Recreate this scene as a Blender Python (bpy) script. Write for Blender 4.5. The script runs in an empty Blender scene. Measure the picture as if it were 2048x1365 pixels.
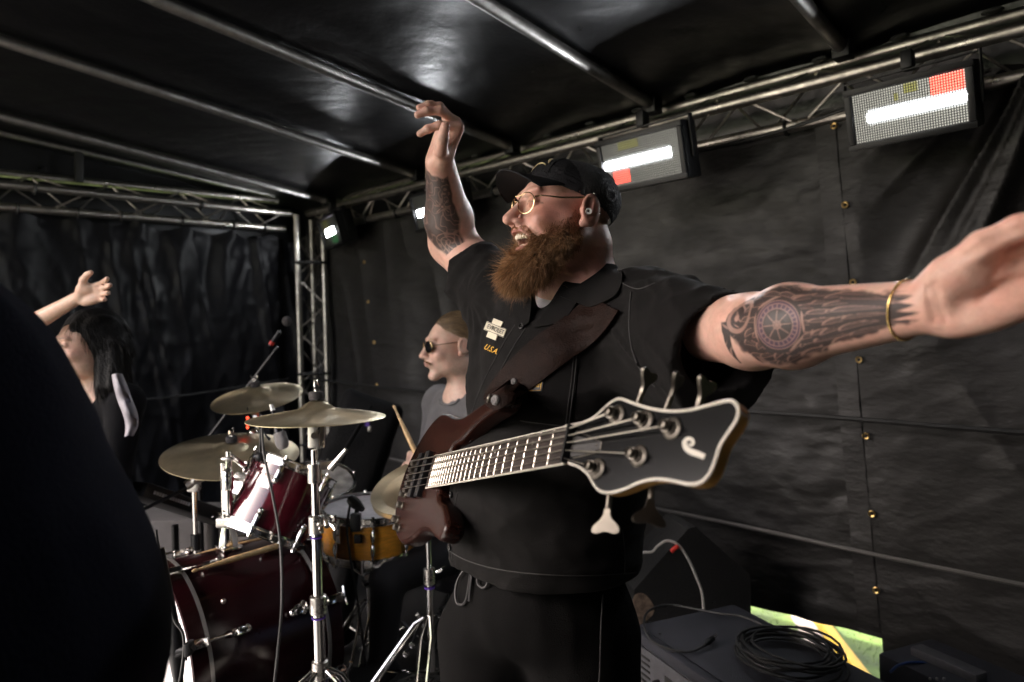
import bpy, bmesh, math, random
import numpy as np
from mathutils import Vector, Matrix

random.seed(7)
RNG = np.random.default_rng(11)
SC = bpy.context.scene
COL = SC.collection

# ------------------------------------------------------------------ camera, sky, sun, exposure
F_PX, CX, CY = 1365.33, 1024.0, 682.5          # 24 mm lens on a 36 mm sensor, in photo pixels
CAM = np.array([0.0, 0.0, 1.5])
ROLL = 0.028
cR = np.array([math.cos(ROLL), 0, -math.sin(ROLL)])
cU = np.array([math.sin(ROLL), 0, math.cos(ROLL)])
cF = np.array([0.0, 1.0, 0.0])

cam_data = bpy.data.cameras.new('camera')
cam = bpy.data.objects.new('camera', cam_data)
COL.objects.link(cam)
cam_data.sensor_width = 36.0
cam_data.lens = 24.0
cam_data.clip_start = 0.02
cam_data.clip_end = 2000
cam_data.dof.use_dof = True
cam_data.dof.focus_distance = 1.36
cam_data.dof.aperture_fstop = 3.2
m3 = Matrix(((cR[0], cU[0], -cF[0]), (cR[1], cU[1], -cF[1]), (cR[2], cU[2], -cF[2])))
cam.matrix_world = Matrix.Translation(Vector(CAM)) @ m3.to_4x4()
SC.camera = cam

# stage axes: U runs along the back wall to the right, V towards the back wall
UX = np.array([0.727, -0.687, 0.0]); UX /= np.linalg.norm(UX)
VX = np.array([-UX[1], UX[0], 0.0])
ZX = np.array([0, 0, 1.0])
def S(a, b, z): return a * UX + b * VX + z * ZX     # stage coordinates to world
ROTZ = math.atan2(UX[1], UX[0])

world = bpy.data.worlds.new('World')
SC.world = world
world.use_nodes = True
wn = world.node_tree
bg = wn.nodes['Background']
sky = wn.nodes.new('ShaderNodeTexSky')
sky.sky_type = 'NISHITA'
sky.sun_disc = False
SUN_EL = math.radians(47)
SUN_DIR = (VX * -0.75 + UX * -0.66); SUN_DIR /= np.linalg.norm(SUN_DIR)
sky.sun_elevation = SUN_EL
sky.sun_rotation = math.atan2(SUN_DIR[0], SUN_DIR[1])
sky.air_density = 0.45; sky.dust_density = 8.0; sky.ozone_density = 0.3
wn.links.new(sky.outputs[0], bg.inputs['Color'])
bg.inputs['Strength'].default_value = 0.14
sun_data = bpy.data.lights.new('sun', 'SUN')
sun_data.energy = 4.5
sun_data.angle = math.radians(0.6)
sun_data.color = (1.0, 0.94, 0.86)
sun = bpy.data.objects.new('sun', sun_data)
COL.objects.link(sun)
sd = Vector(-(SUN_DIR * math.cos(SUN_EL) + ZX * math.sin(SUN_EL)))
sun.rotation_euler = sd.to_track_quat('-Z', 'Y').to_euler()
sun.location = (0, 0, 20)

SC.view_settings.view_transform = 'Standard'
SC.view_settings.look = 'None'
SC.view_settings.gamma = 1.0
SC.view_settings.exposure = 3.2
SC.render.engine = 'CYCLES'
SC.cycles.use_denoising = True
SC.cycles.max_bounces = 6
SC.cycles.diffuse_bounces = 4
SC.cycles.glossy_bounces = 4
SC.cycles.transmission_bounces = 6
SC.cycles.transparent_max_bounces = 8
SC.cycles.sample_clamp_indirect = 6.0
SC.cycles.caustics_reflective = False
SC.cycles.caustics_refractive = False

# ------------------------------------------------------------------ pixel helpers (used while laying out)
def P(px, py, z):
    """world point at camera depth z seen at a photo pixel"""
    return CAM + z * (cF + (px - CX) / F_PX * cR + (CY - py) / F_PX * cU)
def ray(px, py):
    d = cF + (px - CX) / F_PX * cR + (CY - py) / F_PX * cU
    return d / np.linalg.norm(d)
def on_plane(px, py, p0, n):
    d = ray(px, py)
    return CAM + d * (np.dot(np.asarray(p0) - CAM, n) / np.dot(d, n))
def nrm(v):
    v = np.asarray(v, float)
    return v / np.linalg.norm(v)

# ------------------------------------------------------------------ noise
def _h(ix, iy, iz, s):
    n = (ix.astype(np.int64) * 374761393 + iy.astype(np.int64) * 668265263 + iz.astype(np.int64) * 2147483647 + s * 974634141) & 0xffffffff
    n = ((n ^ (n >> 13)) * 1274126177) & 0xffffffff
    n = n ^ (n >> 16)
    return (n & 0xffffff) / float(0xffffff) * 2 - 1
def vnoise(p, s=0):
    p = np.asarray(p, float)
    i = np.floor(p); f = p - i; f = f * f * (3 - 2 * f)
    x, y, z = i[..., 0], i[..., 1], i[..., 2]
    fx, fy, fz = f[..., 0], f[..., 1], f[..., 2]
    def L(a, b, t): return a + (b - a) * t
    c = lambda dx, dy, dz: _h(x + dx, y + dy, z + dz, s)
    return L(L(L(c(0,0,0), c(1,0,0), fx), L(c(0,1,0), c(1,1,0), fx), fy),
             L(L(c(0,0,1), c(1,0,1), fx), L(c(0,1,1), c(1,1,1), fx), fy), fz)
def fbm(p, o=3, s=0):
    p = np.asarray(p, float)
    r = 0; a = 1.0
    for k in range(o):
        r = r + a * vnoise(p * 2 ** k, s + k * 17); a *= 0.5
    return r
def ridge(p, o=3, s=0):
    p = np.asarray(p, float)
    r = 0; a = 1.0
    for k in range(o):
        r = r + a * (1 - np.abs(vnoise(p * 2 ** k, s + k * 17))) ** 3; a *= 0.5
    return r

# ------------------------------------------------------------------ materials
def mat(name, color, rough=0.5, metal=0.0, bump=0.0, bscale=40.0, var=0.0, vscale=6.0, coat=0.0, spec=0.5,
        stretch=None, attr=None, emit=None, estr=0.0, sss=0.0, rvar=0.0, sheen=0.0, aniso=0.0, detail=6.0, color2=None):
    m = bpy.data.materials.new(name)
    m.use_nodes = True
    nt = m.node_tree
    b = nt.nodes['Principled BSDF']
    b.inputs['Base Color'].default_value = (*color, 1)
    b.inputs['Roughness'].default_value = rough
    b.inputs['Metallic'].default_value = metal
    b.inputs['Specular IOR Level'].default_value = spec
    b.inputs['Coat Weight'].default_value = coat
    b.inputs['Coat Roughness'].default_value = 0.08
    if sheen:
        b.inputs['Sheen Weight'].default_value = sheen
        b.inputs['Sheen Roughness'].default_value = 0.5
    if aniso: b.inputs['Anisotropic'].default_value = aniso
    if sss:
        b.inputs['Subsurface Weight'].default_value = sss
        b.inputs['Subsurface Radius'].default_value = (0.012, 0.004, 0.002)
        b.inputs['Subsurface Scale'].default_value = 1.0
    if emit:
        b.inputs['Emission Color'].default_value = (*emit, 1)
        b.inputs['Emission Strength'].default_value = estr
    tc = nt.nodes.new('ShaderNodeTexCoord')
    vec = tc.outputs['Object']
    if stretch:
        mp = nt.nodes.new('ShaderNodeMapping')
        mp.inputs['Scale'].default_value = stretch
        nt.links.new(vec, mp.inputs[0]); vec = mp.outputs[0]
    src = None
    if attr:
        a = nt.nodes.new('ShaderNodeAttribute'); a.attribute_name = attr
        src = a.outputs['Color']
        nt.links.new(src, b.inputs['Base Color'])
    if var or rvar:
        n = nt.nodes.new('ShaderNodeTexNoise')
        n.inputs['Scale'].default_value = vscale; n.inputs['Detail'].default_value = detail
        n.inputs['Roughness'].default_value = 0.65
        nt.links.new(vec, n.inputs['Vector'])
        if var:
            mx = nt.nodes.new('ShaderNodeMix'); mx.data_type = 'RGBA'
            c2 = color2 if color2 else tuple(max(0, c * (1 - var)) for c in color)
            if src is not None:
                mx.blend_type = 'MULTIPLY'
                mx.inputs['B'].default_value = (1 - var, 1 - var, 1 - var, 1)
                nt.links.new(src, mx.inputs['A'])
            else:
                mx.inputs['A'].default_value = (*[c * (1 + var * 0.6) for c in color], 1)
                mx.inputs['B'].default_value = (*c2, 1)
            mr = nt.nodes.new('ShaderNodeMapRange')
            mr.inputs['From Min'].default_value = 0.35; mr.inputs['From Max'].default_value = 0.65
            nt.links.new(n.outputs[0], mr.inputs[0])
            nt.links.new(mr.outputs[0], mx.inputs['Factor'])
            nt.links.new(mx.outputs['Result'], b.inputs['Base Color'])
        if rvar:
            mr2 = nt.nodes.new('ShaderNodeMapRange')
            mr2.inputs['To Min'].default_value = max(0.02, rough - rvar); mr2.inputs['To Max'].default_value = min(1, rough + rvar)
            mr2.inputs['From Min'].default_value = 0.3; mr2.inputs['From Max'].default_value = 0.7
            nt.links.new(n.outputs[0], mr2.inputs[0])
            nt.links.new(mr2.outputs[0], b.inputs['Roughness'])
    if bump:
        n2 = nt.nodes.new('ShaderNodeTexNoise')
        n2.inputs['Scale'].default_value = bscale; n2.inputs['Detail'].default_value = 5
        nt.links.new(vec, n2.inputs['Vector'])
        bp = nt.nodes.new('ShaderNodeBump'); bp.inputs['Strength'].default_value = bump; bp.inputs['Distance'].default_value = 0.01
        nt.links.new(n2.outputs[0], bp.inputs['Height'])
        nt.links.new(bp.outputs[0], b.inputs['Normal'])
    return m

def emission(name, color, strength):
    m = bpy.data.materials.new(name); m.use_nodes = True
    nt = m.node_tree; nt.nodes.clear()
    o = nt.nodes.new('ShaderNodeOutputMaterial'); e = nt.nodes.new('ShaderNodeEmission')
    e.inputs[0].default_value = (*color, 1); e.inputs[1].default_value = strength
    nt.links.new(e.outputs[0], o.inputs[0])
    return m

# ------------------------------------------------------------------ objects
def link(o, parent=None):
    COL.objects.link(o)
    if parent is not None:
        o.parent = parent
        o.matrix_parent_inverse = Matrix.Translation(parent.location).inverted() if parent.type == 'EMPTY' else Matrix()
    return o
def tag(o, label, cat=None, group=None, kind=None):
    if label: o['label'] = label
    if cat: o['category'] = cat
    if group: o['group'] = group
    if kind: o['kind'] = kind
    return o
def thing(name, label, cat, loc=(0, 0, 0), group=None, kind=None):
    o = bpy.data.objects.new(name, None)
    o.empty_display_size = 0.05
    o.location = Vector([float(c) for c in loc])
    COL.objects.link(o)
    return tag(o, label, cat, group, kind)
def mesh_obj(name, v, f, m, parent=None, smooth=True, angle=40, colors=None):
    me = bpy.data.meshes.new(name)
    if isinstance(v, np.ndarray): v = v.astype(float).tolist()
    if isinstance(f, np.ndarray): f = f.tolist()
    me.from_pydata(v, [], f)
    me.validate()
    me.update()
    if smooth:
        me.polygons.foreach_set('use_smooth', [True] * len(me.polygons))
        if angle < 180:
            me.set_sharp_from_angle(angle=math.radians(angle))
    if colors is not None:
        at = me.color_attributes.new('tint', 'FLOAT_COLOR', 'POINT')
        c = np.ones((len(me.vertices), 4), np.float32); c[:, :3] = colors
        at.data.foreach_set('color', c.ravel())
    if m is not None: me.materials.append(m)
    o = bpy.data.objects.new(name, me)
    return link(o, parent)

def frame(axis, hint=None):
    a = nrm(axis)
    h = np.array([0, 0, 1.0]) if hint is None else np.asarray(hint, float)
    if abs(np.dot(a, nrm(h))) > 0.97: h = np.array([1.0, 0.03, 0.02])
    x = nrm(np.cross(h, a)); y = np.cross(a, x)
    return x, y, a

class MB:
    """collects shapes and links them as one mesh object"""
    def __init__(s): s.v = []; s.f = []
    def add(s, v, f):
        n = len(s.v)
        s.v.extend([tuple(map(float, p)) for p in v]); s.f.extend([tuple(i + n for i in q) for q in f])
        return s
    def box(s, c, size, ax=None, bevel=0.0):
        ax = np.eye(3) if ax is None else np.asarray(ax)
        h = np.asarray(size, float) / 2; c = np.asarray(c, float)
        if bevel <= 0:
            pts = [c + ax[0] * h[0] * i + ax[1] * h[1] * j + ax[2] * h[2] * k for k in (-1, 1) for j in (-1, 1) for i in (-1, 1)]
            return s.add(pts, [(0, 2, 3, 1), (4, 5, 7, 6), (0, 1, 5, 4), (2, 6, 7, 3), (0, 4, 6, 2), (1, 3, 7, 5)])
        bm = bmesh.new(); bmesh.ops.create_cube(bm, size=1)
        for q in bm.verts: q.co = Vector((q.co.x * 2 * h[0], q.co.y * 2 * h[1], q.co.z * 2 * h[2]))
        bmesh.ops.bevel(bm, geom=bm.edges[:], offset=bevel, segments=2, profile=0.6, affect='EDGES')
        bm.verts.index_update()
        pts = [c + ax[0] * q.co.x + ax[1] * q.co.y + ax[2] * q.co.z for q in bm.verts]
        fs = [tuple(w.index for w in q.verts) for q in bm.faces]
        bm.free()
        return s.add(pts, fs)
    def tube(s, pts, r, n=8, caps=True, closed=False, hint=None):
        pts = [np.asarray(p, float) for p in pts]; m = len(pts)
        rs = list(r) if hasattr(r, '__len__') else [r] * m
        x = None; V = []; Fc = []
        for i, p in enumerate(pts):
            if closed: t = pts[(i + 1) % m] - pts[i - 1]
            else: t = pts[min(i + 1, m - 1)] - pts[max(i - 1, 0)]
            t = t / (np.linalg.norm(t) + 1e-12)
            if x is None: x, y, _ = frame(t, hint)
            else:
                x = x - t * np.dot(x, t); x = x / (np.linalg.norm(x) + 1e-12)
            y = np.cross(t, x)
            for k in range(n):
                a = 2 * math.pi * k / n
                V.append(p + rs[i] * (math.cos(a) * x + math.sin(a) * y))
        rng = m if closed else m - 1
        for i in range(rng):
            j = (i + 1) % m
            for k in range(n):
                l = (k + 1) % n
                Fc.append((i * n + k, i * n + l, j * n + l, j * n + k))
        if caps and not closed:
            Fc.append(tuple(range(n))[::-1]); Fc.append(tuple((m - 1) * n + k for k in range(n)))
        return s.add(V, Fc)
    def cyl(s, a, b, r, n=12, r2=None):
        return s.tube([a, b], [r, r if r2 is None else r2], n)
    def lathe(s, prof, o, axis, n=24, hint=None, close=False):
        """prof: list of (radius, distance along the axis)"""
        x, y, a = frame(axis, hint); o = np.asarray(o, float); V = []; Fc = []
        m = len(prof)
        for (r, h) in prof:
            for k in range(n):
                t = 2 * math.pi * k / n
                V.append(o + a * h + max(r, 1e-5) * (math.cos(t) * x + math.sin(t) * y))
        for i in range(m if close else m - 1):
            j = (i + 1) % m
            for k in range(n):
                l = (k + 1) % n
                Fc.append((i * n + k, i * n + l, j * n + l, j * n + k))
        return s.add(V, Fc)
    def ball(s, c, r, n=10, ax=None):
        c = np.asarray(c, float); R = np.asarray(r, float) * np.ones(3)
        ax = np.eye(3) if ax is None else np.asarray(ax)
        V = []; Fc = []; m = max(5, n // 2 + 1)
        for i in range(m + 1):
            t = math.pi * i / m
            for k in range(n):
                p = 2 * math.pi * k / n
                q = (math.sin(t) * math.cos(p) * R[0], math.sin(t) * math.sin(p) * R[1], math.cos(t) * R[2])
                V.append(c + q[0] * ax[0] + q[1] * ax[1] + q[2] * ax[2])
        for i in range(m):
            for k in range(n):
                l = (k + 1) % n
                Fc.append((i * n + k, (i + 1) * n + k, (i + 1) * n + l, i * n + l))
        return s.add(V, Fc)
    def prism(s, outline, nvec, t):
        """outline: points of a flat loop; thickened by t along -nvec"""
        nv = nrm(nvec); o = [np.asarray(p, float) for p in outline]; n = len(o)
        V = o + [p - nv * t for p in o]
        Fc = [tuple(range(n)), tuple(range(2 * n - 1, n - 1, -1))]
        for i in range(n):
            j = (i + 1) % n
            Fc.append((i, n + i, n + j, j))
        return s.add(V, Fc)
    def torus(s, c, axis, R, r, n=24, k=8):
        x, y, a = frame(axis); c = np.asarray(c, float)
        return s.tube([c + R * (math.cos(2 * math.pi * i / n) * x + math.sin(2 * math.pi * i / n) * y) for i in range(n)], r, k, closed=True, hint=a)
    def build(s, name, m, parent=None, smooth=True, angle=40):
        return mesh_obj(name, s.v, s.f, m, parent, smooth, angle)

def spline(pts, n=8, closed=False):
    """Catmull-Rom through the points"""
    p = [np.asarray(q, float) for q in pts]; m = len(p); out = []
    for i in range(m if closed else m - 1):
        if closed: a, b, c, d = p[i - 1], p[i], p[(i + 1) % m], p[(i + 2) % m]
        else: a, b, c, d = p[max(i - 1, 0)], p[i], p[i + 1], p[min(i + 2, m - 1)]
        for k in range(n):
            t = k / n
            out.append(0.5 * (2 * b + (c - a) * t + (2 * a - 5 * b + 4 * c - d) * t * t + (3 * b - a - 3 * c + d) * t ** 3))
    if not closed: out.append(p[-1])
    return out
def copy_tree(o, delta, parent=None):
    c = o.copy(); COL.objects.link(c)
    if parent is None: c.location = o.location + Vector([float(x) for x in delta])
    else: c.parent = parent
    for ch in [q for q in o.children]: copy_tree(ch, delta, c)
    return c
def text_mesh(body, size, extrude=0.0, shear=0.0, bold=0.0):
    cu = bpy.data.curves.new('lettering', 'FONT')
    cu.body = body; cu.size = size; cu.extrude = extrude; cu.shear = shear; cu.offset = bold
    cu.align_x = 'CENTER'; cu.align_y = 'CENTER'; cu.resolution_u = 3
    o = bpy.data.objects.new('lettering', cu); COL.objects.link(o)
    dg = bpy.context.evaluated_depsgraph_get(); dg.update()
    me = bpy.data.meshes.new_from_object(o.evaluated_get(dg))
    v = np.array([q.co[:] for q in me.vertices]).reshape(-1, 3); f = [tuple(q.vertices) for q in me.polygons]
    bpy.data.objects.remove(o); bpy.data.curves.remove(cu); bpy.data.meshes.remove(me)
    return v, f

# ------------------------------------------------------------------ implicit surfaces
def smin(a, b, k):
    h = np.maximum(k - np.abs(a - b), 0) / k
    return np.minimum(a, b) - h * h * k * 0.25
def smax(a, b, k): return -smin(-a, -b, k)
def d_ball(p, c, r): return np.linalg.norm(p - np.asarray(c), axis=-1) - r
def d_ell(p, c, r, ax=None):
    q = p - np.asarray(c)
    if ax is not None: q = q @ np.asarray(ax).T
    r = np.asarray(r, float)
    k0 = np.linalg.norm(q / r, axis=-1); k1 = np.linalg.norm(q / (r * r), axis=-1)
    return k0 * (k0 - 1) / np.maximum(k1, 1e-6)
def d_cone(p, a, b, ra, rb):
    a = np.asarray(a, float); b = np.asarray(b, float); ab = b - a
    t = np.clip(((p - a) @ ab) / np.dot(ab, ab), 0, 1)
    return np.linalg.norm(p - a - t[..., None] * ab, axis=-1) - (ra + (rb - ra) * t)
def d_cone2(p, a, b, ra, rb, flat_ax, k):
    """tapered capsule squashed by k along flat_ax"""
    a = np.asarray(a, float); b = np.asarray(b, float); ab = b - a
    t = np.clip(((p - a) @ ab) / np.dot(ab, ab), 0, 1)
    q = p - a - t[..., None] * ab
    fa = np.asarray(flat_ax, float)
    c = q @ fa
    q = q + (c * (1 / k - 1))[..., None] * fa
    return (np.linalg.norm(q, axis=-1) - (ra + (rb - ra) * t)) * min(1.0, k + 0.15)
def d_box(p, c, h, r, ax=None):
    q = p - np.asarray(c)
    if ax is not None: q = q @ np.asarray(ax).T
    q = np.abs(q) - (np.asarray(h) - r)
    return np.linalg.norm(np.maximum(q, 0), axis=-1) + np.minimum(q.max(-1), 0) - r
def chain(p, pts, rs, k=0.01):
    d = None
    for i in range(len(pts) - 1):
        e = d_cone(p, pts[i], pts[i + 1], rs[i], rs[i + 1])
        d = e if d is None else smin(d, e, k)
    return d

def sdf_mesh(f, lo, hi, res, B=12, margin=1.3, relax=1):
    lo = np.asarray(lo, float); hi = np.asarray(hi, float)
    nb = np.ceil((hi - lo) / (res * B)).astype(int)
    g = np.stack(np.meshgrid(*[np.arange(n) for n in nb], indexing='ij'), -1).reshape(-1, 3)
    d = f(lo + (g + 0.5) * res * B)
    g = g[np.abs(d) < res * B * 0.87 * margin + res]
    off = np.stack(np.meshgrid(*[np.arange(B + 1)] * 3, indexing='ij'), -1)
    N = nb * B + 3
    ids, pos, quads = [], [], []
    E = []
    CH = 60
    for s in range(0, len(g), CH):
        gi = g[s:s + CH]
        ii = gi[:, None, None, None, :] * B + off[None]
        D = f((lo + ii * res).reshape(-1, 3)).reshape(len(gi), B + 1, B + 1, B + 1)
        c = [D[:, i:B + i, j:B + j, k:B + k] for i in (0, 1) for j in (0, 1) for k in (0, 1)]
        Cn = np.stack(c, -1)
        ins = Cn < 0
        act = ins.any(-1) & ~ins.all(-1)
        w = np.argwhere(act)
        if len(w) == 0: continue
        cc = Cn[w[:, 0], w[:, 1], w[:, 2], w[:, 3]]
        corner = np.array([(i, j, k) for i in (0, 1) for j in (0, 1) for k in (0, 1)], float)
        acc = np.zeros((len(w), 3)); cnt = np.zeros(len(w))
        for a in range(8):
            for b in range(a + 1, 8):
                if np.abs(corner[a] - corner[b]).sum() != 1: continue
                da, db = cc[:, a], cc[:, b]
                x = (da < 0) != (db < 0)
                t = np.where(x, da / np.where(da == db, 1, da - db), 0)
                pt = corner[a] + t[:, None] * (corner[b] - corner[a])
                acc += pt * x[:, None]; cnt += x
        cell = gi[w[:, 0]] * B + w[:, 1:]
        pos.append(lo + (cell + acc / cnt[:, None]) * res)
        ids.append((cell[:, 0] * N[1] + cell[:, 1]) * N[2] + cell[:, 2])
        for axis, ci in ((0, 4), (1, 2), (2, 1)):
            a0 = cc[:, 0] < 0; a1 = cc[:, ci] < 0
            for flip in (False, True):
                sel = (a0 & ~a1) if not flip else (~a0 & a1)
                if sel.any(): E.append((axis, flip, cell[sel]))
    if not ids: return np.zeros((0, 3)), np.zeros((0, 4), int)
    ids = np.concatenate(ids); pos = np.concatenate(pos)
    o = np.argsort(ids); ids = ids[o]; pos = pos[o]
    st = np.array([N[1] * N[2], N[2], 1])
    for axis, flip, cell in E:
        base = cell @ st
        y, z = st[(axis + 1) % 3], st[(axis + 2) % 3]
        q = np.stack([base - y - z, base - z, base, base - y], -1)
        if flip: q = q[:, ::-1]
        k = np.searchsorted(ids, q); k = np.minimum(k, len(ids) - 1)
        ok = (ids[k] == q).all(-1)
        quads.append(k[ok])
    quads = np.concatenate(quads)
    for _ in range(relax):
        acc = np.zeros_like(pos); cnt = np.zeros(len(pos))
        for i in range(4):
            np.add.at(acc, quads[:, i], pos[quads[:, (i + 1) % 4]] + pos[quads[:, i - 1]]); np.add.at(cnt, quads[:, i], 2)
        pos = np.where(cnt[:, None] > 0, pos * 0.5 + 0.5 * acc / np.maximum(cnt, 1)[:, None], pos)
    return pos, quads
def trace(f, o, d, t0=0.0, t1=4.0, off=0.0):
    """first hit of a ray with the surface f = off"""
    t = t0
    for _ in range(200):
        e = float(f((o + d * t)[None])[0]) - off
        if e < 2e-4: return o + d * t
        t += max(e * 0.7, 2e-4)
        if t > t1: break
    return None
def trace_many(f, pix, t0=0.6, t1=2.4, off=0.0):
    """first hits of many photo-pixel rays with the surface f = off; NaN where a ray misses"""
    pix = np.asarray(pix, float)
    d = cF + (pix[:, :1] - CX) / F_PX * cR + (CY - pix[:, 1:2]) / F_PX * cU
    d /= np.linalg.norm(d, axis=1, keepdims=True)
    t = np.full(len(pix), t0); live = np.arange(len(pix)); out = np.full((len(pix), 3), np.nan)
    for _ in range(90):
        if len(live) == 0: break
        p = CAM + d[live] * t[live, None]
        e = f(p) - off
        hit = e < 4e-4
        out[live[hit]] = p[hit]
        t[live] += np.maximum(e * 0.75, 3e-4)
        live = live[~hit & (t[live] < t1)]
    return out
def grads(f, p, e=4e-3):
    g = np.stack([f(p + np.eye(3)[i] * e) - f(p - np.eye(3)[i] * e) for i in range(3)], -1)
    return g / (np.linalg.norm(g, axis=-1, keepdims=True) + 1e-9)
def grad(f, p, e=1e-3):
    p = np.asarray(p, float)
    q = np.array([p + [e, 0, 0], p - [e, 0, 0], p + [0, e, 0], p - [0, e, 0], p + [0, 0, e], p - [0, 0, e]])
    d = f(q)
    return nrm([d[0] - d[1], d[2] - d[3], d[4] - d[5]])
def snap(f, p, off=0.0, it=6):
    """moves points onto the surface f = off"""
    p = np.array(p, float)
    for _ in range(it):
        e = 1e-3
        d = f(p)
        g = np.stack([f(p + np.eye(3)[i] * e) - f(p - np.eye(3)[i] * e) for i in range(3)], -1)
        g /= np.linalg.norm(g, axis=-1, keepdims=True) + 1e-9
        p = p - g * ((d - off) * 0.9)[:, None]
    return p
# ================================================================== materials of the place
M = {}
M['alu'] = mat('aluminium tube', (0.46, 0.43, 0.39), 0.36, 1.0, bump=0.08, bscale=60, var=0.35, vscale=9, rvar=0.12)
M['alu_dull'] = mat('dull roof tube', (0.36, 0.345, 0.33), 0.42, 1.0, bump=0.1, bscale=40, var=0.4, vscale=7, rvar=0.12)
M['pvc'] = mat('black roof sheet', (0.006, 0.006, 0.007), 0.33, bump=0.16, bscale=34, rvar=0.06, vscale=5)
M['pvc_side'] = mat('black side sheet', (0.006, 0.006, 0.0075), 0.48, bump=0.25, bscale=16, rvar=0.1, vscale=5, spec=0.16)
M['tarp'] = mat('charcoal woven sheet', (0.0145, 0.0132, 0.0123), 0.60, bump=0.32, bscale=26, var=0.25, vscale=4, stretch=(1, 1, 2.2), rvar=0.12)
M['black_plastic'] = mat('black plastic', (0.008, 0.008, 0.009), 0.42, spec=0.3, bump=0.05, bscale=120)
M['black_rubber'] = mat('black rubber', (0.012, 0.012, 0.012), 0.55)
M['grey_rope'] = mat('grey rope', (0.10, 0.095, 0.09), 0.6)
M['brass'] = mat('brass', (0.62, 0.42, 0.16), 0.3, 1.0)
M['floor'] = mat('black stage ply', (0.014, 0.013, 0.012), 0.5, bump=0.2, bscale=30, var=0.4, vscale=3)
M['carpet'] = mat('black carpet', (0.012, 0.011, 0.011), 0.9, bump=0.5, bscale=300)
M['grass'] = mat('meadow grass', (0.034, 0.060, 0.006), 0.8, bump=0.8, bscale=30, var=0.5, vscale=4)
M['blade'] = mat('grass blade', (0.055, 0.10, 0.015), 0.6, var=0.4, vscale=8)
M['path'] = mat('pale gravel path', (0.16, 0.145, 0.13), 0.9, bump=0.5, bscale=60, var=0.3, vscale=10)
M['yellow'] = mat('yellow paint', (0.34, 0.22, 0.012), 0.45, var=0.2)
M['chrome'] = mat('chrome', (0.78, 0.77, 0.75), 0.13, 1.0, rvar=0.08, vscale=30)
M['steel'] = mat('satin steel', (0.55, 0.53, 0.50), 0.3, 1.0, rvar=0.1, vscale=30)
M['led_back'] = mat('pale reflector', (0.62, 0.60, 0.52), 0.35, 0.2, emit=(0.9, 0.88, 0.78), estr=0.10)
M['red_tape'] = mat('red tape', (0.55, 0.03, 0.02), 0.5)

# ================================================================== ground, stage floor
A0, A1, B0, B1 = -4.95, 2.6, -1.7, 2.95
GZ = -0.7
n = 60
gv = [(x, y, GZ) for x in (-400, 400) for y in (-400, 400)]
g = mesh_obj('ground', gv, [(0, 2, 3, 1)], M['grass'])
tag(g, 'sunlit green meadow around the stage', None, kind='structure')
mb = MB()
ax = [UX, VX, ZX]
mb.box(S((A0 + A1) / 2, (B0 + B1) / 2, -0.06), (A1 - A0, B1 - B0, 0.12), ax)
tag(mb.build('stage_floor', M['floor']), 'black stage floor', None, kind='structure')
# path and yellow strip seen under the sheet
pa = on_plane(1628, 1262, (0, 0, GZ), ZX); pb = on_plane(1650, 1300, (0, 0, GZ), ZX)
d = nrm(pb - pa); w = np.array([-d[1], d[0], 0])
pm = MB()
pm.add([pa - d * 4 - w * 0.11 + ZX * 0.004, pa - d * 4 + w * 0.11 + ZX * 0.004, pa + d * 8 + w * 0.11 + ZX * 0.004, pa + d * 8 - w * 0.11 + ZX * 0.004], [(0, 1, 2, 3)])
fm = MB()  # unseen ground patch added; its grey tones the light bounced into the stage
fm.add([S(-14, -1.75, GZ + 0.006), S(14, -1.75, GZ + 0.006), S(14, -16, GZ + 0.006), S(-14, -16, GZ + 0.006)], [(3, 2, 1, 0)])
tag(fm.build('yard', mat('grey asphalt', (0.115, 0.11, 0.10), 0.9, bump=0.4, bscale=80, var=0.3, vscale=3)), 'unseen grey asphalt yard added in front of the stage for its bounce light', None, kind='structure')
tag(pm.build('path', M['path']), 'pale gravel path across the grass', None, kind='structure')
ya = on_plane(1655, 1262, (0, 0, GZ + 0.08), ZX); yb = on_plane(1690, 1308, (0, 0, GZ + 0.08), ZX); yd = nrm(yb - ya)
ym = MB(); yw = np.array([-yd[1], yd[0], 0])
ym.box((ya + yb) / 2, (2.6, 0.07, 0.08), [yd, yw, ZX], 0.012)
tag(ym.build('cable_ramp', M['yellow']), 'yellow strip lying on the grass seen under the sheet', 'cable ramp')
# grass blades behind the gap
gm = MB(); bl = []
gc = on_plane(1700, 1290, (0, 0, GZ), ZX)
for i in range(2600):
    r = 1.5 * math.sqrt(random.random()); t = random.random() * 6.28
    p = gc + np.array([r * math.cos(t), r * math.sin(t), 0]); h = random.uniform(.02, .05); a = random.random() * 6.28
    if abs(np.dot(p - pa, w)) < 0.21 or abs(np.dot(p - ya, yw)) < 0.09: continue
    s_ = np.array([math.cos(a), math.sin(a), 0]) * 0.003; l_ = np.array([random.uniform(-.02, .02), random.uniform(-.02, .02), h])
    gm.add([p - s_, p + s_, p + l_], [(0, 1, 2)])
tag(gm.build('grass', M['blade'], smooth=False), 'short green grass blades behind the stage', None, kind='stuff')

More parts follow.
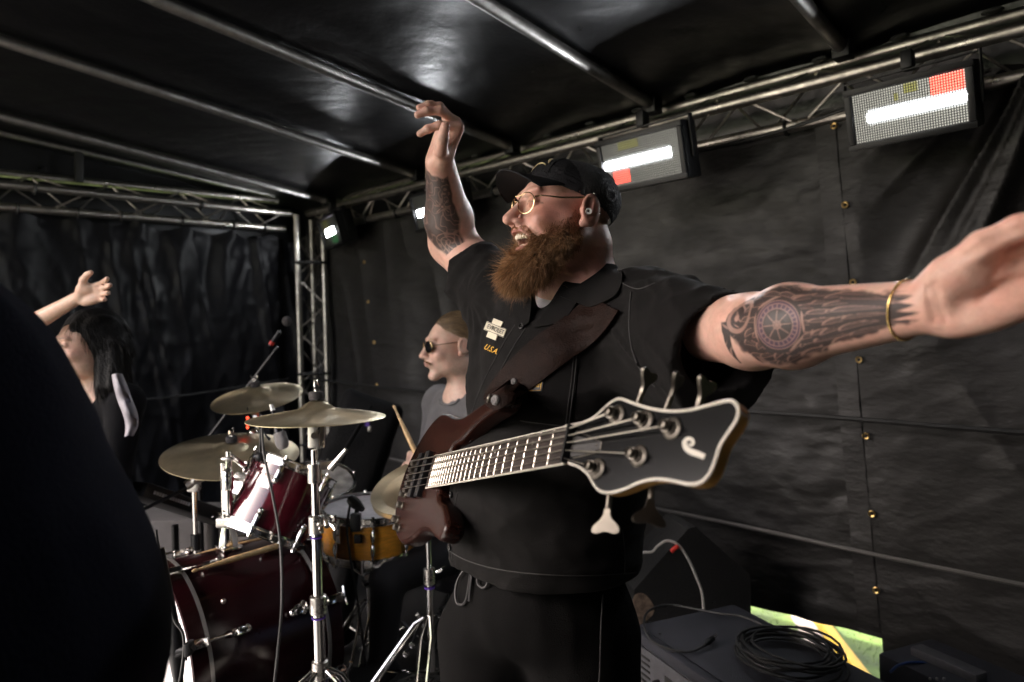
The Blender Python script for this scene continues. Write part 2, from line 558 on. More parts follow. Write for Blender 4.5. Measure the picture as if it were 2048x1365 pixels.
# ================================================================== trusses
def brace_set(root, A, Bp, step, phase, r=0.0055, nm='brace'):
    """zigzag of thin rods between two chords, each rod a part"""
    L = np.linalg.norm(A[1] - A[0]); da = (A[1] - A[0]) / L; db = (Bp[1] - Bp[0]) / L
    k = 0; s = phase
    while s + step < L:
        p, q = (A[0] + da * s, Bp[0] + db * (s + step * 0.86)) if k % 2 == 0 else (Bp[0] + db * (s - step * 0.14 + 0.01), A[0] + da * (s + step * 0.86))
        MB().cyl(p, q, r, 6).build(nm, M['alu'], root)
        s += step; k += 1
def truss(name, label, F, Bm, T, r, step):
    root = thing(name, label, 'truss', (F[0] + F[1]) / 2 * np.array([1, 1, 0]))
    for c in (F, Bm, T):
        MB().cyl(c[0], c[1], r, 14).build('chord', M['alu'], root)
    brace_set(root, F, Bm, step, 0.05)
    brace_set(root, Bm, T, step, 0.12)
    brace_set(root, F, T, step, 0.09)
    return root
back_truss = truss('stage_truss', 'long aluminium lattice truss along the top of the back wall, carrying the strobes',
      (S(-4.60, 2.678, 2.492), S(2.3, 2.678, 2.40)), (S(-4.60, 2.76, 2.38), S(2.3, 2.76, 2.27)), (S(-4.60, 2.82, 2.592), S(2.3, 2.82, 2.50)), 0.0235, 0.21)
side_truss = truss('stage_truss', 'aluminium lattice truss above the left side sheet, running to the corner column',
      (S(-4.61, 2.55, 2.482), S(-4.61, -1.5, 2.39)), (S(-4.70, 2.55, 2.38), S(-4.70, -1.5, 2.27)), (S(-4.80, 2.55, 2.605), S(-4.80, -1.5, 2.46)), 0.0235, 0.21)
col = thing('truss_column', 'upright aluminium truss column in the corner behind the drum kit', 'truss', P(629, 900, 5.1) * np.array([1, 1, 0]))
legs = [P(600, 700, 5.02), P(653, 700, 5.08), P(630, 700, 5.24)]
for l in legs:
    MB().cyl([l[0], l[1], 0], [l[0], l[1], 2.47], 0.0225, 14).build('chord', M['alu'], col)
for i in range(3):
    a, b = legs[i], legs[(i + 1) % 3]
    brace_set(col, (np.array([a[0], a[1], 0.0]), np.array([a[0], a[1], 2.42])), (np.array([b[0], b[1], 0.0]), np.array([b[0], b[1], 2.42])), 0.2, 0.03 + 0.05 * i)
for z in (2.12, 1.30, 0.78):
    MB().tube(spline([np.array([l[0], l[1], z]) + (np.array([l[0], l[1], z]) - np.mean([[q[0], q[1], z] for q in legs], 0)) * 0.16 for l in legs], 4, True), 0.012, 6, closed=True).build('tie_band', M['black_rubber'], col)
# ties that hold the sheets to the lower chords
for i, a in enumerate(np.arange(-4.4, 2.0, 0.42)):
    zc = 2.38 - (a + 4.6) / 6.9 * 0.11
    MB().torus(S(a + 0.05 * math.sin(i * 2.3), 2.76, zc), UX, 0.027, 0.007, 14, 6).build('tie_band', M['black_rubber'], back_truss)
for i, b in enumerate(np.arange(-1.3, 2.5, 0.31)):
    zc = 2.38 - (2.55 - b) / 4.05 * 0.11
    MB().torus(S(-4.70, b + 0.05 * math.sin(i * 1.9), zc), VX, 0.027, 0.007, 14, 6).build('tie_band', M['black_rubber'], side_truss)
    if i % 3 == 1: MB().torus(S(-4.61, b + .1, zc + 0.105), VX, 0.027, 0.009, 14, 6).build('tie_band', M['black_rubber'], side_truss)
for i, a in enumerate(np.arange(-4.3, 1.5, 0.28)):
    zc = 2.592 - (a + 4.6) / 6.9 * 0.092
    MB().ball(S(a, 2.80, zc + 0.028), (0.035, 0.02, 0.012), 8, [UX, VX, ZX]).build('lashing_knot', M['black_rubber'], back_truss)

# ================================================================== roof
RS = 0.098
def roof_z(b): return 2.545 + RS * (2.72 - b)
pl = {-4.323: 'first roof tube from the left side sheet, ending above the corner column', -3.319: 'roof tube ending beside the raised hand, second from the side sheet',
      -2.508: 'roof tube that passes behind the raised hand', -1.636: 'bright roof tube ending above the middle strobe',
      -0.824: 'short visible roof tube ending beside the large right strobe', -0.01: 'roof tube past the right strobe'}
for a, lab in pl.items():
    if a > -0.5: continue
    t = thing('roof_tube', 'grey steel ' + lab, 'tube', S(a, 2.7, roof_z(2.7)), 'tubes under the roof sheet')
    MB().cyl(S(a, 2.74, roof_z(2.74)), S(a, -1.6, roof_z(-1.6)), 0.0245, 18).build('pipe', M['alu_dull'], t)
    MB().box(S(a, 2.70, roof_z(2.70) - 0.005), (0.062, 0.07, 0.066), ax, 0.006).build('end_clamp', M['black_plastic'], t)
t = thing('thin_roof_tube', 'thin dull tube lashed above the left side truss', 'tube', S(-4.75, 2.475, 2.63))
MB().cyl(S(-4.75, 2.50, 2.628), S(-4.75, -1.5, 2.955), 0.017, 12).build('pipe', M['alu_dull'], t)
sp = on_plane(157, 300, S(-4.75, 0, 0), UX)
MB().box(sp - ZX * 0.09, (0.03, 0.05, 0.22), ax, 0.012).build('lashing_strap', M['black_rubber'], t)

def grid_sheet(name, fn, nu, nv, m, parent=None, thick=0.0):
    uu, vv = np.meshgrid(np.linspace(0, 1, nu), np.linspace(0, 1, nv), indexing='ij')
    v = fn(uu.ravel(), vv.ravel())
    idx = np.arange(nu * nv).reshape(nu, nv)
    f = np.stack([idx[:-1, :-1], idx[1:, :-1], idx[1:, 1:], idx[:-1, 1:]], -1).reshape(-1, 4)
    return mesh_obj(name, v, f, m, parent, True, 180)
def lerp(a, b, t): return a + (b - a) * t
def roof_fn(u, v):
    a = lerp(-5.06, 2.68, u); b = lerp(2.90, -1.62, v)
    pipes = np.array([-4.323, -3.319, -2.508, -1.636, -0.824, -0.01, 0.8, 1.6])
    dist = np.min(np.abs(a[:, None] - pipes[None]), 1)
    z = roof_z(b) + 0.030 + 0.035 * (1 - np.exp(-dist * 7))
    q = np.stack([a * 2.0 + b * 0.9, b * 2.2, a * 0], -1)
    z = z + 0.004 * fbm(q * 1.2, 2, 5)
    q2 = np.stack([a * 3.2 + b * 2.2, (b - a * .5) * 9.0, a * 0], -1)
    z = z + 0.0022 * ridge(q2, 2, 9)
    return a[:, None] * UX + b[:, None] * VX + z[:, None] * ZX
o = grid_sheet('roof_sheet', roof_fn, 420, 260, M['pvc'])
tag(o, 'glossy black plastic sheet stretched over the roof tubes', 'tarpaulin')

# the roof sheet turns down behind the trusses at the back and on both sides
def val_back(u, v):
    a = lerp(-5.02, 2.62, u); z = lerp(2.66, 2.0, v)
    b = 2.83 + 0.07 * v ** 0.5 + 0.02 * ridge(np.stack([a * 3 + z, z * 2, a * 0], -1), 2, 51) * v
    return a[:, None] * UX + b[:, None] * VX + z[:, None] * ZX
def val_side(u, v):
    b = lerp(2.92, -1.62, u); z = lerp(roof_z(b) + 0.12, 2.0, v)
    a = -4.975 - 0.03 * v + 0.015 * ridge(np.stack([b * 3 + z, z * 2, b * 0], -1), 2, 52) * v
    return a[:, None] * UX + b[:, None] * VX + z[:, None] * ZX
def val_right(u, v):
    p = val_side(u, v)
    return p + UX * 7.55
for fn_, lab in ((val_back, 'black roof sheet turned down behind the long back truss'), (val_side, 'black roof sheet turned down behind the left side truss'), (val_right, 'black roof sheet turned down over the right side')):
    tag(grid_sheet('roof_valance', fn_, 160, 12, M['pvc']), lab, 'tarpaulin')

# ================================================================== wall sheets
def side_fn(u, v):
    b = lerp(2.86, -1.6, u); z = lerp(2.35, 0.02, v)
    z = z - 0.045 * (1 - v) * np.abs(np.sin(b * math.pi / 0.31)) ** 0.7
    q = np.stack([b * 5.0 + z * .7, z * 0.55, b * 0], -1)
    amp = 0.03 + 0.045 * v
    d = amp * (ridge(q, 2, 3) - 0.8) + 0.02 * fbm(np.stack([b * 7 - z * 2, z * 1.6, b * 0], -1), 3, 8)
    d = d + 0.03 * np.cos(b * 2 * math.pi / 0.31) * np.exp(-v * 7)
    d = d + 0.008 * ridge(np.stack([b * 6 + z * 4, z * 6 - b, b * 0], -1), 3, 4)
    a = -4.80 + d
    return a[:, None] * UX + b[:, None] * VX + z[:, None] * ZX
o = grid_sheet('tarpaulin', side_fn, 300, 170, M['pvc_side'])
tag(o, 'dark shiny sheet hanging in folds along the left side of the stage', 'tarpaulin')

seam_top = on_plane(1668, 252, S(0, 2.74, 0), VX); seam_bot = on_plane(1752, 1200, S(0, 2.74, 0), VX)
def seam_a(z):
    t = (z - seam_bot[2]) / (seam_top[2] - seam_bot[2])
    return (seam_bot @ UX) + t * ((seam_top - seam_bot) @ UX)
def back_fn(u, v):
    # the bottom hem hangs to the floor except by the amplifier, where it is hitched up
    zb = 0.015 + 0.328 * np.clip((lerp(-4.98, seam_a(0.4), u) + 1.75) / 0.25, 0, 1)
    zt = 2.36
    z = lerp(zt, zb, v)
    a = lerp(-4.98, 0, u) + u * seam_a(z)
    q = np.stack([a * 1.2, z * 4.5 + a * .5, a * 0], -1)
    d = 0.008 * ridge(q, 3, 21) + 0.02 * fbm(np.stack([a * 1.3, z * 1.1, a * 0], -1), 3, 2)
    right = np.clip((a + 2.2) / 1.6, 0, 1)
    d = d + right * 0.005 * ridge(np.stack([a * 2.5 + z, z * 13 - a * 2, a * 0], -1), 2, 31)
    left = np.clip((-2.6 - a) / 1.0, 0, 1)
    d = d + left * 0.07 * (ridge(np.stack([a * 1.9 + z * .25, z * 0.35, a * 0], -1), 2, 14) - .7)
    d = d + 0.006 * np.sin(a * 2 * math.pi / 0.6) * np.exp(-v * 9) - right * 0.01 * fbm(np.stack([a * 9, z * 9, a * 0], -1), 2, 77)
    b = 2.785 - d
    return a[:, None] * UX + b[:, None] * VX + z[:, None] * ZX
tb = thing('tarpaulin', 'wide wrinkled charcoal sheet behind the bass player, up to the eyelet seam', 'tarpaulin', S(-2.5, 2.78, 0.4))
grid_sheet('sheet', back_fn, 340, 240, M['tarp'], tb)
def strip_fn(u, v):
    z = lerp(2.36, 0.40, v); a = seam_a(z) + lerp(-0.075, 0.0, u)
    b = 2.752 - 0.006 * fbm(np.stack([a * 3, z * 5, a * 0], -1), 3, 6)
    return a[:, None] * UX + b[:, None] * VX + z[:, None] * ZX
grid_sheet('hem_band', strip_fn, 6, 120, M['tarp'], tb)
def eyelet(p, nv, root, R=0.0125):
    m = MB(); m.lathe([(0.006, 0.0), (0.0065, 0.003), (0.010, 0.0042), (R, 0.003), (R + 0.0005, 0.0), (R, -0.001), (0.006, -0.001)], p, nv, 18, close=True)
    m.build('eyelet', M['brass'], root)
for px, py in [(1668, 252), (1690, 410), (1706, 565), (1718, 720), (1732, 873), (1744, 1028), (1752, 1181)]:
    p = on_plane(px, py, S(0, 2.738, 0), VX)
    eyelet(p, -VX, tb)
for px, py in [(732, 525), (740, 604), (752, 685), (757, 770)]:
    q = on_plane(px, py, S(0, 2.70, 0), VX); eyelet(S(q @ UX, 2.685, q[2]), -VX, tb, 0.012)
# the folded sheet on the right, in front of the hem band
def fold_fn(u, v):
    z = lerp(2.37, 0.03, v)
    a = lerp(0.004, 2.6, u) + seam_a(z)
    w_ = np.clip((a + 0.80) / 0.35, 0, 1)
    # drapes fan out from where the sheet is gathered at the truss
    ang = (a + 0.10) / (np.maximum(2.62 - z, 0.12))
    upper = np.clip((z - 1.25) / 0.6, 0, 1)
    d = w_ * upper * 0.12 * (ridge(np.stack([ang * 2.6 + 0.3, z * 0.5, a * 0], -1), 2, 41) - 0.75)
    d = d + w_ * (0.03 * (ridge(np.stack([(a + z * 0.75) * 1.8, (z - a) * .8, a * 0], -1), 2, 19) - .6))
    d = d + 0.004 * ridge(np.stack([a * 3 + z * 2, z * 8 - a * 3, a * 0], -1), 3, 24) + 0.008 * fbm(np.stack([a * 3, z * 4, a * 0], -1), 3, 28)
    b = 2.758 - d
    return a[:, None] * UX + b[:, None] * VX + z[:, None] * ZX
o = grid_sheet('tarpaulin', fold_fn, 230, 230, M['tarp'])
tag(o, 'dark sheet with big diagonal folds behind the outstretched hand, right of the eyelet seam', 'tarpaulin')
def right_fn(u, v):
    b = lerp(2.7, -1.6, u); z = lerp(2.45, 0.02, v)
    a = 1.95 + 0.05 * ridge(np.stack([b * 3, z * .6, b * 0], -1), 2, 3)
    return a[:, None] * UX + b[:, None] * VX + z[:, None] * ZX
o = grid_sheet('tarpaulin', right_fn, 60, 40, M['pvc_side'])
tag(o, 'black sheet closing the right side of the stage', 'tarpaulin')
def light_block_fn(u, v):  # sheet added out of view; blocks front right light so it falls from the left
    a = lerp(-0.75, 2.5, u); z = lerp(2.95, 0.02, v)
    b = -1.55 + 0.05 * ridge(np.stack([a * 3, z * .6, a * 0], -1), 2, 13)
    return a[:, None] * UX + b[:, None] * VX + z[:, None] * ZX
o = grid_sheet('tarpaulin', light_block_fn, 50, 40, M['pvc_side'])
tag(o, 'unseen black sheet added at the front right of the stage to block light', 'tarpaulin')

# ropes stretched along the walls
def rope(lab, pts, r=0.0065, m='black_rubber'):
    tag(MB().tube(spline(pts, 8), r, 8).build('rope', M[m]), lab, 'rope', 'ropes stretched along the sheets')
rope('black rope stretched across the sheet behind the tuning pegs at elbow height', [S(-4.55, 2.62, 1.27), S(-3.5, 2.64, 1.215), S(-2.3, 2.65, 1.19), S(-1.1, 2.63, 1.19), S(0.0, 2.63, 1.165), S(2.2, 2.63, 1.15)], 0.009)
rope('lower rope stretched across the sheet above the amplifier', [S(-4.55, 2.62, 0.80), S(-3.0, 2.64, 0.75), S(-1.5, 2.63, 0.735), S(-.3, 2.61, 0.70), S(2.2, 2.63, 0.66)], 0.008, 'grey_rope')
rope('rope along the left side sheet behind the cymbals', [S(-4.62, 2.5, 1.27), S(-4.6, 1.6, 1.2), S(-4.62, 0.7, 1.22), S(-4.62, -1.0, 1.2)], 0.007)
rope('black cable drooping under the back truss beside the large strobe', [S(-2.2, 2.72, 2.37), S(-1.6, 2.70, 2.33), S(-1.35, 2.70, 2.295), S(-1.05, 2.70, 2.30), S(-0.78, 2.70, 2.33)], 0.008)

# ================================================================== strobe lights
M['lit_white'] = emission('lit white bar', (0.93, 0.96, 1.0), 20.0)
M['glow_near'] = emission('bright cells', (0.93, 0.96, 1.0), 0.9)
M['glow_far'] = emission('glowing cells', (0.93, 0.95, 0.95), 0.28)
M['lit_red'] = emission('lit red cells', (1.0, 0.09, 0.06), 1.1)
M['lit_yellow'] = emission('lit yellow cells', (0.9, 0.85, 0.15), 0.9)
M['dim_yellow'] = emission('dim yellow cells', (0.55, 0.52, 0.16), 0.14)
M['lit_green'] = emission('lit green cells', (0.10, 0.95, 0.25), 1.3)
M['grid_line'] = mat('dark cell walls', (0.05, 0.05, 0.045), 0.5)
def strobe(lab, cpx, cpy, cz, tilt, lit, W=0.36, H=0.175, yaw=0.0):
    c = P(cpx, cpy, cz)
    t = math.radians(tilt); yv = -VX * math.cos(yaw) + UX * math.sin(yaw)
    nf = nrm(yv * math.cos(t) - ZX * math.sin(t))
    rt = nrm(np.cross(ZX, yv)); rt = UX * math.cos(yaw) + VX * math.sin(yaw)
    up = np.cross(nf, rt); up = up if up[2] > 0 else -up
    A = [rt, up, nf]
    root = thing('strobe_light', lab, 'stage light', c - ZX * 0.15, 'LED strobes on the back truss')
    MB().box(c - nf * 0.055, (W + 0.05, H + 0.045, 0.10), A, 0.008).build('housing', M['black_plastic'], root)
    for s in (-1, 1):
        MB().box(c + up * s * (H / 2 + 0.012) + nf * 0.004, (W + 0.05, 0.020, 0.02), A, 0.003).build('bezel', M['black_plastic'], root)
        MB().box(c + rt * s * (W / 2 + 0.012) + nf * 0.004, (0.020, H + .003, 0.019), A, 0.003).build('bezel', M['black_plastic'], root)
    pnl = MB().box(c - nf * 0.003, (W, H, 0.004), A).build('reflector_panel', M['led_back'], root)
    gm = MB()
    nx, ny = 44, 20
    for i in range(nx + 1): gm.box(c + rt * (i / nx - .5) * W + nf * 0.002, (0.0028, H, 0.006), A)
    for j in range(ny + 1): gm.box(c + up * (j / ny - .5) * H + nf * 0.0022, (W, 0.0030, 0.006), A)
    go = gm.build('cell_grid', M['grid_line'], pnl, smooth=False); go['kind'] = 'stuff'
    for (x0, x1, y0, y1, mm, h) in list(lit):
        if mm == 'lit_white':          # cells next to the bar glow too
            for e0, e1, gm_ in ((0.025, 0.0, 'glow_near'), (0.07, 0.025, 'glow_far')):
                lit = lit + [(x0, x1, y0 - e0, y0 - e1, gm_, -0.001), (x0, x1, y1 + e1, y1 + e0, gm_, -0.001)]
    for (x0, x1, y0, y1, mm, h) in lit:
        x0, x1, y0, y1 = max(x0, .01), min(x1, .99), max(y0, .01), min(y1, .99)
        MB().box(c + rt * ((x0 + x1) / 2 - .5) * W + up * ((y0 + y1) / 2 - .5) * H + nf * h, ((x1 - x0) * W, (y1 - y0) * H, 0.004), A, 0.0015).build('lit_cells', M[mm], pnl)
    # yoke and clamp up to the truss
    for s in (-1, 1):
        MB().box(c + rt * s * (W / 2 + 0.034) - nf * 0.05 + up * 0.05, (0.006, 0.16, 0.03), A, 0.002).build('yoke_arm', M['black_plastic'], root)
    MB().box(c + up * (H / 2 + 0.042) - nf * 0.05, (W + 0.074, 0.006, 0.03), A, 0.002).build('yoke_bar', M['black_plastic'], root)
    top = c + up * (H / 2 + 0.045) - nf * 0.05
    MB().box(top + ZX * 0.025, (0.035, 0.05, 0.06), [UX, VX, ZX], 0.006).build('truss_clamp', M['black_plastic'], root)
    return root
strobe('large right strobe with a white bar and red cells at its upper right', 1816, 217, 2.22, 16,
       [(0.13, 0.99, 0.40, 0.57, 'lit_white', 0.006), (0.71, 0.985, 0.62, 0.98, 'lit_red', -0.001), (0.47, 0.60, 0.80, 0.985, 'dim_yellow', -0.001), (0.39, 0.42, 0.70, 0.84, 'dim_yellow', -0.001)], W=0.325, H=0.16)
strobe('strobe behind the black cap with a white bar and red cells lower left', 1281, 319, 2.70, 12,
       [(0.02, 0.90, 0.42, 0.60, 'lit_white', 0.006), (0.10, 0.34, 0.04, 0.34, 'lit_red', -0.001), (0.22, 0.50, 0.80, 0.985, 'dim_yellow', -0.001)], W=0.345, H=0.17)
strobe('LED strobe half hidden behind the tattooed raised forearm', 872, 418, 3.85, 15, [(0.06, 0.55, 0.36, 0.58, 'lit_white', 0.006)])
strobe('small far LED strobe at the corner column with yellow, white and green cells', 662, 463, 4.72, 15,
       [(0.20, 0.48, 0.62, 0.98, 'lit_yellow', -0.001), (0.24, 0.72, 0.36, 0.62, 'lit_white', 0.006), (0.50, 0.78, 0.02, 0.36, 'lit_green', -0.001)], yaw=-0.25)
# ================================================================== drum kit
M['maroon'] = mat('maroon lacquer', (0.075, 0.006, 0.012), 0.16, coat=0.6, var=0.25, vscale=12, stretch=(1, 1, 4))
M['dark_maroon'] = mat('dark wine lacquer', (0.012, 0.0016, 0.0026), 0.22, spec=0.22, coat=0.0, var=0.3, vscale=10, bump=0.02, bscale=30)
M['amber'] = mat('amber maple lacquer', (0.80, 0.33, 0.03), 0.32, coat=0.3, var=0.22, vscale=10, stretch=(3, 3, 14))
M['skin_head'] = mat('coated drum head', (0.66, 0.65, 0.70), 0.6, var=0.2, vscale=14, bump=0.1, bscale=200)
M['worn_head'] = mat('worn drum head', (0.40, 0.36, 0.33), 0.5, var=0.55, vscale=16, bump=0.1, bscale=120)
M['white_head'] = mat('white front head', (0.70, 0.66, 0.68), 0.45, var=0.05)
M['wood_stick'] = mat('hickory stick', (0.55, 0.36, 0.17), 0.5, var=0.3, vscale=20, stretch=(3, 3, 3), bump=0.1, bscale=80)
M['grey_band'] = mat('grey inlay', (0.20, 0.19, 0.18), 0.35, 0.6)
M['felt'] = mat('dark felt', (0.05, 0.045, 0.045), 0.95, bump=0.4, bscale=400)
M['letter_black'] = mat('black lettering', (0.01, 0.01, 0.01), 0.5)
M['black_shiny'] = mat('gloss black', (0.004, 0.004, 0.0045), 0.2, spec=0.25)
M['grey_case'] = mat('grey case cloth', (0.085, 0.078, 0.076), 0.85, bump=0.3, bscale=200, var=0.15)
M['badge'] = mat('metal badge', (0.50, 0.42, 0.38), 0.3, 0.9, var=0.3, vscale=60)
M['purple'] = mat('purple tape', (0.10, 0.04, 0.35), 0.5)
def cymbal_mat():
    m = mat('hammered bronze', (0.64, 0.54, 0.36), 0.38, 0.92, bump=0.06, bscale=90, var=0.18, vscale=9, rvar=0.05)
    nt = m.node_tree; b = nt.nodes['Principled BSDF']
    b.inputs['Anisotropic'].default_value = 0.75
    t = nt.nodes.new('ShaderNodeTangent'); t.direction_type = 'RADIAL'; t.axis = 'Z'
    nt.links.new(t.outputs[0], b.inputs['Tangent'])
    return m
M['bronze'] = cymbal_mat()

RZ = 0.34                                   # top of the drum riser
KF = np.array([-1.0, 1.96, 0.62]); KDIR = -VX
rc = KF + VX * 0.75
rm = MB(); rm.box(np.array([rc[0], rc[1], RZ / 2 - 0.005]) + UX * -0.15, (2.3, 2.2, RZ - 0.012), [UX, VX, ZX], 0.01)
tag(rm.build('drum_riser', M['carpet']), 'low black carpeted riser under the drum kit', 'riser')

def ring(o, axis, r0, r1, h0, h1, n=56):
    return MB().lathe([(r0, h0), (r1, h0), (r1, h1), (r0, h1)], o, axis, n, close=True)
def drum(name, lab, cat, cb, axis, R, L, shell_m, top_m, bot_m, nl, lug_style, hint=None, hoop_m='chrome', phase=0.0):
    """cb: centre of the bottom head, axis points to the top head"""
    ax_ = nrm(axis); cb = np.asarray(cb, float)
    root = thing(name, lab, cat, cb)
    ring(cb, ax_, R - 0.006, R, 0.004, L - 0.004).build('shell', shell_m, root)
    for h, mm, nm in ((L + 0.002, top_m, 'batter_head'), (-0.002, bot_m, 'resonant_head')):
        MB().lathe([(0.0001, h), (R * 0.5, h), (R - 0.004, h), (R + 0.001, h - 0.006 * (1 if h > 0 else -1))], cb, ax_, 48).build(nm, mm, root)
    for h0, s in ((L, 1), (0, -1)):
        hp = MB().lathe([(R + 0.003, h0 + s * -0.016), (R + 0.010, h0 + s * -0.016), (R + 0.0105, h0 + s * -0.010), (R + 0.006, h0 + s * -0.008), (R + 0.006, h0 + s * 0.006), (R + 0.010, h0 + s * 0.008), (R + 0.0095, h0 + s * 0.012), (R + 0.003, h0 + s * 0.011)], cb, ax_, 56, close=True)
        hp.build('hoop', M[hoop_m], root)
    x, y, _ = frame(ax_, hint)
    for k in range(nl):
        t = 2 * math.pi * (k + phase) / nl; rad = math.cos(t) * x + math.sin(t) * y; tg = np.cross(ax_, rad)
        A = [rad, tg, ax_]
        if lug_style == 'tube':
            for f in (0.33, 0.67):
                lg = MB(); c = cb + rad * (R + 0.010) + ax_ * L * f
                lg.ball(c, (0.011, 0.009, 0.026), 10, A)
                lg.cyl(c - ax_ * 0.032, c + ax_ * 0.032, 0.0042, 8)
                lo = lg.build('lug', M['chrome'], root)
        else:
            for f in (0.16, 0.84):
                lg = MB(); c = cb + rad * (R + 0.008) + ax_ * (L * f)
                lg.box(c, (0.018, 0.017, 0.045), A, 0.005); lg.ball(c + ax_ * (0.026 if f < .5 else -0.026) + rad * 0.004, 0.010, 8)
                lg.build('lug', M['chrome'], root)
        for h0, s in ((L, 1), (0, -1)):
            rd = MB(); q = cb + rad * (R + 0.012) + ax_ * h0
            rd.cyl(q - ax_ * s * min(0.07, L * .4), q + ax_ * s * 0.014, 0.0032, 6); rd.cyl(q + ax_ * s * 0.006, q + ax_ * s * 0.018, 0.006, 8)
            rd.box(q - ax_ * s * 0.004 - rad * 0.002, (0.010, 0.016, 0.022), A, 0.002)
            rd.build('tension_rod', M['chrome'], root)
    return root

# ---- bass drum
KL = 0.34; KR = 0.27
kick = thing('bass_drum', 'dark wine red bass drum with a white front head facing left', 'drum', [KF[0], KF[1], RZ])
kb = KF + VX * KL
kx, ky, _ = frame(KDIR)
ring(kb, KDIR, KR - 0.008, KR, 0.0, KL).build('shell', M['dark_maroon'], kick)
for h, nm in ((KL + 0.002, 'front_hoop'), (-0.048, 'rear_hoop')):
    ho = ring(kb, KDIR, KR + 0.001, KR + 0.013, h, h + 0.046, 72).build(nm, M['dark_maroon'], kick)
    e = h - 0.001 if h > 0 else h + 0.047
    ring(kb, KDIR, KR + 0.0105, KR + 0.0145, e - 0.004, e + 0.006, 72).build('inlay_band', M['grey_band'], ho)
hd = MB().lathe([(0.0001, KL + 0.012), (KR * 0.6, KL + 0.012), (KR - 0.004, KL + 0.010), (KR, KL + 0.004)], kb, KDIR, 56).build('front_head', M['white_head'], kick)
MB().lathe([(0.0001, -0.004), (KR, -0.004)], kb, -KDIR, 48).build('batter_head', M['worn_head'], kick)
# maker's lettering along the upper edge of the front head
lt = MB()
for i, ch in enumerate('TAMA'):
    v, f = text_mesh(ch, 0.062, 0.0006)
    ang = math.radians(58 - i * 10.5)                     # from the near side upwards
    er = UX * math.cos(ang) + ZX * math.sin(ang); et = nrm(np.cross(KDIR, er)); 
    c = KF + KDIR * (0.0145) + er * (KR - 0.052)
    right = UX * math.sin(ang) - ZX * math.cos(ang)
    lt.add([c + right * q[0] + er * q[1] + KDIR * q[2] for q in v], f)
lt.build('lettering', M['letter_black'], hd, smooth=False)
ring(KF + KDIR * 0.0135 + UX * 0.10 - ZX * 0.13, KDIR, 0.062, 0.075, 0, 0.004, 32).build('port_ring', M['white_head'], hd)
MB().lathe([(0.0001, 0), (0.062, 0)], KF + KDIR * 0.0150 + UX * 0.10 - ZX * 0.13, KDIR, 32).build('port_hole', M['letter_black'], hd)
for k in range(8):
    t = 2 * math.pi * (k + 0.55) / 8
    er = UX * math.cos(t) + ZX * math.sin(t); tg = np.cross(KDIR, er); A = [er, tg, KDIR]
    for end, s in ((KL, 1), (0.0, -1)):
        q = kb + KDIR * end + er * (KR + 0.022)
        cl = MB(); cl.box(q + KDIR * s * 0.03, (0.016, 0.026, 0.050), A, 0.005); cl.box(q + KDIR * s * 0.054 - er * 0.010, (0.028, 0.022, 0.008), A, 0.002)
        cl.cyl(q + KDIR * s * 0.03, q - KDIR * s * 0.055, 0.0035, 8); cl.tube([q - tg * 0.028 + KDIR * s * 0.068, q + KDIR * s * 0.064, q + tg * 0.028 + KDIR * s * 0.068], 0.005, 8)
        cl.build('tension_claw', M['chrome'], kick)
        lg = MB(); c = q - KDIR * s * 0.075 - er * 0.008
        lg.box(c, (0.022, 0.022, 0.045), A, 0.007); lg.ball(c - KDIR * s * 0.028, 0.012, 10)
        lg.build('lug', M['chrome'], kick)
ep = kb + KDIR * 0.19 + nrm(UX * 0.55 + ZX * .84) * (KR + 0.001)
MB().ball(P(447, 1203, 1.83), 0.0075, 10).build('vent_badge', M['badge'], kick)
for s in (-1, 1):
    er = nrm(UX * s * 0.95 - ZX * 0.30); q = KF + VX * 0.07 + er * KR
    sp_ = MB(); sp_.cyl(q, q + nrm(er * 1 + KDIR * .4 - ZX * .5) * 0.24, 0.007, 8); sp_.build('spur', M['chrome'], kick)
# tom holder on the bass drum
hb = KF + VX * 0.17 + ZX * (KR + 0.0)
th = MB()
th.box(hb + ZX * 0.006, (0.07, 0.06, 0.012), [UX, VX, ZX], 0.004); th.lathe([(0.030, 0), (0.026, 0.03), (0.019, 0.06), (0.019, 0.085), (0.0125, 0.085), (0.0125, 0.20)], hb + ZX * 0.01, ZX, 20)
th.box(hb + ZX * 0.10, (0.05, 0.05, 0.03), [UX, VX, ZX], 0.006)
th.build('tom_holder', M['chrome'], kick)
for dx, top in ((-0.02, 0.26), (0.02, 0.30)):
    q = hb + UX * dx
    MB().cyl(q + ZX * 0.10, q + ZX * top, 0.0085, 12).build('holder_post', M['chrome'], kick)

# ---- rack toms
TA = nrm(ZX * 0.86 + VX * 0.50 + UX * .02)
tc = P(528, 1069, 2.13)
tom = drum('rack_tom', 'glossy maroon rack tom tilted over the bass drum', 'drum', tc, TA, 0.128, 0.215, M['maroon'], M['skin_head'], M['skin_head'], 6, 'box', phase=0.28)
bp = P(512, 981, 2.02)
fx = nrm(bp - (tc + TA * np.dot(bp - tc, TA)))
MB().box(tc + TA * 0.145 + fx * 0.1295, (0.003, 0.034, 0.042), [fx, np.cross(TA, fx), TA], 0.001).build('badge', M['badge'], tom)
fl = nrm(-UX * .75 - VX * .55); fl = nrm(fl - TA * np.dot(fl, TA))
br = MB(); c = tc + TA * 0.115 + fl * 0.15
br.box(c, (0.05, 0.05, 0.07), [fl, np.cross(TA, fl), TA], 0.008); br.cyl(c, c + fl * 0.05, 0.017, 14); br.cyl(c + TA * .03, c + TA * 0.07 + fl * 0.02, 0.006, 8)
br.build('mount_bracket', M['chrome'], tom)
MB().tube([c + fl * 0.04, hb + UX * -0.02 + ZX * 0.25, hb + UX * -0.02 + ZX * .20], 0.0075, 10).build('mount_arm', M['chrome'], tom)
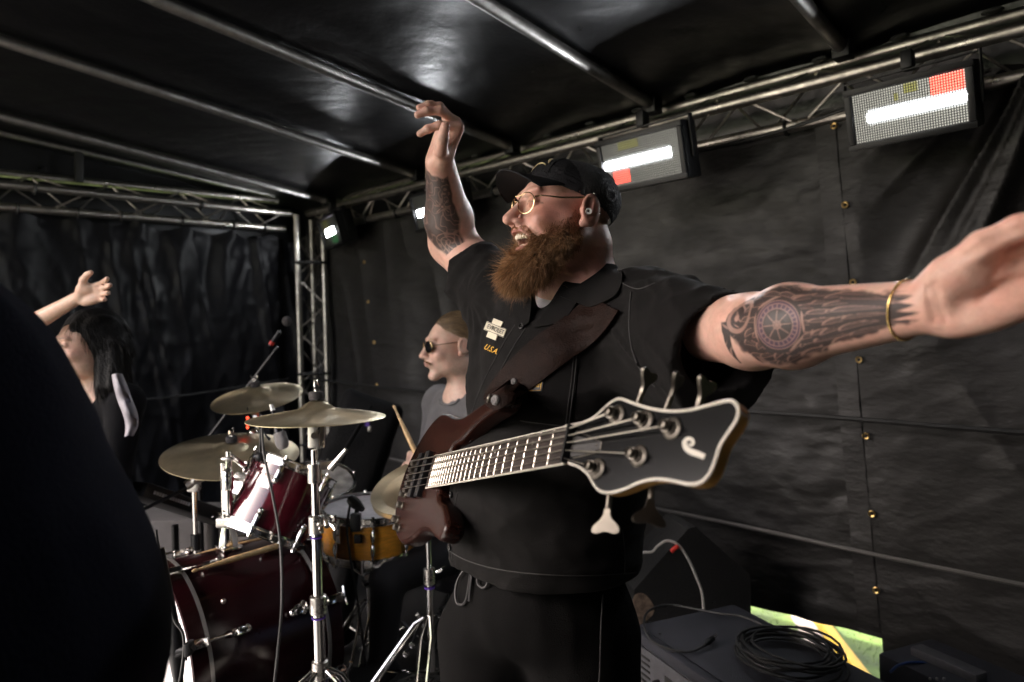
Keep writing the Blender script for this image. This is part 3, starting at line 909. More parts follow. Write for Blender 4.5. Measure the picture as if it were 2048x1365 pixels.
T2 = nrm(ZX * 0.80 - np.array([0, 1, 0]) * 0.30 + np.array([1, 0, 0]) * 0.16)
drum('rack_tom', 'second maroon tom with a worn grey head behind the cymbal stand', 'drum', P(640, 962, 2.85) - T2 * 0.22, T2, 0.138, 0.22, M['maroon'], M['worn_head'], M['skin_head'], 6, 'box', phase=0.1)

MB().tube([P(640, 1000, 2.85), P(600, 1010, 2.6), hb + UX * 0.02 + ZX * 0.29, hb + UX * 0.02 + ZX * 0.2], 0.0085, 10).build('mount_arm', M['chrome'], bpy.data.objects['rack_tom.001'])
# ---- snare
SA = nrm(ZX - np.array([0, 1, 0]) * 0.06 + np.array([1, 0, 0]) * 0.05)
sb = P(738, 1016, 2.45) - SA * 0.145
sn = drum('snare_drum', 'amber wood snare drum with chrome hoops in front of the drummer', 'drum', sb, SA, 0.158, 0.145, M['amber'], M['skin_head'], M['skin_head'], 8, 'tube', hint=np.array([0, 1, 0]), phase=0.36)
sw = MB(); q = P(678, 1068, 2.30)
sw.box(q, (0.014, 0.02, 0.065), [nrm(q - sb - SA * np.dot(q - sb, SA)), np.cross(SA, nrm(q - sb)), SA], 0.004); sw.box(q + ZX * 0.02 + np.array([-.006, -.012, 0]), (0.012, 0.014, 0.05), None, 0.004)
sw.build('strainer', M['chrome'], sn)

def tripod(root, top, foot_z, R, n=3, r=0.0055, a0=0.0, m='chrome', hub=0.0):
    for k in range(n):
        t = a0 + 2 * math.pi * k / n; e = np.array([math.cos(t), math.sin(t), 0]); tg = np.array([-e[1], e[0], 0])
        lg = MB(); z0 = top[2]
        for s in (-1, 1):
            o_ = tg * 0.011 * s
            lg.tube([top + o_ * 0.6 + e * 0.02, top + o_ * 1.6 + e * 0.05 - ZX * 0.02, np.array([*(top + e * R)[:2], foot_z + 0.02]) + o_ * 1.2], r, 8)
        f = np.array([*(top + e * (R + 0.01))[:2], foot_z + 0.012])
        lg.build('leg', M[m], root)
        MB().ball(f, (0.018, 0.018, 0.012), 10).build('rubber_foot', M['black_rubber'], root)
        MB().tube([top - ZX * (z0 - foot_z) * 0.62, top + e * R * 0.55 - ZX * (z0 - foot_z) * 0.50], 0.0045, 6).build('brace', M[m], root)
def wingnut(root, p, axis=ZX, s=1.0, nm='wing_nut'):
    x, y, a = frame(axis); w = MB()
    w.lathe([(0.0001, -0.002), (0.007 * s, -0.002), (0.006 * s, 0.012 * s), (0.0001, 0.012 * s)], p, a, 12)
    for q in (-1, 1):
        w.tube([p + x * 0.004 * q * s + a * 0.004, p + x * 0.013 * q * s + a * 0.012 * s, p + x * 0.016 * q * s + a * 0.024 * s], [0.004 * s, 0.005 * s, 0.003 * s], 8)
    return w.build(nm, M['chrome'], root)
# snare stand
ss = thing('snare_stand', 'chrome tripod stand holding the amber snare', 'stand', [sb[0], sb[1], RZ])
c = sb - ZX * 0.02
MB().cyl([c[0], c[1], RZ + 0.12], c - ZX * 0.03, 0.011, 12).build('tube', M['chrome'], ss)
MB().cyl([c[0], c[1], RZ + 0.06], [c[0], c[1], c[2] - 0.17], 0.0145, 12).build('tube', M['chrome'], ss)
tl = MB(); tl.box(c - ZX * 0.075, (0.035, 0.035, 0.05), None, 0.008); tl.cyl(c + [-.02, -.02, -.11], c + [.02, .01, -.10], 0.016, 14); tl.tube([c + [-.05, -.02, -.05], c + [-.02, -.03, -.07], c + [.05, -.02, -.045]], 0.005, 8)
tl.build('tilter', M['chrome'], ss)
for k in range(3):
    t = 0.6 + k * 2.094; e = np.array([math.cos(t), math.sin(t), 0])
    MB().tube([c - ZX * 0.05, c + e * 0.10 - ZX * 0.02, c + e * 0.172 - ZX * 0.016, c + e * 0.178 + ZX * 0.03], 0.0065, 8).build('basket_arm', M['chrome'], ss)
tripod(ss, np.array([c[0], c[1], RZ + 0.24]), RZ, 0.22, a0=0.4)

# ---- cymbals and their stands
def cymbal(lab, c, nv, D, bell=0.052, group='cymbals of the drum kit'):
    R = D / 2; nv = nrm(nv)
    prof = [(0.006, 0.032), (bell * 0.4, 0.030), (bell * 0.75, 0.021), (bell, 0.012), (bell * 1.25, 0.0085), (R * 0.5, 0.0025), (R * 0.75, -0.004), (R * 0.93, -0.010), (R, -0.0135)]
    full = prof + [(r, h - 0.0016) for r, h in reversed(prof)]
    # a fine, slightly uneven lathed surface
    pr = []
    for i in range(len(prof) - 1):
        for k in range(4):
            t = k / 4; pr.append((lerp(prof[i][0], prof[i + 1][0], t), lerp(prof[i][1], prof[i + 1][1], t)))
    pr.append(prof[-1])
    full = pr + [(r, h - 0.0016) for r, h in reversed(pr)]
    o = MB().lathe(full, c, nv, 72, close=True).build('cymbal', M['bronze'], None, True, 60)
    tag(o, lab, 'cymbal', group)
    return o
def cym_top(root, c, nv):
    nv = nrm(nv)
    MB().lathe([(0.004, 0.033), (0.019, 0.034), (0.020, 0.044), (0.018, 0.054), (0.004, 0.055)], c, nv, 18).build('felt_washer', M['felt'], root)
    wingnut(root, np.asarray(c) + nv * 0.058, nv)
    MB().cyl(np.asarray(c) - nv * 0.06, np.asarray(c) + nv * 0.062, 0.004, 8).build('rod', M['chrome'], root)
c1 = P(634, 826, 1.75); n1 = nrm([0.012, -0.01, 1])
cymbal('crash cymbal seen edge on in front of the truss column', c1, n1, 0.347, 0.044)
st1 = thing('cymbal_stand', 'tall chrome cymbal stand at the front, below the edge-on crash', 'stand', [c1[0], c1[1], RZ], 'cymbal stands')
cym_top(st1, c1, n1)
b1 = P(628, 880, 1.735)
bx = MB(); bx.box(P(628, 862, 1.738), (0.030, 0.012, 0.088), [cR, cF, cU], 0.004); bx.box(P(636, 866, 1.76), (0.035, 0.02, 0.08), [cR, cF, cU], 0.008); bx.cyl(P(628, 872, 1.72), P(628, 872, 1.75), 0.008, 12)
for s in (-9, 9): bx.ball(P(628 + s, 838, 1.73), 0.005, 8)
bx.build('tilter', M['steel'], st1)
base1 = np.array([P(628, 900, 1.735)[0], P(628, 900, 1.735)[1], 0])
def at(z): return np.array([base1[0], base1[1], z])
zt = P(628, 900, 1.735)[2]
MB().cyl(at(zt - 0.20), at(zt), 0.0085, 12).build('tube', M['chrome'], st1)
cl = MB(); cl.cyl(at(zt - .05) + [-.035, -.01, 0], at(zt - .05) + [.05, .02, .01], 0.010, 10); cl.lathe([(0.009, 0), (0.018, 0.002), (0.018, 0.05), (0.009, 0.052)], at(zt - 0.085), ZX, 16); cl.tube([at(zt - .05) + [.04, .0, .0], at(zt - .02) + [.085, -.01, .02]], [0.009, .006], 8)
cl.build('clamp', M['steel'], st1)
z2 = P(637, 1045, 1.735)[2]; z3 = P(643, 1205, 1.735)[2]; z4 = P(648, 1335, 1.735)[2]
MB().cyl(at(z2), at(zt - 0.07), 0.0105, 14).build('tube', M['chrome'], st1)
MB().cyl(at(z3), at(z2), 0.0128, 14).build('tube', M['chrome'], st1)
MB().cyl(at(z4 - 0.05), at(z3), 0.0152, 14).build('tube', M['chrome'], st1)
for z, r in ((z2, 0.0185), (z3, 0.0215), (z4, 0.021)):
    MB().lathe([(r - .006, -0.028), (r, -0.026), (r, 0.016), (r - .006, 0.018)], at(z), ZX, 20).build('collar', M['steel'], st1)
    MB().lathe([(r - .004, -0.040), (r - .0035, -0.036)], at(z), ZX, 16).build('marker_band', M['purple'], st1)
for z, dx in ((z2 + .002, .03), (z3 + .005, -.033)):
    wingnut(st1, at(z) + [dx, -0.012, 0], nrm([dx * 6, -0.5, -0.4]), 1.15)
tripod(st1, at(z4 - 0.005), RZ, 0.27, a0=-2.2, r=0.006)

c2 = P(514, 789, 2.75); n2 = nrm([-0.05, -0.28, 1])
cymbal('small upper crash cymbal left of the truss column', c2, n2, 0.355)
st2 = thing('cymbal_stand', 'chrome stand carrying the upper crash cymbal', 'stand', [c2[0], c2[1], RZ], 'cymbal stands')
cym_top(st2, c2, n2)
MB().cyl([c2[0], c2[1], RZ + .2], c2 - ZX * 0.03, 0.009, 12).build('tube', M['chrome'], st2)
k2 = MB(); k2.box(P(513, 838, 2.73), (0.035, 0.03, 0.05), None, 0.01); k2.ball(P(508, 868, 2.72), 0.022, 10); k2.cyl(P(505, 880, 2.71), P(530, 868, 2.72), 0.012, 10); k2.build('tilter', M['chrome'], st2)
tripod(st2, np.array([c2[0], c2[1], RZ + .3]), RZ, 0.28, a0=0.7)
c3 = P(463, 902, 2.43); n3 = nrm([0.10, -0.20, 1])
cymbal('wide ride cymbal tilted at the left of the kit', c3, n3, 0.462, 0.06)
st3 = thing('cymbal_stand', 'chrome stand below the wide ride cymbal', 'stand', [c3[0], c3[1], RZ], 'cymbal stands')
cym_top(st3, c3, n3)
MB().cyl([c3[0], c3[1], RZ + .2], c3 - ZX * 0.02, 0.010, 12).build('tube', M['chrome'], st3)
tripod(st3, np.array([c3[0], c3[1], RZ + .3]), RZ, 0.28, a0=0.2)
c4 = P(848, 968, 2.17); n4 = nrm([-0.20, -0.34, 1])
cymbal('hi-hat top cymbal behind the bass body', c4, n4, 0.345, 0.05)
cymbal('hi-hat bottom cymbal just under its partner', c4 - n4 * 0.012, -n4, 0.345, 0.05)
st4 = thing('hi_hat_stand', 'chrome hi-hat stand with a pedal beside the bass player', 'stand', [c4[0], c4[1], RZ])
q4 = P(857, 1100, 2.17); h4 = np.array([q4[0], q4[1], 0])
MB().cyl(h4 + ZX * (RZ + .25), np.array([q4[0], q4[1], c4[2] + .1]), 0.0065, 10).build('rod', M['chrome'], st4)
zc_ = P(857, 1150, 2.17)[2]
MB().cyl(h4 + ZX * zc_, h4 + ZX * (c4[2] - .02), 0.0095, 12).build('tube', M['chrome'], st4)
MB().cyl(h4 + ZX * (RZ + .12), h4 + ZX * zc_, 0.0125, 12).build('tube', M['chrome'], st4)
MB().lathe([(.011, -.03), (.018, -.028), (.018, .02), (.011, .022)], h4 + ZX * zc_, ZX, 18).build('collar', M['steel'], st4)
MB().lathe([(.0165, -.043), (.017, -.037)], h4 + ZX * zc_, ZX, 16).build('marker_band', M['purple'], st4)
wingnut(st4, h4 + ZX * (zc_ + .012) + [.028, -.01, 0], nrm([1, -.2, .6]))
zt4 = P(858, 1235, 2.17)[2]
lg = MB(); 
for s in (-1, 1):
    lg.tube([P(857 + 3 * s, 1232, 2.15), P(852 + 11 * s, 1275, 2.14), P(843 + 11 * s, 1362, 2.10), np.array([*P(841 + 6 * s, 1380, 2.09)[:2], RZ + .02])], 0.0055, 8)
lg.build('leg', M['chrome'], st4)
tripod(st4, np.array([q4[0], q4[1], zt4]), RZ, 0.26, n=2, a0=0.3)
pd = MB(); pd.box(h4 + ZX * (RZ + .05) + [-0.08, 0.05, 0], (0.09, 0.26, 0.012), [UX, VX, nrm(ZX - VX * .2)], 0.004); pd.build('pedal', M['steel'], st4)
for px, py in ((837, 1232), (824, 1290), (811, 1308)):
    MB().box(P(px, py, 2.25), (0.016, 0.012, 0.020), [nrm(cR + cU), cF, nrm(cU - cR)], 0.003).build('linkage_block', M['chrome'], st4)
MB().tube([P(845, 1225, 2.25), P(824, 1290, 2.25), P(800, 1318, 2.25)], 0.004, 6).build('linkage', M['black_plastic'], st4)

# ---- extra chrome arms on the left: short cymbal arm and boom clamp
st5 = thing('boom_arm_stand', 'thin chrome upright with a knurled clamp at the far left of the kit', 'stand', np.array([*P(388, 1000, 2.5)[:2], RZ]))
b5 = P(388, 970, 2.5)
MB().cyl([b5[0], b5[1], RZ], b5, 0.0085, 12).build('tube', M['chrome'], st5)
k5 = MB(); k5.box(b5, (0.045, 0.035, 0.05), None, 0.012); k5.cyl(b5 + [-.02, -.02, 0], b5 + [.03, .01, .03], 0.018, 12); k5.ball(b5 + [.012, -.02, .02], 0.016, 8); k5.build('clamp', M['steel'], st5)
MB().cyl(b5, P(425, 945, 2.6), 0.008, 10).build('arm', M['chrome'], st5)
MB().cyl(b5, P(285, 1020, 2.35), 0.0065, 10).build('arm', M['black_plastic'], st5)
MB().lathe([(.009, -.03), (.017, -.028), (.017, .03), (.009, .032)], np.array([b5[0], b5[1], P(390, 1085, 2.5)[2]]), ZX, 16).build('collar', M['black_plastic'], st5)
tp = P(455, 950, 2.06)
ex = thing('wing_post', 'chrome post with a flat wing nut beside the maroon tom', 'hardware', tp - ZX * 0.12)
MB().lathe([(0.0001, 0.0), (.016, 0.001), (.017, .016), (.012, .024), (.006, .03), (.004, .055), (.0001, .056)], tp - ZX * 0.01, ZX, 18).build('cap', M['chrome'], ex)
MB().ball(tp + ZX * 0.048, (0.020, 0.006, 0.0065), 12).build('wing_nut', M['steel'], ex)
MB().lathe([(.017, -.045), (.018, -.043), (.018, -.008), (.017, -.006)], tp, ZX, 18).build('sleeve', M['chrome'], ex)
MB().cyl(tp - ZX * 0.16, tp - ZX * 0.03, 0.0085, 12).build('post', M['chrome'], ex)
MB().box(P(465, 1045, 2.05), (0.09, 0.03, 0.03), [cR, cF, cU], 0.006).build('cross_block', M['steel'], ex)
MB().cyl(P(465, 1045, 2.05), hb + ZX * 0.12, 0.009, 10).build('cross_arm', M['chrome'], ex)

# ---- sticks
def stick(lab, a, b, r=0.0072, group='drumsticks'):
    a = np.asarray(a); b = np.asarray(b); L = np.linalg.norm(b - a); d = (b - a) / L
    o = MB().tube([a, a + d * .004, a + d * 0.010, a + d * 0.016, a + d * .06, a + d * .12, b - d * .004, b], [.0015, .0045, .0048, .003, .0052, r, r, r * .7], 10).build('drumstick', M['wood_stick'])
    return tag(o, lab, 'drumstick', group)
kt = KF[2] + KR
def on_kick(px, py, dz): return on_plane(px, py, (0, 0, kt + dz), ZX)
stick('pale wooden drumstick lying across the bass drum, nearer one', P(384, 1143, 1.80), P(556, 1092, 2.02), 0.0085)
stick('pale wooden drumstick lying across the bass drum, farther one', P(340, 1125, 2.00), P(530, 1078, 2.20), 0.008)

# ---- microphones
def cable(lab, pts, r=0.0035, m='black_rubber', nm='cable', group='black cables around the drums'):
    o = MB().tube(spline(pts, 8), r, 6).build(nm, M[m]); return tag(o, lab, 'cable', group)
M['mic_grille'] = mat('grey mic grille', (0.22, 0.21, 0.21), 0.5, 0.7, bump=0.6, bscale=900)
mt = thing('tom_microphone', 'dark microphone with grey grille pointing down at the maroon tom', 'microphone', P(556, 870, 2.06))
ma, mb_ = P(546, 822, 2.08), P(568, 900, 2.06); md = nrm(mb_ - ma)
MB().lathe([(.0001, 0), (.007, 0), (.009, .03), (.014, .055), (.016, .07)], ma, md, 18).build('body', M['black_shiny'], mt)
MB().lathe([(.016, .07), (.019, .072), (.020, .10), (.018, .112), (.012, .120), (.0001, .122)], ma, md, 18).build('grille', M['mic_grille'], mt)
MB().cyl(ma - md * .02, ma + md * .01, .007, 10).build('plug', M['steel'], mt)
cl = MB(); cl.tube([P(540, 880, 2.1), P(522, 860, 2.1), P(520, 915, 2.1), P(525, 925, 2.09)], 0.005, 8); cl.ball(P(520, 915, 2.1), 0.016, 10); cl.build('rim_clip', M['black_plastic'], mt)
ms = thing('snare_microphone', 'black clip-on microphone over the snare rim', 'microphone', P(715, 1040, 2.3))
sa, sb2 = P(700, 998, 2.36), P(728, 1022, 2.32); sdv = nrm(sb2 - sa)
MB().lathe([(.0001, 0), (.016, .002), (.020, .015), (.019, .035), (.013, .06), (.009, .07), (.0001, .071)], sa, sdv, 16).build('body', M['black_plastic'], ms)
cl = MB(); cl.box(P(712, 1045, 2.29), (0.035, 0.03, 0.06), None, 0.006); cl.box(P(716, 1078, 2.285), (0.026, 0.02, 0.03), None, 0.005); cl.tube([P(712, 1045, 2.29), P(714, 1020, 2.31)], 0.008, 8); cl.build('rim_clip', M['black_plastic'], ms)
mo = thing('overhead_microphone', 'pencil microphone with a red ring on a long boom above the cymbals', 'microphone', np.array([*P(420, 865, 3.0)[:2], RZ]))
MB().cyl(P(398, 900, 3.0), P(556, 694, 3.0), 0.0065, 8).build('boom', M['black_plastic'], mo)
oa, ob = P(540, 692, 2.95), P(574, 643, 2.95); od = nrm(ob - oa)
MB().lathe([(.0001, 0), (.009, .0), (.010, .04), (.011, .075), (.0001, .076)], oa, od, 12).build('body', M['black_plastic'], mo)
MB().ball(ob, 0.022, 10).build('foam_cap', M['felt'], mo)
MB().lathe([(.0112, .006), (.0118, .006), (.0118, .022), (.0112, .022)], oa, od, 12, close=True).build('ring', M['red_tape'], mo)
q = P(398, 900, 3.0); MB().cyl([q[0], q[1], 0.0], q, 0.010, 10).build('pole', M['black_plastic'], mo)
cable('black cable hanging from the tom microphone down past the bass drum', [P(524, 830, 2.0), P(527, 900, 1.98), P(545, 990, 1.93), P(560, 1080, 1.88), P(564, 1200, 1.8), P(556, 1300, 1.78), P(545, 1400, 1.75)], 0.0038)
cable('thin black cable running from the snare microphone to the floor', [P(700, 1010, 2.3), P(694, 1060, 2.28), P(703, 1130, 2.28), P(716, 1210, 2.28), P(727, 1290, 2.28), P(735, 1385, 2.28)], 0.0045)
# ---- kick microphone stand, nearer the camera
ks = thing('microphone_stand', 'short black microphone stand in front of the white bass drum head', 'stand', np.array([*P(352, 1300, 1.55)[:2], 0]))
MB().cyl(P(320, 1097, 1.55), P(352, 1262, 1.55), 0.0092, 12).build('boom', M['black_plastic'], ks)
MB().tube([P(350, 1250, 1.55), P(354, 1300, 1.55), P(356, 1352, 1.55)], [.011, .020, .012], 12).build('grip', M['black_plastic'], ks)
MB().cyl(P(356, 1345, 1.55), np.array([*P(356, 1345, 1.55)[:2], 0.05]), 0.011, 12).build('pole', M['black_plastic'], ks)
for a_, b_ in (((336, 1306), (372, 1300)), ((352, 1312), (386, 1293))):
    MB().cyl(P(*a_, 1.54), P(*b_, 1.54), 0.009, 10).build('knob', M['black_plastic'], ks)
MB().box(P(378, 1297, 1.535), (0.012, 0.03, 0.03), None, 0.004).build('knob', M['black_plastic'], ks)
tripod(ks, np.array([*P(356, 1345, 1.55)[:2], 0.25]), 0.0, 0.3, r=.006, m='black_plastic')
cable('thin cable clinging to the black kick microphone stand', [P(312, 1060, 1.54), P(318, 1100, 1.535), P(345, 1230, 1.53), P(366, 1268, 1.53), P(366, 1320, 1.53), P(352, 1400, 1.53)], 0.003)
# ---- keyboard, grey case behind, red lamps, bag
kbd = thing('keyboard', 'black keyboard with a row of buttons behind the chrome arms', 'keyboard', np.array([*P(380, 1020, 2.75)[:2], RZ]))
ka, kb2 = P(255, 975, 2.55), P(486, 1052, 3.0); kd = nrm(kb2 - ka); kn = nrm(np.cross(kd, ZX)); ku = np.cross(kn, kd)
L = np.linalg.norm(kb2 - ka)
MB().box((ka + kb2) / 2, (L, 0.22, 0.055), [kd, kn, ku], 0.01).build('body', M['black_plastic'], kbd)
for i in range(14):
    MB().box(ka + kd * (0.04 + i * 0.012) - kn * 0.111 * (1 if np.dot(kn, cF) > 0 else -1) + ku * 0.0, (0.008, 0.004, 0.012), [kd, kn, ku], 0.001).build('button', M['skin_head'], kbd)
for i in range(5):
    p = P(360 + i * 22, 1016 + i * 6, 2.72); MB().ball(p, 0.006, 8).build('knob', M['chrome'], kbd)
for px in (350, 430):
    q = P(px, 1050, 2.75); MB().cyl([q[0], q[1], 0], q, 0.014, 8).build('leg', M['black_plastic'], kbd)
gc_ = P(420, 1075, 3.2)
gb = MB(); gb.box([gc_[0], gc_[1], (gc_[2] + .12) / 2 + .02], (0.75, 0.35, gc_[2] + .10), [nrm(cR * [1, 1, 0]), cF, ZX], 0.02)
gb = gb.build('speaker_cabinet', M['grey_case']); tag(gb, 'tall grey cloth-fronted cabinet behind the bass drum', 'speaker')
rl = thing('red_lamp_string', 'string of four red lamps hanging left of the tom microphone', 'lamp', P(495, 870, 2.6))
M['red_glow'] = emission('red glow', (1.0, 0.07, 0.03), 0.5)
for i in range(4): MB().ball(P(495, 836 + i * 6.5, 2.6), 0.0055, 8).build('lamp', M['red_glow'], rl)
MB().cyl(P(495, 815, 2.6), P(496, 875, 2.6), 0.002, 6).build('cord', M['black_rubber'], rl)
M['bag'] = mat('black nylon', (0.004, 0.004, 0.0045), 0.7, spec=0.15, bump=0.3, bscale=90)
bg_ = thing('gig_bag', 'black soft gig bag leaning against the column behind the drums', 'bag', np.array([*P(700, 1000, 3.6)[:2], 0]))
b0, b1_ = P(655, 1060, 3.6), P(745, 815, 3.75); bd = nrm(b1_ - b0)
def bagf(p): return d_box(p, (b0 + b1_) / 2, (0.17, 0.09, np.linalg.norm(b1_ - b0) / 2 + .06), 0.05, [nrm(np.cross(cF, bd)), nrm(np.cross(bd, nrm(np.cross(cF, bd)))), bd]) + 0.006 * fbm(p * 9, 2, 3)
lo = np.minimum(b0, b1_) - .3; hi = np.maximum(b0, b1_) + .3
v, f = sdf_mesh(bagf, lo, hi, 0.015); mesh_obj('body', v, f, M['bag'], bg_)
for px, py, mm in ((735, 848, 'purple'), (739, 858, 'steel')): MB().box(P(px, py, 3.5), (.02, .01, .03), None, .004).build('tag', M[mm], bg_)
MB().tube([P(660, 1010, 3.45), P(690, 900, 3.5), P(742, 812, 3.6)], 0.012, 8).build('strap', M['bag'], bg_)
M['orange'] = mat('orange plastic', (0.7, 0.25, 0.04), 0.5)
oc = thing('clamp_light', 'small orange and white clip hanging on the far rope', 'clip', P(770, 880, 4.2))
MB().box(P(769, 872, 4.2), (.02, .015, .035), None, .006).build('top', M['orange'], oc)
MB().ball(P(770, 887, 4.2), (.016, .012, .022), 8).build('bulb', mat('peach plastic', (.5, .3, .2), .5), oc)
# ================================================================== people: shared tools
SKIN_RADIUS = 1
def skin_mat(name, seed=0):
    m = mat(name, (0.55, 0.36, 0.28), 0.45, attr='tint', var=0.16, vscale=70, bump=0.14, bscale=380, sss=0.08, spec=0.42)
    return m
M['skin'] = skin_mat('skin')
def within(p, f, c, R, far=0.03):
    """evaluates f only near its bounding ball"""
    d = np.linalg.norm(p - np.asarray(c), axis=-1) - R
    out = d + far
    k = d < far
    if k.any(): out[k] = f(p[k])
    return out
def rotv(v, ax, a):
    ax = nrm(ax); v = np.asarray(v, float)
    return v * math.cos(a) + np.cross(ax, v) * math.sin(a) + ax * np.dot(ax, v) * (1 - math.cos(a))

class Hand:
    """d: along the fingers, n: out of the palm, s: towards the thumb"""
    def __init__(h, wrist, d, n, size=1.0, curls=None, spread=0.10, thumb=None, palm_bend=0.0, side=None):
        h.w = np.asarray(wrist, float); h.d = nrm(d); n = np.asarray(n, float); h.n = nrm(n - h.d * np.dot(n, h.d))
        h.s = np.cross(h.n, h.d)
        if side is not None and np.dot(h.s, side) < 0: h.s = -h.s
        k = size; h.k = k
        L = [(0.046, 0.027, 0.022), (0.050, 0.030, 0.023), (0.046, 0.028, 0.022), (0.037, 0.021, 0.019)]
        off = [0.031, 0.0105, -0.0105, -0.031]; ln = [0.095, 0.099, 0.094, 0.086]; rr = [0.0098, 0.0102, 0.0096, 0.0085]
        curls = curls or [(20, 25, 15)] * 4
        h.f = []
        for i in range(4):
            b = h.w + h.d * ln[i] * k + h.s * off[i] * k
            dirv = rotv(h.d, h.n, 0); sp = (1.5 - i) / 1.5 * spread
            dirv = nrm(h.d + h.s * sp)
            ax = np.cross(dirv, h.n)
            pts = [b - h.d * 0.03 * k, b]; a = 0
            for j in range(3):
                a += math.radians(curls[i][j])
                q = pts[-1] + rotv(dirv, ax, a) * L[i][j] * k
                pts.append(q)
            h.f.append((pts, [rr[i] * 1.10 * k, rr[i] * 1.08 * k, rr[i] * k, rr[i] * 0.94 * k, rr[i] * 0.80 * k]))
        tb = h.w + h.d * 0.026 * k + h.s * 0.030 * k + h.n * 0.008 * k
        thumb = thumb or [(0.7, 0.7, 0.25), (0.9, 0.45, 0.15), (1, .3, .1)]
        pts = [h.w + h.d * 0.015 * k + h.s * 0.012 * k, tb]
        for (a, b, c), l in zip(thumb, (0.042, 0.034, 0.028)):
            pts.append(pts[-1] + nrm(h.d * a + h.s * b + h.n * c) * l * k)
        h.t = (pts, [0.016 * k, 0.0185 * k, 0.0150 * k, 0.0128 * k, 0.0105 * k])
        h.c = h.w + h.d * 0.08 * k
    def sdf(h, p):
        k = h.k; ax = [h.d, h.s, h.n]
        d = d_box(p, h.w + h.d * 0.050 * k - h.n * 0.002 * k, (0.052 * k, 0.041 * k, 0.0135 * k), 0.0125 * k, ax)
        d = smin(d, d_ell(p, h.w + h.d * 0.036 * k + h.s * 0.024 * k + h.n * 0.011 * k, (0.036 * k, 0.022 * k, 0.016 * k), ax), 0.014 * k)
        d = smin(d, d_ell(p, h.w + h.d * 0.040 * k - h.s * 0.026 * k + h.n * 0.008 * k, (0.042 * k, 0.017 * k, 0.014 * k), ax), 0.014 * k)
        d = smin(d, chain(p, *h.t, k=0.006 * k), 0.012 * k)
        fs = None
        for pts, rs in h.f:
            e = chain(p, pts, rs, 0.004 * k)
            for j in (2, 3): e = smin(e, d_ball(p, pts[j], rs[j] * 1.05), 0.004 * k)
            fs = e if fs is None else smin(fs, e, 0.0035 * k)
        return smin(d, fs, 0.007 * k)
    def nails(h, root, m):
        for pts, rs in h.f + [h.t]:
            a, b = pts[-2], pts[-1]; t = nrm(b - a); nn = nrm(-h.n + t * np.dot(h.n, t)) if pts is not h.t[0] else nrm(np.cross(t, np.cross(h.d, t)) * -1 + h.s * .5)
            MB().ball(b - t * 0.001 + nn * rs[-1] * 0.78, (0.0062 * h.k, 0.0048 * h.k, 0.0016), 10, [t, np.cross(nn, t), nn]).build('fingernail', m, root)

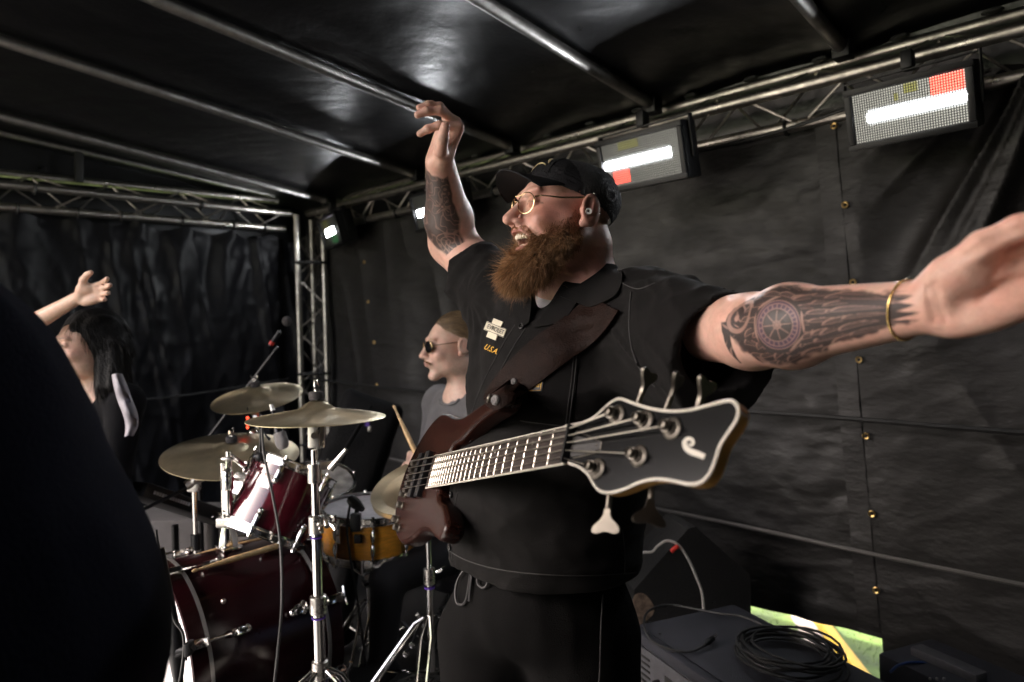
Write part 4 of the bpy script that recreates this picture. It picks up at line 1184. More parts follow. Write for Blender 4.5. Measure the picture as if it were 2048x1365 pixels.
def head_local(q, o):
    """q: points in the head's own axes (x forward, y left, z up), metres. o: options"""
    y = np.abs(q[..., 1]); m = np.stack([q[..., 0], y, q[..., 2]], -1)          # mirrored copy
    fat = o.get('fat', 0.0); mouth = o.get('mouth', 0.0)
    d = d_ell(q, (-0.014, 0, 0.044), (0.100, 0.077 + fat * .2, o.get('crown', 0.090)))
    d = smin(d, d_ell(q, (0.048, 0, 0.010), (0.062, 0.064, 0.075)), 0.03)
    d = smin(d, d_ell(q, (0.050, 0, -0.055), (0.062, 0.054 + fat * .5, 0.062)), 0.03)
    d = smin(d, d_ell(m, (0.020, 0.044, -0.055), (0.048, 0.024 + fat, 0.050)), 0.025)       # jaw sides
    d = smin(d, d_ell(q, (0.094, 0, -0.110 - mouth * .4), (0.024, 0.026, 0.020)), 0.022)               # chin
    d = smin(d, d_ell(m, (0.080, 0.040, -0.028), (0.026, 0.024, 0.022 + fat * .3)), 0.016)             # cheek
    d = smin(d, d_ell(m, (0.097, 0.026, 0.036), (0.014, 0.028, 0.010)), 0.014)                          # brow
    d = smax(d, -d_ell(m, (0.121, 0.032, 0.012), (0.016, 0.018, 0.012)), 0.012)                         # eye socket
    d = smin(d, d_ell(m, (0.098, 0.032, 0.012), (0.0135, 0.0155, 0.0125)), 0.004)                       # lids
    nz = o.get('nose', 1.0)
    d = smin(d, d_cone(q, (0.106, 0, 0.020), (0.136 + .006 * nz, 0, -0.026), 0.0085, 0.0128), 0.010)
    d = smin(d, d_ell(m, (0.124, 0.0130, -0.031), (0.013, 0.0085, 0.0085)), 0.006)
    d = smax(d, -d_ell(m, (0.131, 0.0075, -0.039), (0.0065, 0.004, 0.005)), 0.003)                      # nostril
    d = smin(d, d_ell(q, (0.106, 0, -0.052), (0.020, 0.030, 0.022)), 0.014)                              # muzzle
    if mouth > 0:
        d = smin(d, d_ell(q, (0.117, 0, -0.0520), (0.010, 0.030, 0.0058)), 0.006)                       # upper lip
        d = smin(d, d_ell(q, (0.108, 0, -0.081 - mouth * .2), (0.010, 0.023, 0.0062)), 0.006)           # lower lip
        d = smax(d, -d_ell(q, (0.122, 0, -0.0655), (0.036, 0.032, 0.0108 + mouth * .1)), 0.004)
        d = smax(d, -(np.linalg.norm((m - [0.088, 0.047, -0.040]) * [1, 1.0, .6], axis=-1) - 0.004), 0.008)
    else:
        d = smin(d, d_ell(q, (0.1235, 0, -0.0555), (0.0085, 0.021, 0.0048)), 0.004)
        d = smin(d, d_ell(q, (0.1200, 0, -0.0660), (0.0085, 0.018, 0.0055)), 0.004)
    # ear
    er = d_ell(m, (-0.010, 0.0835 + fat * .35, 0.0), (0.027, 0.0110, 0.037), [nrm([0.96, 0.28, 0.12]), nrm([-0.28, 0.96, 0]), nrm([-.12, 0, 1])])
    er = smax(er, -d_ell(m, (-0.004, 0.0955 + fat * .35, 0.004), (0.017, 0.0085, 0.025), [nrm([0.96, 0.28, 0.12]), nrm([-0.28, 0.96, 0]), nrm([-.12, 0, 1])]), 0.004)
    er = smin(er, d_ell(m, (0.006, 0.0805 + fat * .35, -0.029), (0.009, 0.006, 0.010)), 0.006)
    er = smin(er, d_ell(m, (0.0115, 0.0825 + fat * .35, -0.003), (0.004, 0.006, 0.008)), 0.005)
    er = smin(er, d_cone(m, (-0.014, 0.0885 + fat * .35, 0.016), (-0.010, 0.0875 + fat * .35, -0.014), 0.0035, 0.004), 0.004)
    return smin(d, er, 0.005)
class Head:
    def __init__(h, O, fwd, pitch=0.0, tilt=0.0, size=1.0, **o):
        f = nrm(np.array([fwd[0], fwd[1], 0])); l = np.cross(ZX, f)
        f2 = f * math.cos(pitch) + ZX * math.sin(pitch); u = np.cross(f2, l)
        l2 = rotv(l, f2, tilt); u2 = rotv(u, f2, tilt)
        h.A = np.array([f2, l2, u2]); h.O = np.asarray(O, float); h.k = size; h.o = o
    def loc(h, p): return (p - h.O) @ h.A.T / h.k
    def w(h, x, y, z): return h.O + h.k * (h.A[0] * x + h.A[1] * y + h.A[2] * z)
    def sdf(h, p): return head_local(h.loc(p), h.o) * h.k
def skin_colors(v, base, head=None, red=1.0, seed=0):
    c = np.tile(np.array(base), (len(v), 1))
    n = fbm(v * 22, 3, seed)
    c *= (1 + 0.05 * n)[:, None]; n2 = fbm(v * 55, 2, seed + 7); c *= 1 + np.stack([0.03 * n2, -0.05 * n2, -0.05 * n2], -1)
    if head is not None:
        q = head.loc(v); y = np.abs(q[:, 1])
        def blob(cx, cy, cz, r): return np.exp(-(((q[:, 0] - cx) ** 2 + (y - cy) ** 2 + (q[:, 2] - cz) ** 2) / r ** 2))
        def mixc(w, col):
            nonlocal c
            w = np.clip(w, 0, 1)[:, None]; c = c * (1 - w) + np.array(col) * w
        mixc(0.75 * red * blob(0.080, 0.055, -0.010, 0.048), (0.60, 0.24, 0.18))
        mixc(0.60 * red * blob(0.137, 0.0, -0.026, 0.020), (0.58, 0.24, 0.18))
        mixc(0.70 * red * blob(-0.008, 0.088, 0.0, 0.036), (0.58, 0.22, 0.17))
    return c
# ================================================================== the bass player
FB = nrm([-0.776, -0.63, 0]); LB = np.cross(ZX, FB); AB = np.array([FB, LB, ZX])
HD = Head(P(1135, 434, 1.38), (-0.92, -0.39), pitch=0.10, tilt=0.0, size=0.905, fat=0.010, mouth=0.03, nose=1.0, crown=0.072)
shL, elL, wrL = P(1300, 640, 1.30), P(1505, 664, 1.00), P(1848, 614, 0.72)
shR, elR, wrR = P(1012, 596, 1.60), P(905, 486, 1.74), P(880, 326, 1.55)
nkA, nkB = P(1156, 490, 1.40), P(1150, 585, 1.43)
armdL = nrm(wrL - elL); armdR = nrm(wrR - elR)
handL = Hand(wrL + armdL * 0.012, nrm(armdL * 0.60 + cR * 0.75 + ZX * 0.30), nrm(-cF * 1.0 + armdL * .2 - cR * .25 - ZX * .10), 0.93,
             curls=[(34, 48, 30), (40, 52, 30), (44, 55, 30), (48, 55, 30)], side=ZX, thumb=[(0.85, 0.50, 0.42), (1.0, 0.18, 0.10), (1.0, 0.02, 0.12)])
handR = Hand(wrR + armdR * 0.010, nrm(ZX * 0.74 + cR * 0.40 - cF * 0.42), nrm(-cR * 0.80 - cF * 0.50 + ZX * .05), 0.95,
             curls=[(104, 26, 14), (76, 34, 20), (64, 36, 22), (54, 36, 22)], side=-cF, spread=0.24, thumb=[(0.30, 0.80, 0.70), (1.0, 0.20, 0.30), (1.0, 0.05, 0.20)])
nzA = rotv(armdL, ZX, math.pi / 2)
def _arm_raw(p):
    m_ = elL + armdL * 0.085
    d = d_cone(p, shL, elL, 0.066, 0.051)
    d = smin(d, d_cone(p, elL, m_, 0.050, 0.0525), 0.03)
    d = smin(d, d_cone2(p, m_, wrL, 0.052, 0.0285, nrm(-cF - armdL * np.dot(-cF, armdL)), 0.86), 0.03)
    return smin(d, handL.sdf(p), 0.018)
_crease = []
def armR(p):
    m_ = elR + armdR * 0.08
    d = d_cone(p, shR, elR, 0.070, 0.056)
    d = smin(d, d_cone(p, elR, m_, 0.054, 0.055), 0.03)
    d = smin(d, d_cone(p, m_, wrR, 0.055, 0.0335), 0.03)
    return smin(d, handR.sdf(p), 0.018)
for line in ([(1893, 528), (1930, 512), (1968, 492), (2010, 470), (2060, 450)], [(1868, 572), (1874, 605), (1888, 640)], [(1856, 578), (1861, 608), (1872, 640)], [(1985, 560), (2010, 530), (2050, 512)], [(1960, 600), (2000, 570), (2055, 555)]):
    w_ = trace_many(_arm_raw, [q[:2] for q in spline([np.array([*q, 0.0]) for q in line], 5)], t0=0.3, t1=1.2)
    w_ = w_[~np.isnan(w_[:, 0])]
    if len(w_) > 2: _crease.append(w_[::2] if len(w_) > 6 else w_)
def armL(p):
    d = _arm_raw(p)
    k = np.linalg.norm(p - (wrL + armdL * 0.06), axis=1) < 0.16
    if k.any():
        q = p[k]; e = None
        for w_ in _crease:
            for i in range(len(w_) - 1):
                c = d_cone(q, w_[i], w_[i + 1], 0.0022, 0.0022); e = c if e is None else np.minimum(e, c)
        d[k] = smax(d[k], -e, 0.006)
    return d
def headf(p):
    d = HD.sdf(p)
    d = smin(d, d_cone(p, nkA, nkB, 0.061, 0.078), 0.03)
    return smin(d, d_ell(p, HD.w(-0.062, 0, -0.062), (0.035, 0.05, 0.04), HD.A), 0.03)
core_c = P(1130, 760, 1.47)
def coref(p):
    d = d_cone(p, nkB, core_c, 0.085, 0.11)
    d = smin(d, d_cone(p, nkB, shL, 0.06, 0.06), 0.05)
    d = smin(d, d_cone(p, nkB, shR, 0.06, 0.06), 0.05)
    return smin(d, d_cone(p, core_c, P(1085, 1120, 1.46), 0.11, 0.12), 0.08)
def bodyf(p):
    d = within(p, headf, HD.O - ZX * 0.03, 0.27)
    d = smin(d, coref(p), 0.03)
    d = smin(d, within(p, armL, (shL + wrL + armdL * .12) / 2, 0.48), 0.02)
    return smin(d, within(p, armR, (shR + wrR + ZX * .1) / 2, 0.36), 0.02)
bass_player = thing('person', 'bearded man in black cap and shirt, arms spread wide, bass slung in front', 'person', [P(1085, 1180, 1.45)[0], P(1085, 1180, 1.45)[1], 0])
allp = np.array([shL, elL, wrL, shR, elR, wrR, nkB, HD.O, handL.c, handR.c, P(1085, 1130, 1.46)] + [f[0][-1] for f in handL.f + handR.f])
lo = allp.min(0) - 0.16; hi = allp.max(0) + 0.17
v, f = sdf_mesh(bodyf, lo, hi, 0.0029)
# finer faces on the two tattooed forearms
def refine(v, f, sel):
    keep = f[~sel]; q = f[sel]
    e = np.stack([np.sort(np.stack([q[:, i], q[:, (i + 1) % 4]], -1), -1) for i in range(4)], 1)
    flat = e.reshape(-1, 2); un, inv = np.unique(flat, axis=0, return_inverse=True); inv = inv.reshape(-1, 4)
    mid = v[un].mean(1); cen = v[q].mean(1); n0 = len(v); n1 = n0 + len(mid); ci = n1 + np.arange(len(q)); m = inv + n0
    v2 = np.concatenate([v, mid, cen])
    nf = np.concatenate([np.stack([q[:, i], m[:, i], ci, m[:, i - 1]], -1) for i in range(4)])
    return v2, np.concatenate([keep, nf])
fc = v[f].mean(1)
tL = ((fc - elL) @ armdL); tR = ((fc - elR) @ armdR)
nearL = (d_cone(fc, elL, wrL, 0.075, 0.055) < 0) & (tL > -0.03) & (tL < 0.33)
nearR = (d_cone(fc, elR, wrR, 0.085, 0.055) < 0) & (tR > -0.02) & (tR < 0.26)
v, f = refine(v, f, nearL | nearR)
fc = v[f].mean(1); tL = ((fc - elL) @ armdL)
v, f = refine(v, f, (d_cone(fc, elL, wrL, 0.075, 0.055) < 0) & (tL > -0.03) & (tL < 0.33) & (fc[:, 1] < elL[1] + 0.02))
col_ = skin_colors(v, (0.67, 0.40, 0.315), HD, 1.0, 3)
LenL = np.linalg.norm(wrL - elL)
def smooth(a, b, x):
    t = np.clip((x - a) / (b - a), 0, 1); return t * t * (3 - 2 * t)
# ---- tattoo on the left forearm: a raven round a ringed star
def tattoo_raven(v):
    q = v - elL; s = q @ armdL
    view = nrm(-ray(1680, 640)); fr = nrm(view - armdL * np.dot(view, armdL)); up = np.cross(fr, armdL); up = up if up[2] > 0 else -up
    r = q - s[:, None] * armdL; R = np.linalg.norm(r, axis=1)
    phi = np.arctan2(r @ up, r @ fr)
    u = (s - 0.010) / (LenL * 1.03); h = phi * 0.048                       # u along the arm, h arc height in metres
    x = u * LenL * 1.03
    def ell(cx, ch, rx, rh, a=0.0):
        dx, dh = x - cx, h - ch; c_, s_ = math.cos(a), math.sin(a)
        return np.sqrt(((dx * c_ + dh * s_) / rx) ** 2 + ((-dx * s_ + dh * c_) / rh) ** 2) - 1
    n1 = fbm(np.stack([x * 90, h * 90, x * 0], -1), 2, 5)
    body = np.minimum(ell(0.118, 0.004, 0.092, 0.056) , ell(0.185, 0.006, 0.085, 0.046))
    body = np.minimum(body, ell(0.040, 0.020, 0.032, 0.026, 0.35))
    tailn = 0.030 * np.abs(np.sin(h * 180 + x * 12))
    tail = np.maximum(np.abs(h - 0.004) - (0.042 - 0.16 * np.maximum(x - 0.205, 0)), x - (0.262 + tailn)) * 20
    tail = np.where(x > 0.18, tail, 1)
    body = np.minimum(body, tail)
    # beak: two curved prongs reaching down
    bx = x - 0.022; bh = h - 0.004
    p1 = np.maximum(np.abs(bx + 0.010 + (bh * 9) ** 2 * 0.01 + 0.004) - (0.008 + bh * .18), np.maximum(-bh - 0.042, bh - 0.012)) * 60
    p2 = np.maximum(np.abs(bx - 0.014 - (-bh) * 0.22) - (0.0085 + bh * .16), np.maximum(-bh - 0.048, bh - 0.012)) * 60
    body = np.minimum(body, np.minimum(p1, p2))
    ink = smooth(0.10, -0.05, body + 0.08 * n1)
    feath = np.sin((x * 1.0 + np.abs(h - 0.002) * 1.5) * 330 + 2.5 * fbm(np.stack([x * 35, h * 60, x * 0], -1), 2, 8))
    fl = smooth(0.45, 0.95, feath) * smooth(-0.3, 0.4, fbm(np.stack([x * 50, h * 50, x * 0], -1), 2, 12))
    long = smooth(0.5, 0.95, np.sin((h * 1.0 + x * 0.32) * 640 + 4 * fbm(np.stack([x * 26, h * 46, x * 0], -1), 2, 18))) * smooth(0.15, 0.2, x) * smooth(-0.1, 0.4, fbm(np.stack([x * 30, h * 70, x * 0], -1), 2, 27))
    light = np.maximum(fl * smooth(0.19, 0.15, x), long) * 0.55
    # overlapping feathers, each with a pale edge and shaft
    rt = np.random.default_rng(21)
    for row in range(9):
        x0 = 0.055 + row * 0.021
        for k in range(8):
            fh = (k - 3.5) * 0.0145 + rt.normal(0, .002) + 0.004; fx = x0 + rt.normal(0, .003) + 0.006 * (k % 2)
            an = (fh - 0.004) * -3.0 * (1 if x0 < 0.16 else 0.4) + rt.normal(0, .12); Lf = rt.uniform(.017, .024) * (1.0 + 0.6 * (x0 > 0.15)); Wf = rt.uniform(.0055, .0075)
            dx, dh = x - fx, h - fh; a = dx * math.cos(an) + dh * math.sin(an); b = -dx * math.sin(an) + dh * math.cos(an)
            e = np.sqrt((a / Lf) ** 2 + (b / (Wf * (1.05 - 0.5 * a / Lf))) ** 2)
            ins = e < 1
            lf = np.maximum(smooth(0.80, 0.93, e) * smooth(-0.2, 0.5, b / Wf) * 0.62, smooth(0.0008, 0.0003, np.abs(b)) * 0.40)
            lf = np.maximum(lf, 0.30 * smooth(0.2, 0.9, np.sin((a * 1.0 + np.abs(b) * 1.6) * 1500)) * smooth(0.1, 0.5, b / Wf))
            light = np.where(ins, lf, light)
    # ringed star
    x = 0.108 + (x - 0.108) * 1.22; h = 0.004 + (h - 0.004) * 1.22
    cx, ch = 0.108, 0.004
    rr = np.hypot(x - cx, h - ch); th = np.arctan2(h - ch, x - cx)
    inside = smooth(0.040, 0.037, rr)
    star = np.maximum(smooth(0.0013, 0.0004, np.abs(np.sin(th * 4)) * rr / 4) * smooth(0.024, 0.022, rr), smooth(0.0016, 0.0006, np.abs(rr - 0.006)))
    rays = smooth(0.0012, 0.0004, np.abs(((rr * 1000) % 6) - 3) / 1000) * smooth(0.08, 0.03, np.abs(np.sin(th * 4))) * smooth(.010, .013, rr) * smooth(.023, .021, rr)
    rings = np.maximum.reduce([smooth(0.0015, 0.0005, np.abs(rr - k)) for k in (0.0255, 0.0335, 0.0385)])
    runes = smooth(0.3, 0.7, np.sin(th * 24)) * smooth(0.0040, 0.0022, np.abs(rr - 0.0295))
    hexr = np.abs(np.maximum(np.abs(np.cos(th)), np.abs(np.cos(th + math.pi / 3))) * rr - 0.0425)
    light = np.where(rr < 0.046, np.maximum.reduce([star * .5, rays * .5, rings * .45, runes * .35, smooth(0.003, 0.0012, hexr) * .65]), light)
    x = 0.108 + (x - 0.108) / 1.22; h = 0.004 + (h - 0.004) / 1.22
    hd_l = smooth(0.004, 0.002, np.abs(ell(0.036, 0.022, 0.024, 0.018, .35)) * 0.02) * 0.6 + smooth(0.006, 0.003, np.hypot(x - 0.028, h - 0.020)) * .8
    light = np.where(x < 0.06, np.maximum(light, hd_l), light)
    purple = inside * smooth(0.024, 0.027, rr)
    front = smooth(1.75, 1.35, np.abs(phi))
    return ink * front, np.clip(light, 0, 1), purple
ink, light, purple = tattoo_raven(v)
dl = (d_cone(v, elL, wrL, 0.085, 0.062) < 0) & (((v - elL) @ armdL) > -0.05) & (((v - elL) @ armdL) < LenL * 1.12)
a_ = (ink * (1 - 0.70 * light) * 0.95 * dl)[:, None]
inkc = np.array([0.016, 0.016, 0.018]) + purple[:, None] * np.array([0.030, 0.010, 0.036])
col_ = col_ * (1 - a_) + inkc * a_
# ---- tattoo on the raised forearm: dense grey ornament
q = v - elR; s = q @ armdR; LenR = np.linalg.norm(wrR - elR)
view = nrm(-ray(890, 410)); fr = nrm(view - armdR * np.dot(view, armdR)); sd_ = np.cross(armdR, fr)
r = q - s[:, None] * armdR; phi = np.arctan2(r @ sd_, r @ fr); sd2 = sd_ if np.dot(sd_, cR) > 0 else -sd_
h = np.arctan2(r @ sd2, r @ fr) * 0.05
x = s
nz = fbm(np.stack([x * 30, h * 30, x * 0], -1), 2, 31)
reg = np.maximum(np.abs(x - (0.135 + 0.2 * (-h) * .5)) - 0.098, np.maximum(h - 0.020, -h - 0.11)) + 0.006 * nz
reg = np.maximum(reg, 0.024 - x - 0.12 * h)
inkr = smooth(0.004, -0.003, reg)
lines = smooth(0.55, 0.95, np.sin(fbm(np.stack([x * 40, h * 40, x * 0], -1), 2, 41) * 10 + x * 90))
r2 = np.hypot(x - 0.155, h + 0.012); t2 = np.arctan2(h + 0.012, x - 0.155)
fl2 = np.maximum(smooth(0.35, 0.1, np.abs(np.sin(t2 * 4))) * smooth(0.024, 0.020, r2), smooth(0.004, 0.002, r2))
r3 = np.hypot(x - 0.065, h + 0.004); sp3 = smooth(0.5, 0.9, np.sin(r3 * 620 + np.arctan2(h + .004, x - .065) * 2)) * smooth(0.034, 0.028, r3)
lt = np.clip(np.maximum.reduce([lines * 0.30, fl2 * 0.5, sp3 * 0.4]), 0, 1)
dR_ = (d_cone(v, elR, wrR, 0.085, 0.062) < 0) & (x > -0.02) & (x < LenR * 1.05)
a_ = (inkr * (1 - 0.8 * lt) * 0.92 * dR_)[:, None]
col_ = col_ * (1 - a_) + (np.array([0.024, 0.023, 0.025])) * a_
# ---- face tones: lips, mouth, brows, closed eye, stubble
q = HD.loc(v); y = np.abs(q[:, 1])
def mixc(w, c_):
    global col_
    w = np.clip(w, 0, 1)[:, None]; col_ = col_ * (1 - w) + np.array(c_) * w
hd_sel = np.linalg.norm(q, axis=1) < 0.19
el = lambda cx, cy, cz, rx, ry, rz: np.sqrt(((q[:, 0] - cx) / rx) ** 2 + ((y - cy) / ry) ** 2 + ((q[:, 2] - cz) / rz) ** 2)
mixc(0.9 * smooth(1.15, 0.9, el(0.119, 0, -0.0515, 0.016, 0.028, 0.0065)) * hd_sel, (0.42, 0.16, 0.13))
mixc(0.9 * smooth(1.15, 0.9, el(0.112, 0, -0.087, 0.018, 0.024, 0.0075)) * hd_sel, (0.44, 0.17, 0.14))
mixc(1.0 * smooth(1.05, 0.93, el(0.100, 0, -0.067, 0.026, 0.027, 0.014)) * (q[:, 0] < 0.112) * hd_sel, (0.16, 0.03, 0.03))
mixc(0.75 * smooth(0.0022, 0.0008, np.abs(q[:, 2] - (0.011 - 9 * (y - 0.034) ** 2))) * (np.abs(y - 0.034) < 0.017) * (q[:, 0] > 0.085) * hd_sel, (0.10, 0.045, 0.03))
mixc(0.5 * smooth(1.2, 0.7, el(0.106, 0.030, 0.0400, 0.016, 0.024, 0.0045)) * hd_sel, (0.28, 0.14, 0.07))
side = smooth(-0.035, -0.075, q[:, 2] - 0.35 * (q[:, 0] - 0.03)) * smooth(-0.03, 0.0, q[:, 0] + .0)
stb = (0.5 + 0.5 * fbm(v * 400, 2, 9))
mixc(0.75 * smooth(0.0, 0.03, -(q[:, 2] + 0.020) - 0.25 * (0.05 - q[:, 0])) * smooth(-0.008, 0.012, q[:, 0]) * smooth(0.052, 0.058, y) * hd_sel * (0.6 + .4 * stb), (0.22, 0.09, 0.035))
mixc(0.5 * smooth(0.02, 0.06, q[:, 2]) * smooth(-0.02, -0.05, q[:, 0]) * hd_sel, (0.30, 0.20, 0.16))
neckw = smooth(0.03, 0.0, np.abs(d_cone(v, nkA, nkB, 0.066, 0.08))) * (q[:, 2] < -0.07)
mixc(0.55 * neckw, (0.56, 0.25, 0.19))
mesh_obj('body', v, f, M['skin'], bass_player, True, 180, col_)
M['nail'] = mat('fingernail', (0.60, 0.38, 0.31), 0.3)
handL.nails(bass_player, M['nail']); handR.nails(bass_player, M['nail'])
# teeth
M['teeth'] = mat('teeth', (0.72, 0.62, 0.48), 0.25)
tm = MB()
for i in range(11):
    yy = (i - 5) * 0.0060; xx = 0.1160 - 17 * yy * yy
    tm.ball(HD.w(xx, yy, -0.0605 - 0.0006 * (i % 2)), (0.0042, 0.0032, 0.0058), 8, HD.A)
for i in range(7):
    yy = (i - 3) * 0.0056; xx = 0.1040 - 16 * yy * yy
    tm.ball(HD.w(xx, yy, -0.0795), (0.0035, 0.0029, 0.0042), 8, HD.A)
tm.build('teeth', M['teeth'], bass_player)['kind'] = 'stuff'

# ---- beard: a soft base volume and strands growing along it
M['beard'] = mat('beard base', (0.085, 0.038, 0.018), 0.9, bump=0.8, bscale=260, var=0.4, vscale=60)
M['strand'] = mat('beard strand', (0.24, 0.10, 0.035), 0.55, attr='tint', spec=0.3)
def beard_local(q):
    m_ = np.stack([q[..., 0], np.abs(q[..., 1]), q[..., 2]], -1)
    d = d_cone(m_, (0.030, 0.064, -0.036), (0.042, 0.064, -0.075), 0.010, 0.020)
    d = smin(d, d_cone(m_, (0.040, 0.062, -0.070), (0.085, 0.036, -0.112), 0.018, 0.027), 0.02)
    d = smin(d, d_cone(m_, (0.100, 0.0, -0.115), (0.128, 0.0, -0.146), 0.034, 0.020), 0.03)
    d = smin(d, d_cone(m_, (0.064, 0.030, -0.108), (0.106, 0.008, -0.146), 0.030, 0.020), 0.03)
    d = smin(d, d_cone(m_, (0.078, 0.048, -0.060), (0.085, 0.040, -0.105), 0.010, 0.022), 0.014)
    mo = d_cone(m_, (0.118, 0.004, -0.0435), (0.098, 0.034, -0.058), 0.0035, 0.0042)          # moustache
    d = smin(d, mo, 0.004)
    d = smin(d, d_cone(m_, (0.097, 0.035, -0.058), (0.088, 0.042, -0.095), 0.0045, 0.012), 0.008)
    # keep the open mouth and the lower lip clear
    d = smax(d, -d_ell(q, (0.125, 0, -0.074), (0.038, 0.030, 0.026)), 0.006)
    return d
def beardf(p): return beard_local(HD.loc(p)) * HD.k
bc = HD.w(0.07, 0, -0.10)
bv, bf = sdf_mesh(lambda p: beardf(p) + 0.003 * fbm(p * 60, 2, 4), bc - 0.16, bc + 0.16, 0.004)
beard = mesh_obj('beard', bv, bf, M['beard'], bass_player, True, 180)
rg = np.random.default_rng(5)
def strands(pos, dirs, lens, wid, bend, colfn, name, m, parent, seg=3):
    N = len(pos); V = []; C = []
    ts = np.linspace(0, 1, seg + 1)
    sidev = np.cross(dirs, rg.normal(size=(N, 3))); sidev /= np.linalg.norm(sidev, axis=1, keepdims=True) + 1e-9
    for t in ts:
        c = pos + dirs * (lens * t)[:, None] + bend * (lens * t * t)[:, None]
        w = (wid * (1 - 0.85 * t))[:, None]
        V += [c - sidev * w, c + sidev * w]; cc = colfn(t); C += [cc, cc]
    V = np.stack(V, 1).reshape(-1, 3); C = np.stack(C, 1).reshape(-1, 3)
    k = 2 * (seg + 1); b = np.arange(N)[:, None] * k
    Fs = np.concatenate([np.concatenate([b + 2 * i, b + 2 * i + 1, b + 2 * i + 3, b + 2 * i + 2], 1) for i in range(seg)])
    o = mesh_obj(name, V, Fs, m, parent, True, 180, C); o['kind'] = 'stuff'
    return o
tri = bv[bf]; ar = np.linalg.norm(np.cross(tri[:, 1] - tri[:, 0], tri[:, 3] - tri[:, 0]), axis=1)
NS = 26000
pick = rg.choice(len(bf), NS, p=ar / ar.sum()); w4 = rg.dirichlet([1, 1, 1, 1], NS)
pos = (tri[pick] * w4[..., None]).sum(1)
nb_ = np.cross(tri[pick, 1] - tri[pick, 0], tri[pick, 3] - tri[pick, 0]); nb_ /= np.linalg.norm(nb_, axis=1, keepdims=True) + 1e-12
ql = HD.loc(pos)
flow = np.stack([np.clip(0.25 + 2.2 * (-ql[:, 2] - 0.06), 0.05, 0.55), -ql[:, 1] * 3.0, -np.ones(NS)], -1) @ HD.A
flow = flow + rg.normal(size=(NS, 3)) * 0.42
dirs = flow * 0.8 + nb_ * 0.50; dirs /= np.linalg.norm(dirs, axis=1, keepdims=True)
short = ql[:, 2] > -0.055
lens = np.where(short, rg.uniform(0.004, 0.009, NS), rg.uniform(0.010, 0.024, NS) + 0.014 * np.clip((-ql[:, 2] - 0.11) * 20, 0, 1) * rg.uniform(0, 1, NS))
lens = np.where((ql[:, 2] > -0.062) & (ql[:, 0] > 0.09), rg.uniform(0.004, 0.008, NS), lens)
base_c = np.array([0.185, 0.098, 0.050]) * rg.uniform(0.2, 1.9, (NS, 1)) * np.array([1, 1, 1]) + np.array([0.06, 0.038, 0.014]) * rg.uniform(0, 1.6, (NS, 1))
base_c *= (0.85 + 0.9 * np.clip((ql[:, 0] - 0.08) * 8, 0, 0.6))[:, None]
strands(pos, dirs, lens, np.full(NS, 0.00042), flow * 0.15 - nb_ * 0.25, lambda t: base_c * (0.8 + 0.45 * t), 'beard_hair', M['strand'], beard)
# loose stray hairs that break the outline
NX_ = 2600; kx2 = rg.choice(NS, NX_); dx_ = dirs[kx2] * 0.6 + nb_[kx2] * 0.55 + rg.normal(0, .45, (NX_, 3)); dx_ /= np.linalg.norm(dx_, axis=1, keepdims=True)
sel_ = ~short[kx2]; cx_ = (base_c[kx2] * 1.3)[sel_]
strands(pos[kx2][sel_], dx_[sel_], rg.uniform(.018, .040, NX_)[sel_], np.full(sel_.sum(), .00026), rg.normal(0, .3, (sel_.sum(), 3)), lambda t: cx_, 'stray_hair', M['strand'], beard, 4)
# short hairs fading up the cheek and sideburn
NC = 9000
pc = np.stack([rg.uniform(-0.004, 0.088, NC), rg.choice([-1, 1], NC) * 0.07, rg.uniform(-0.085, 0.012, NC)], -1)
edge_ = -0.026 - 0.42 * np.clip(pc[:, 0] - 0.028, 0, 1) - 9.0 * np.clip(pc[:, 0] - 0.06, 0, 1) ** 2
dens = np.clip((edge_ - pc[:, 2]) / 0.028 + 0.45, 0, 1) * np.clip((pc[:, 0] + 0.004) / 0.012, 0, 1)
dens = np.where((pc[:, 0] < 0.026) & (pc[:, 2] > -0.03), np.clip((0.012 - pc[:, 2]) / 0.05, 0, .5) * np.clip((pc[:, 0] + 0.004) / 0.012, 0, 1), dens)
pc = pc[rg.uniform(0, 1, NC) < dens]; NC = len(pc)
pw = snap(headf, HD.O + HD.k * (pc @ HD.A), 0.0005, 8)
nc_ = grads(headf, pw); fl = np.tile(np.array([0.25, 0, -1.0]), (NC, 1)) @ HD.A + rg.normal(0, .25, (NC, 3)); dc_ = fl * .8 + nc_ * .5; dc_ /= np.linalg.norm(dc_, axis=1, keepdims=True)
cc_c = np.array([0.19, 0.085, 0.036]) * rg.uniform(.4, 1.7, (NC, 1))
strands(pw, dc_, rg.uniform(.004, .010, NC), np.full(NC, .00038), dc_ * 0, lambda t: cc_c, 'cheek_hair', M['strand'], beard)
# moustache and brow hairs
NM = 420
t_ = rg.uniform(0, 1, NM); sg = rg.choice([-1, 1], NM)
pm = np.stack([0.121 - 0.022 * t_, sg * (0.003 + 0.032 * t_), -0.0405 - 0.012 * t_ + rg.normal(0, .0018, NM)], -1)
dm = np.stack([-0.1 + 0 * t_, sg * (0.5 + 0.3 * t_), -0.75 + 0 * t_], -1) + rg.normal(0, .2, (NM, 3))
pw = HD.O + HD.k * (pm @ HD.A); dw = dm @ HD.A; dw /= np.linalg.norm(dw, axis=1, keepdims=True)
pw = snap(headf, pw, 0.0008)
cm_ = np.array([0.30, 0.14, 0.06]) * rg.uniform(.6, 1.4, (NM, 1))
strands(pw, dw, rg.uniform(.004, .008, NM), np.full(NM, .0005), dw * 0, lambda t: cm_, 'moustache_hair', M['strand'], beard)

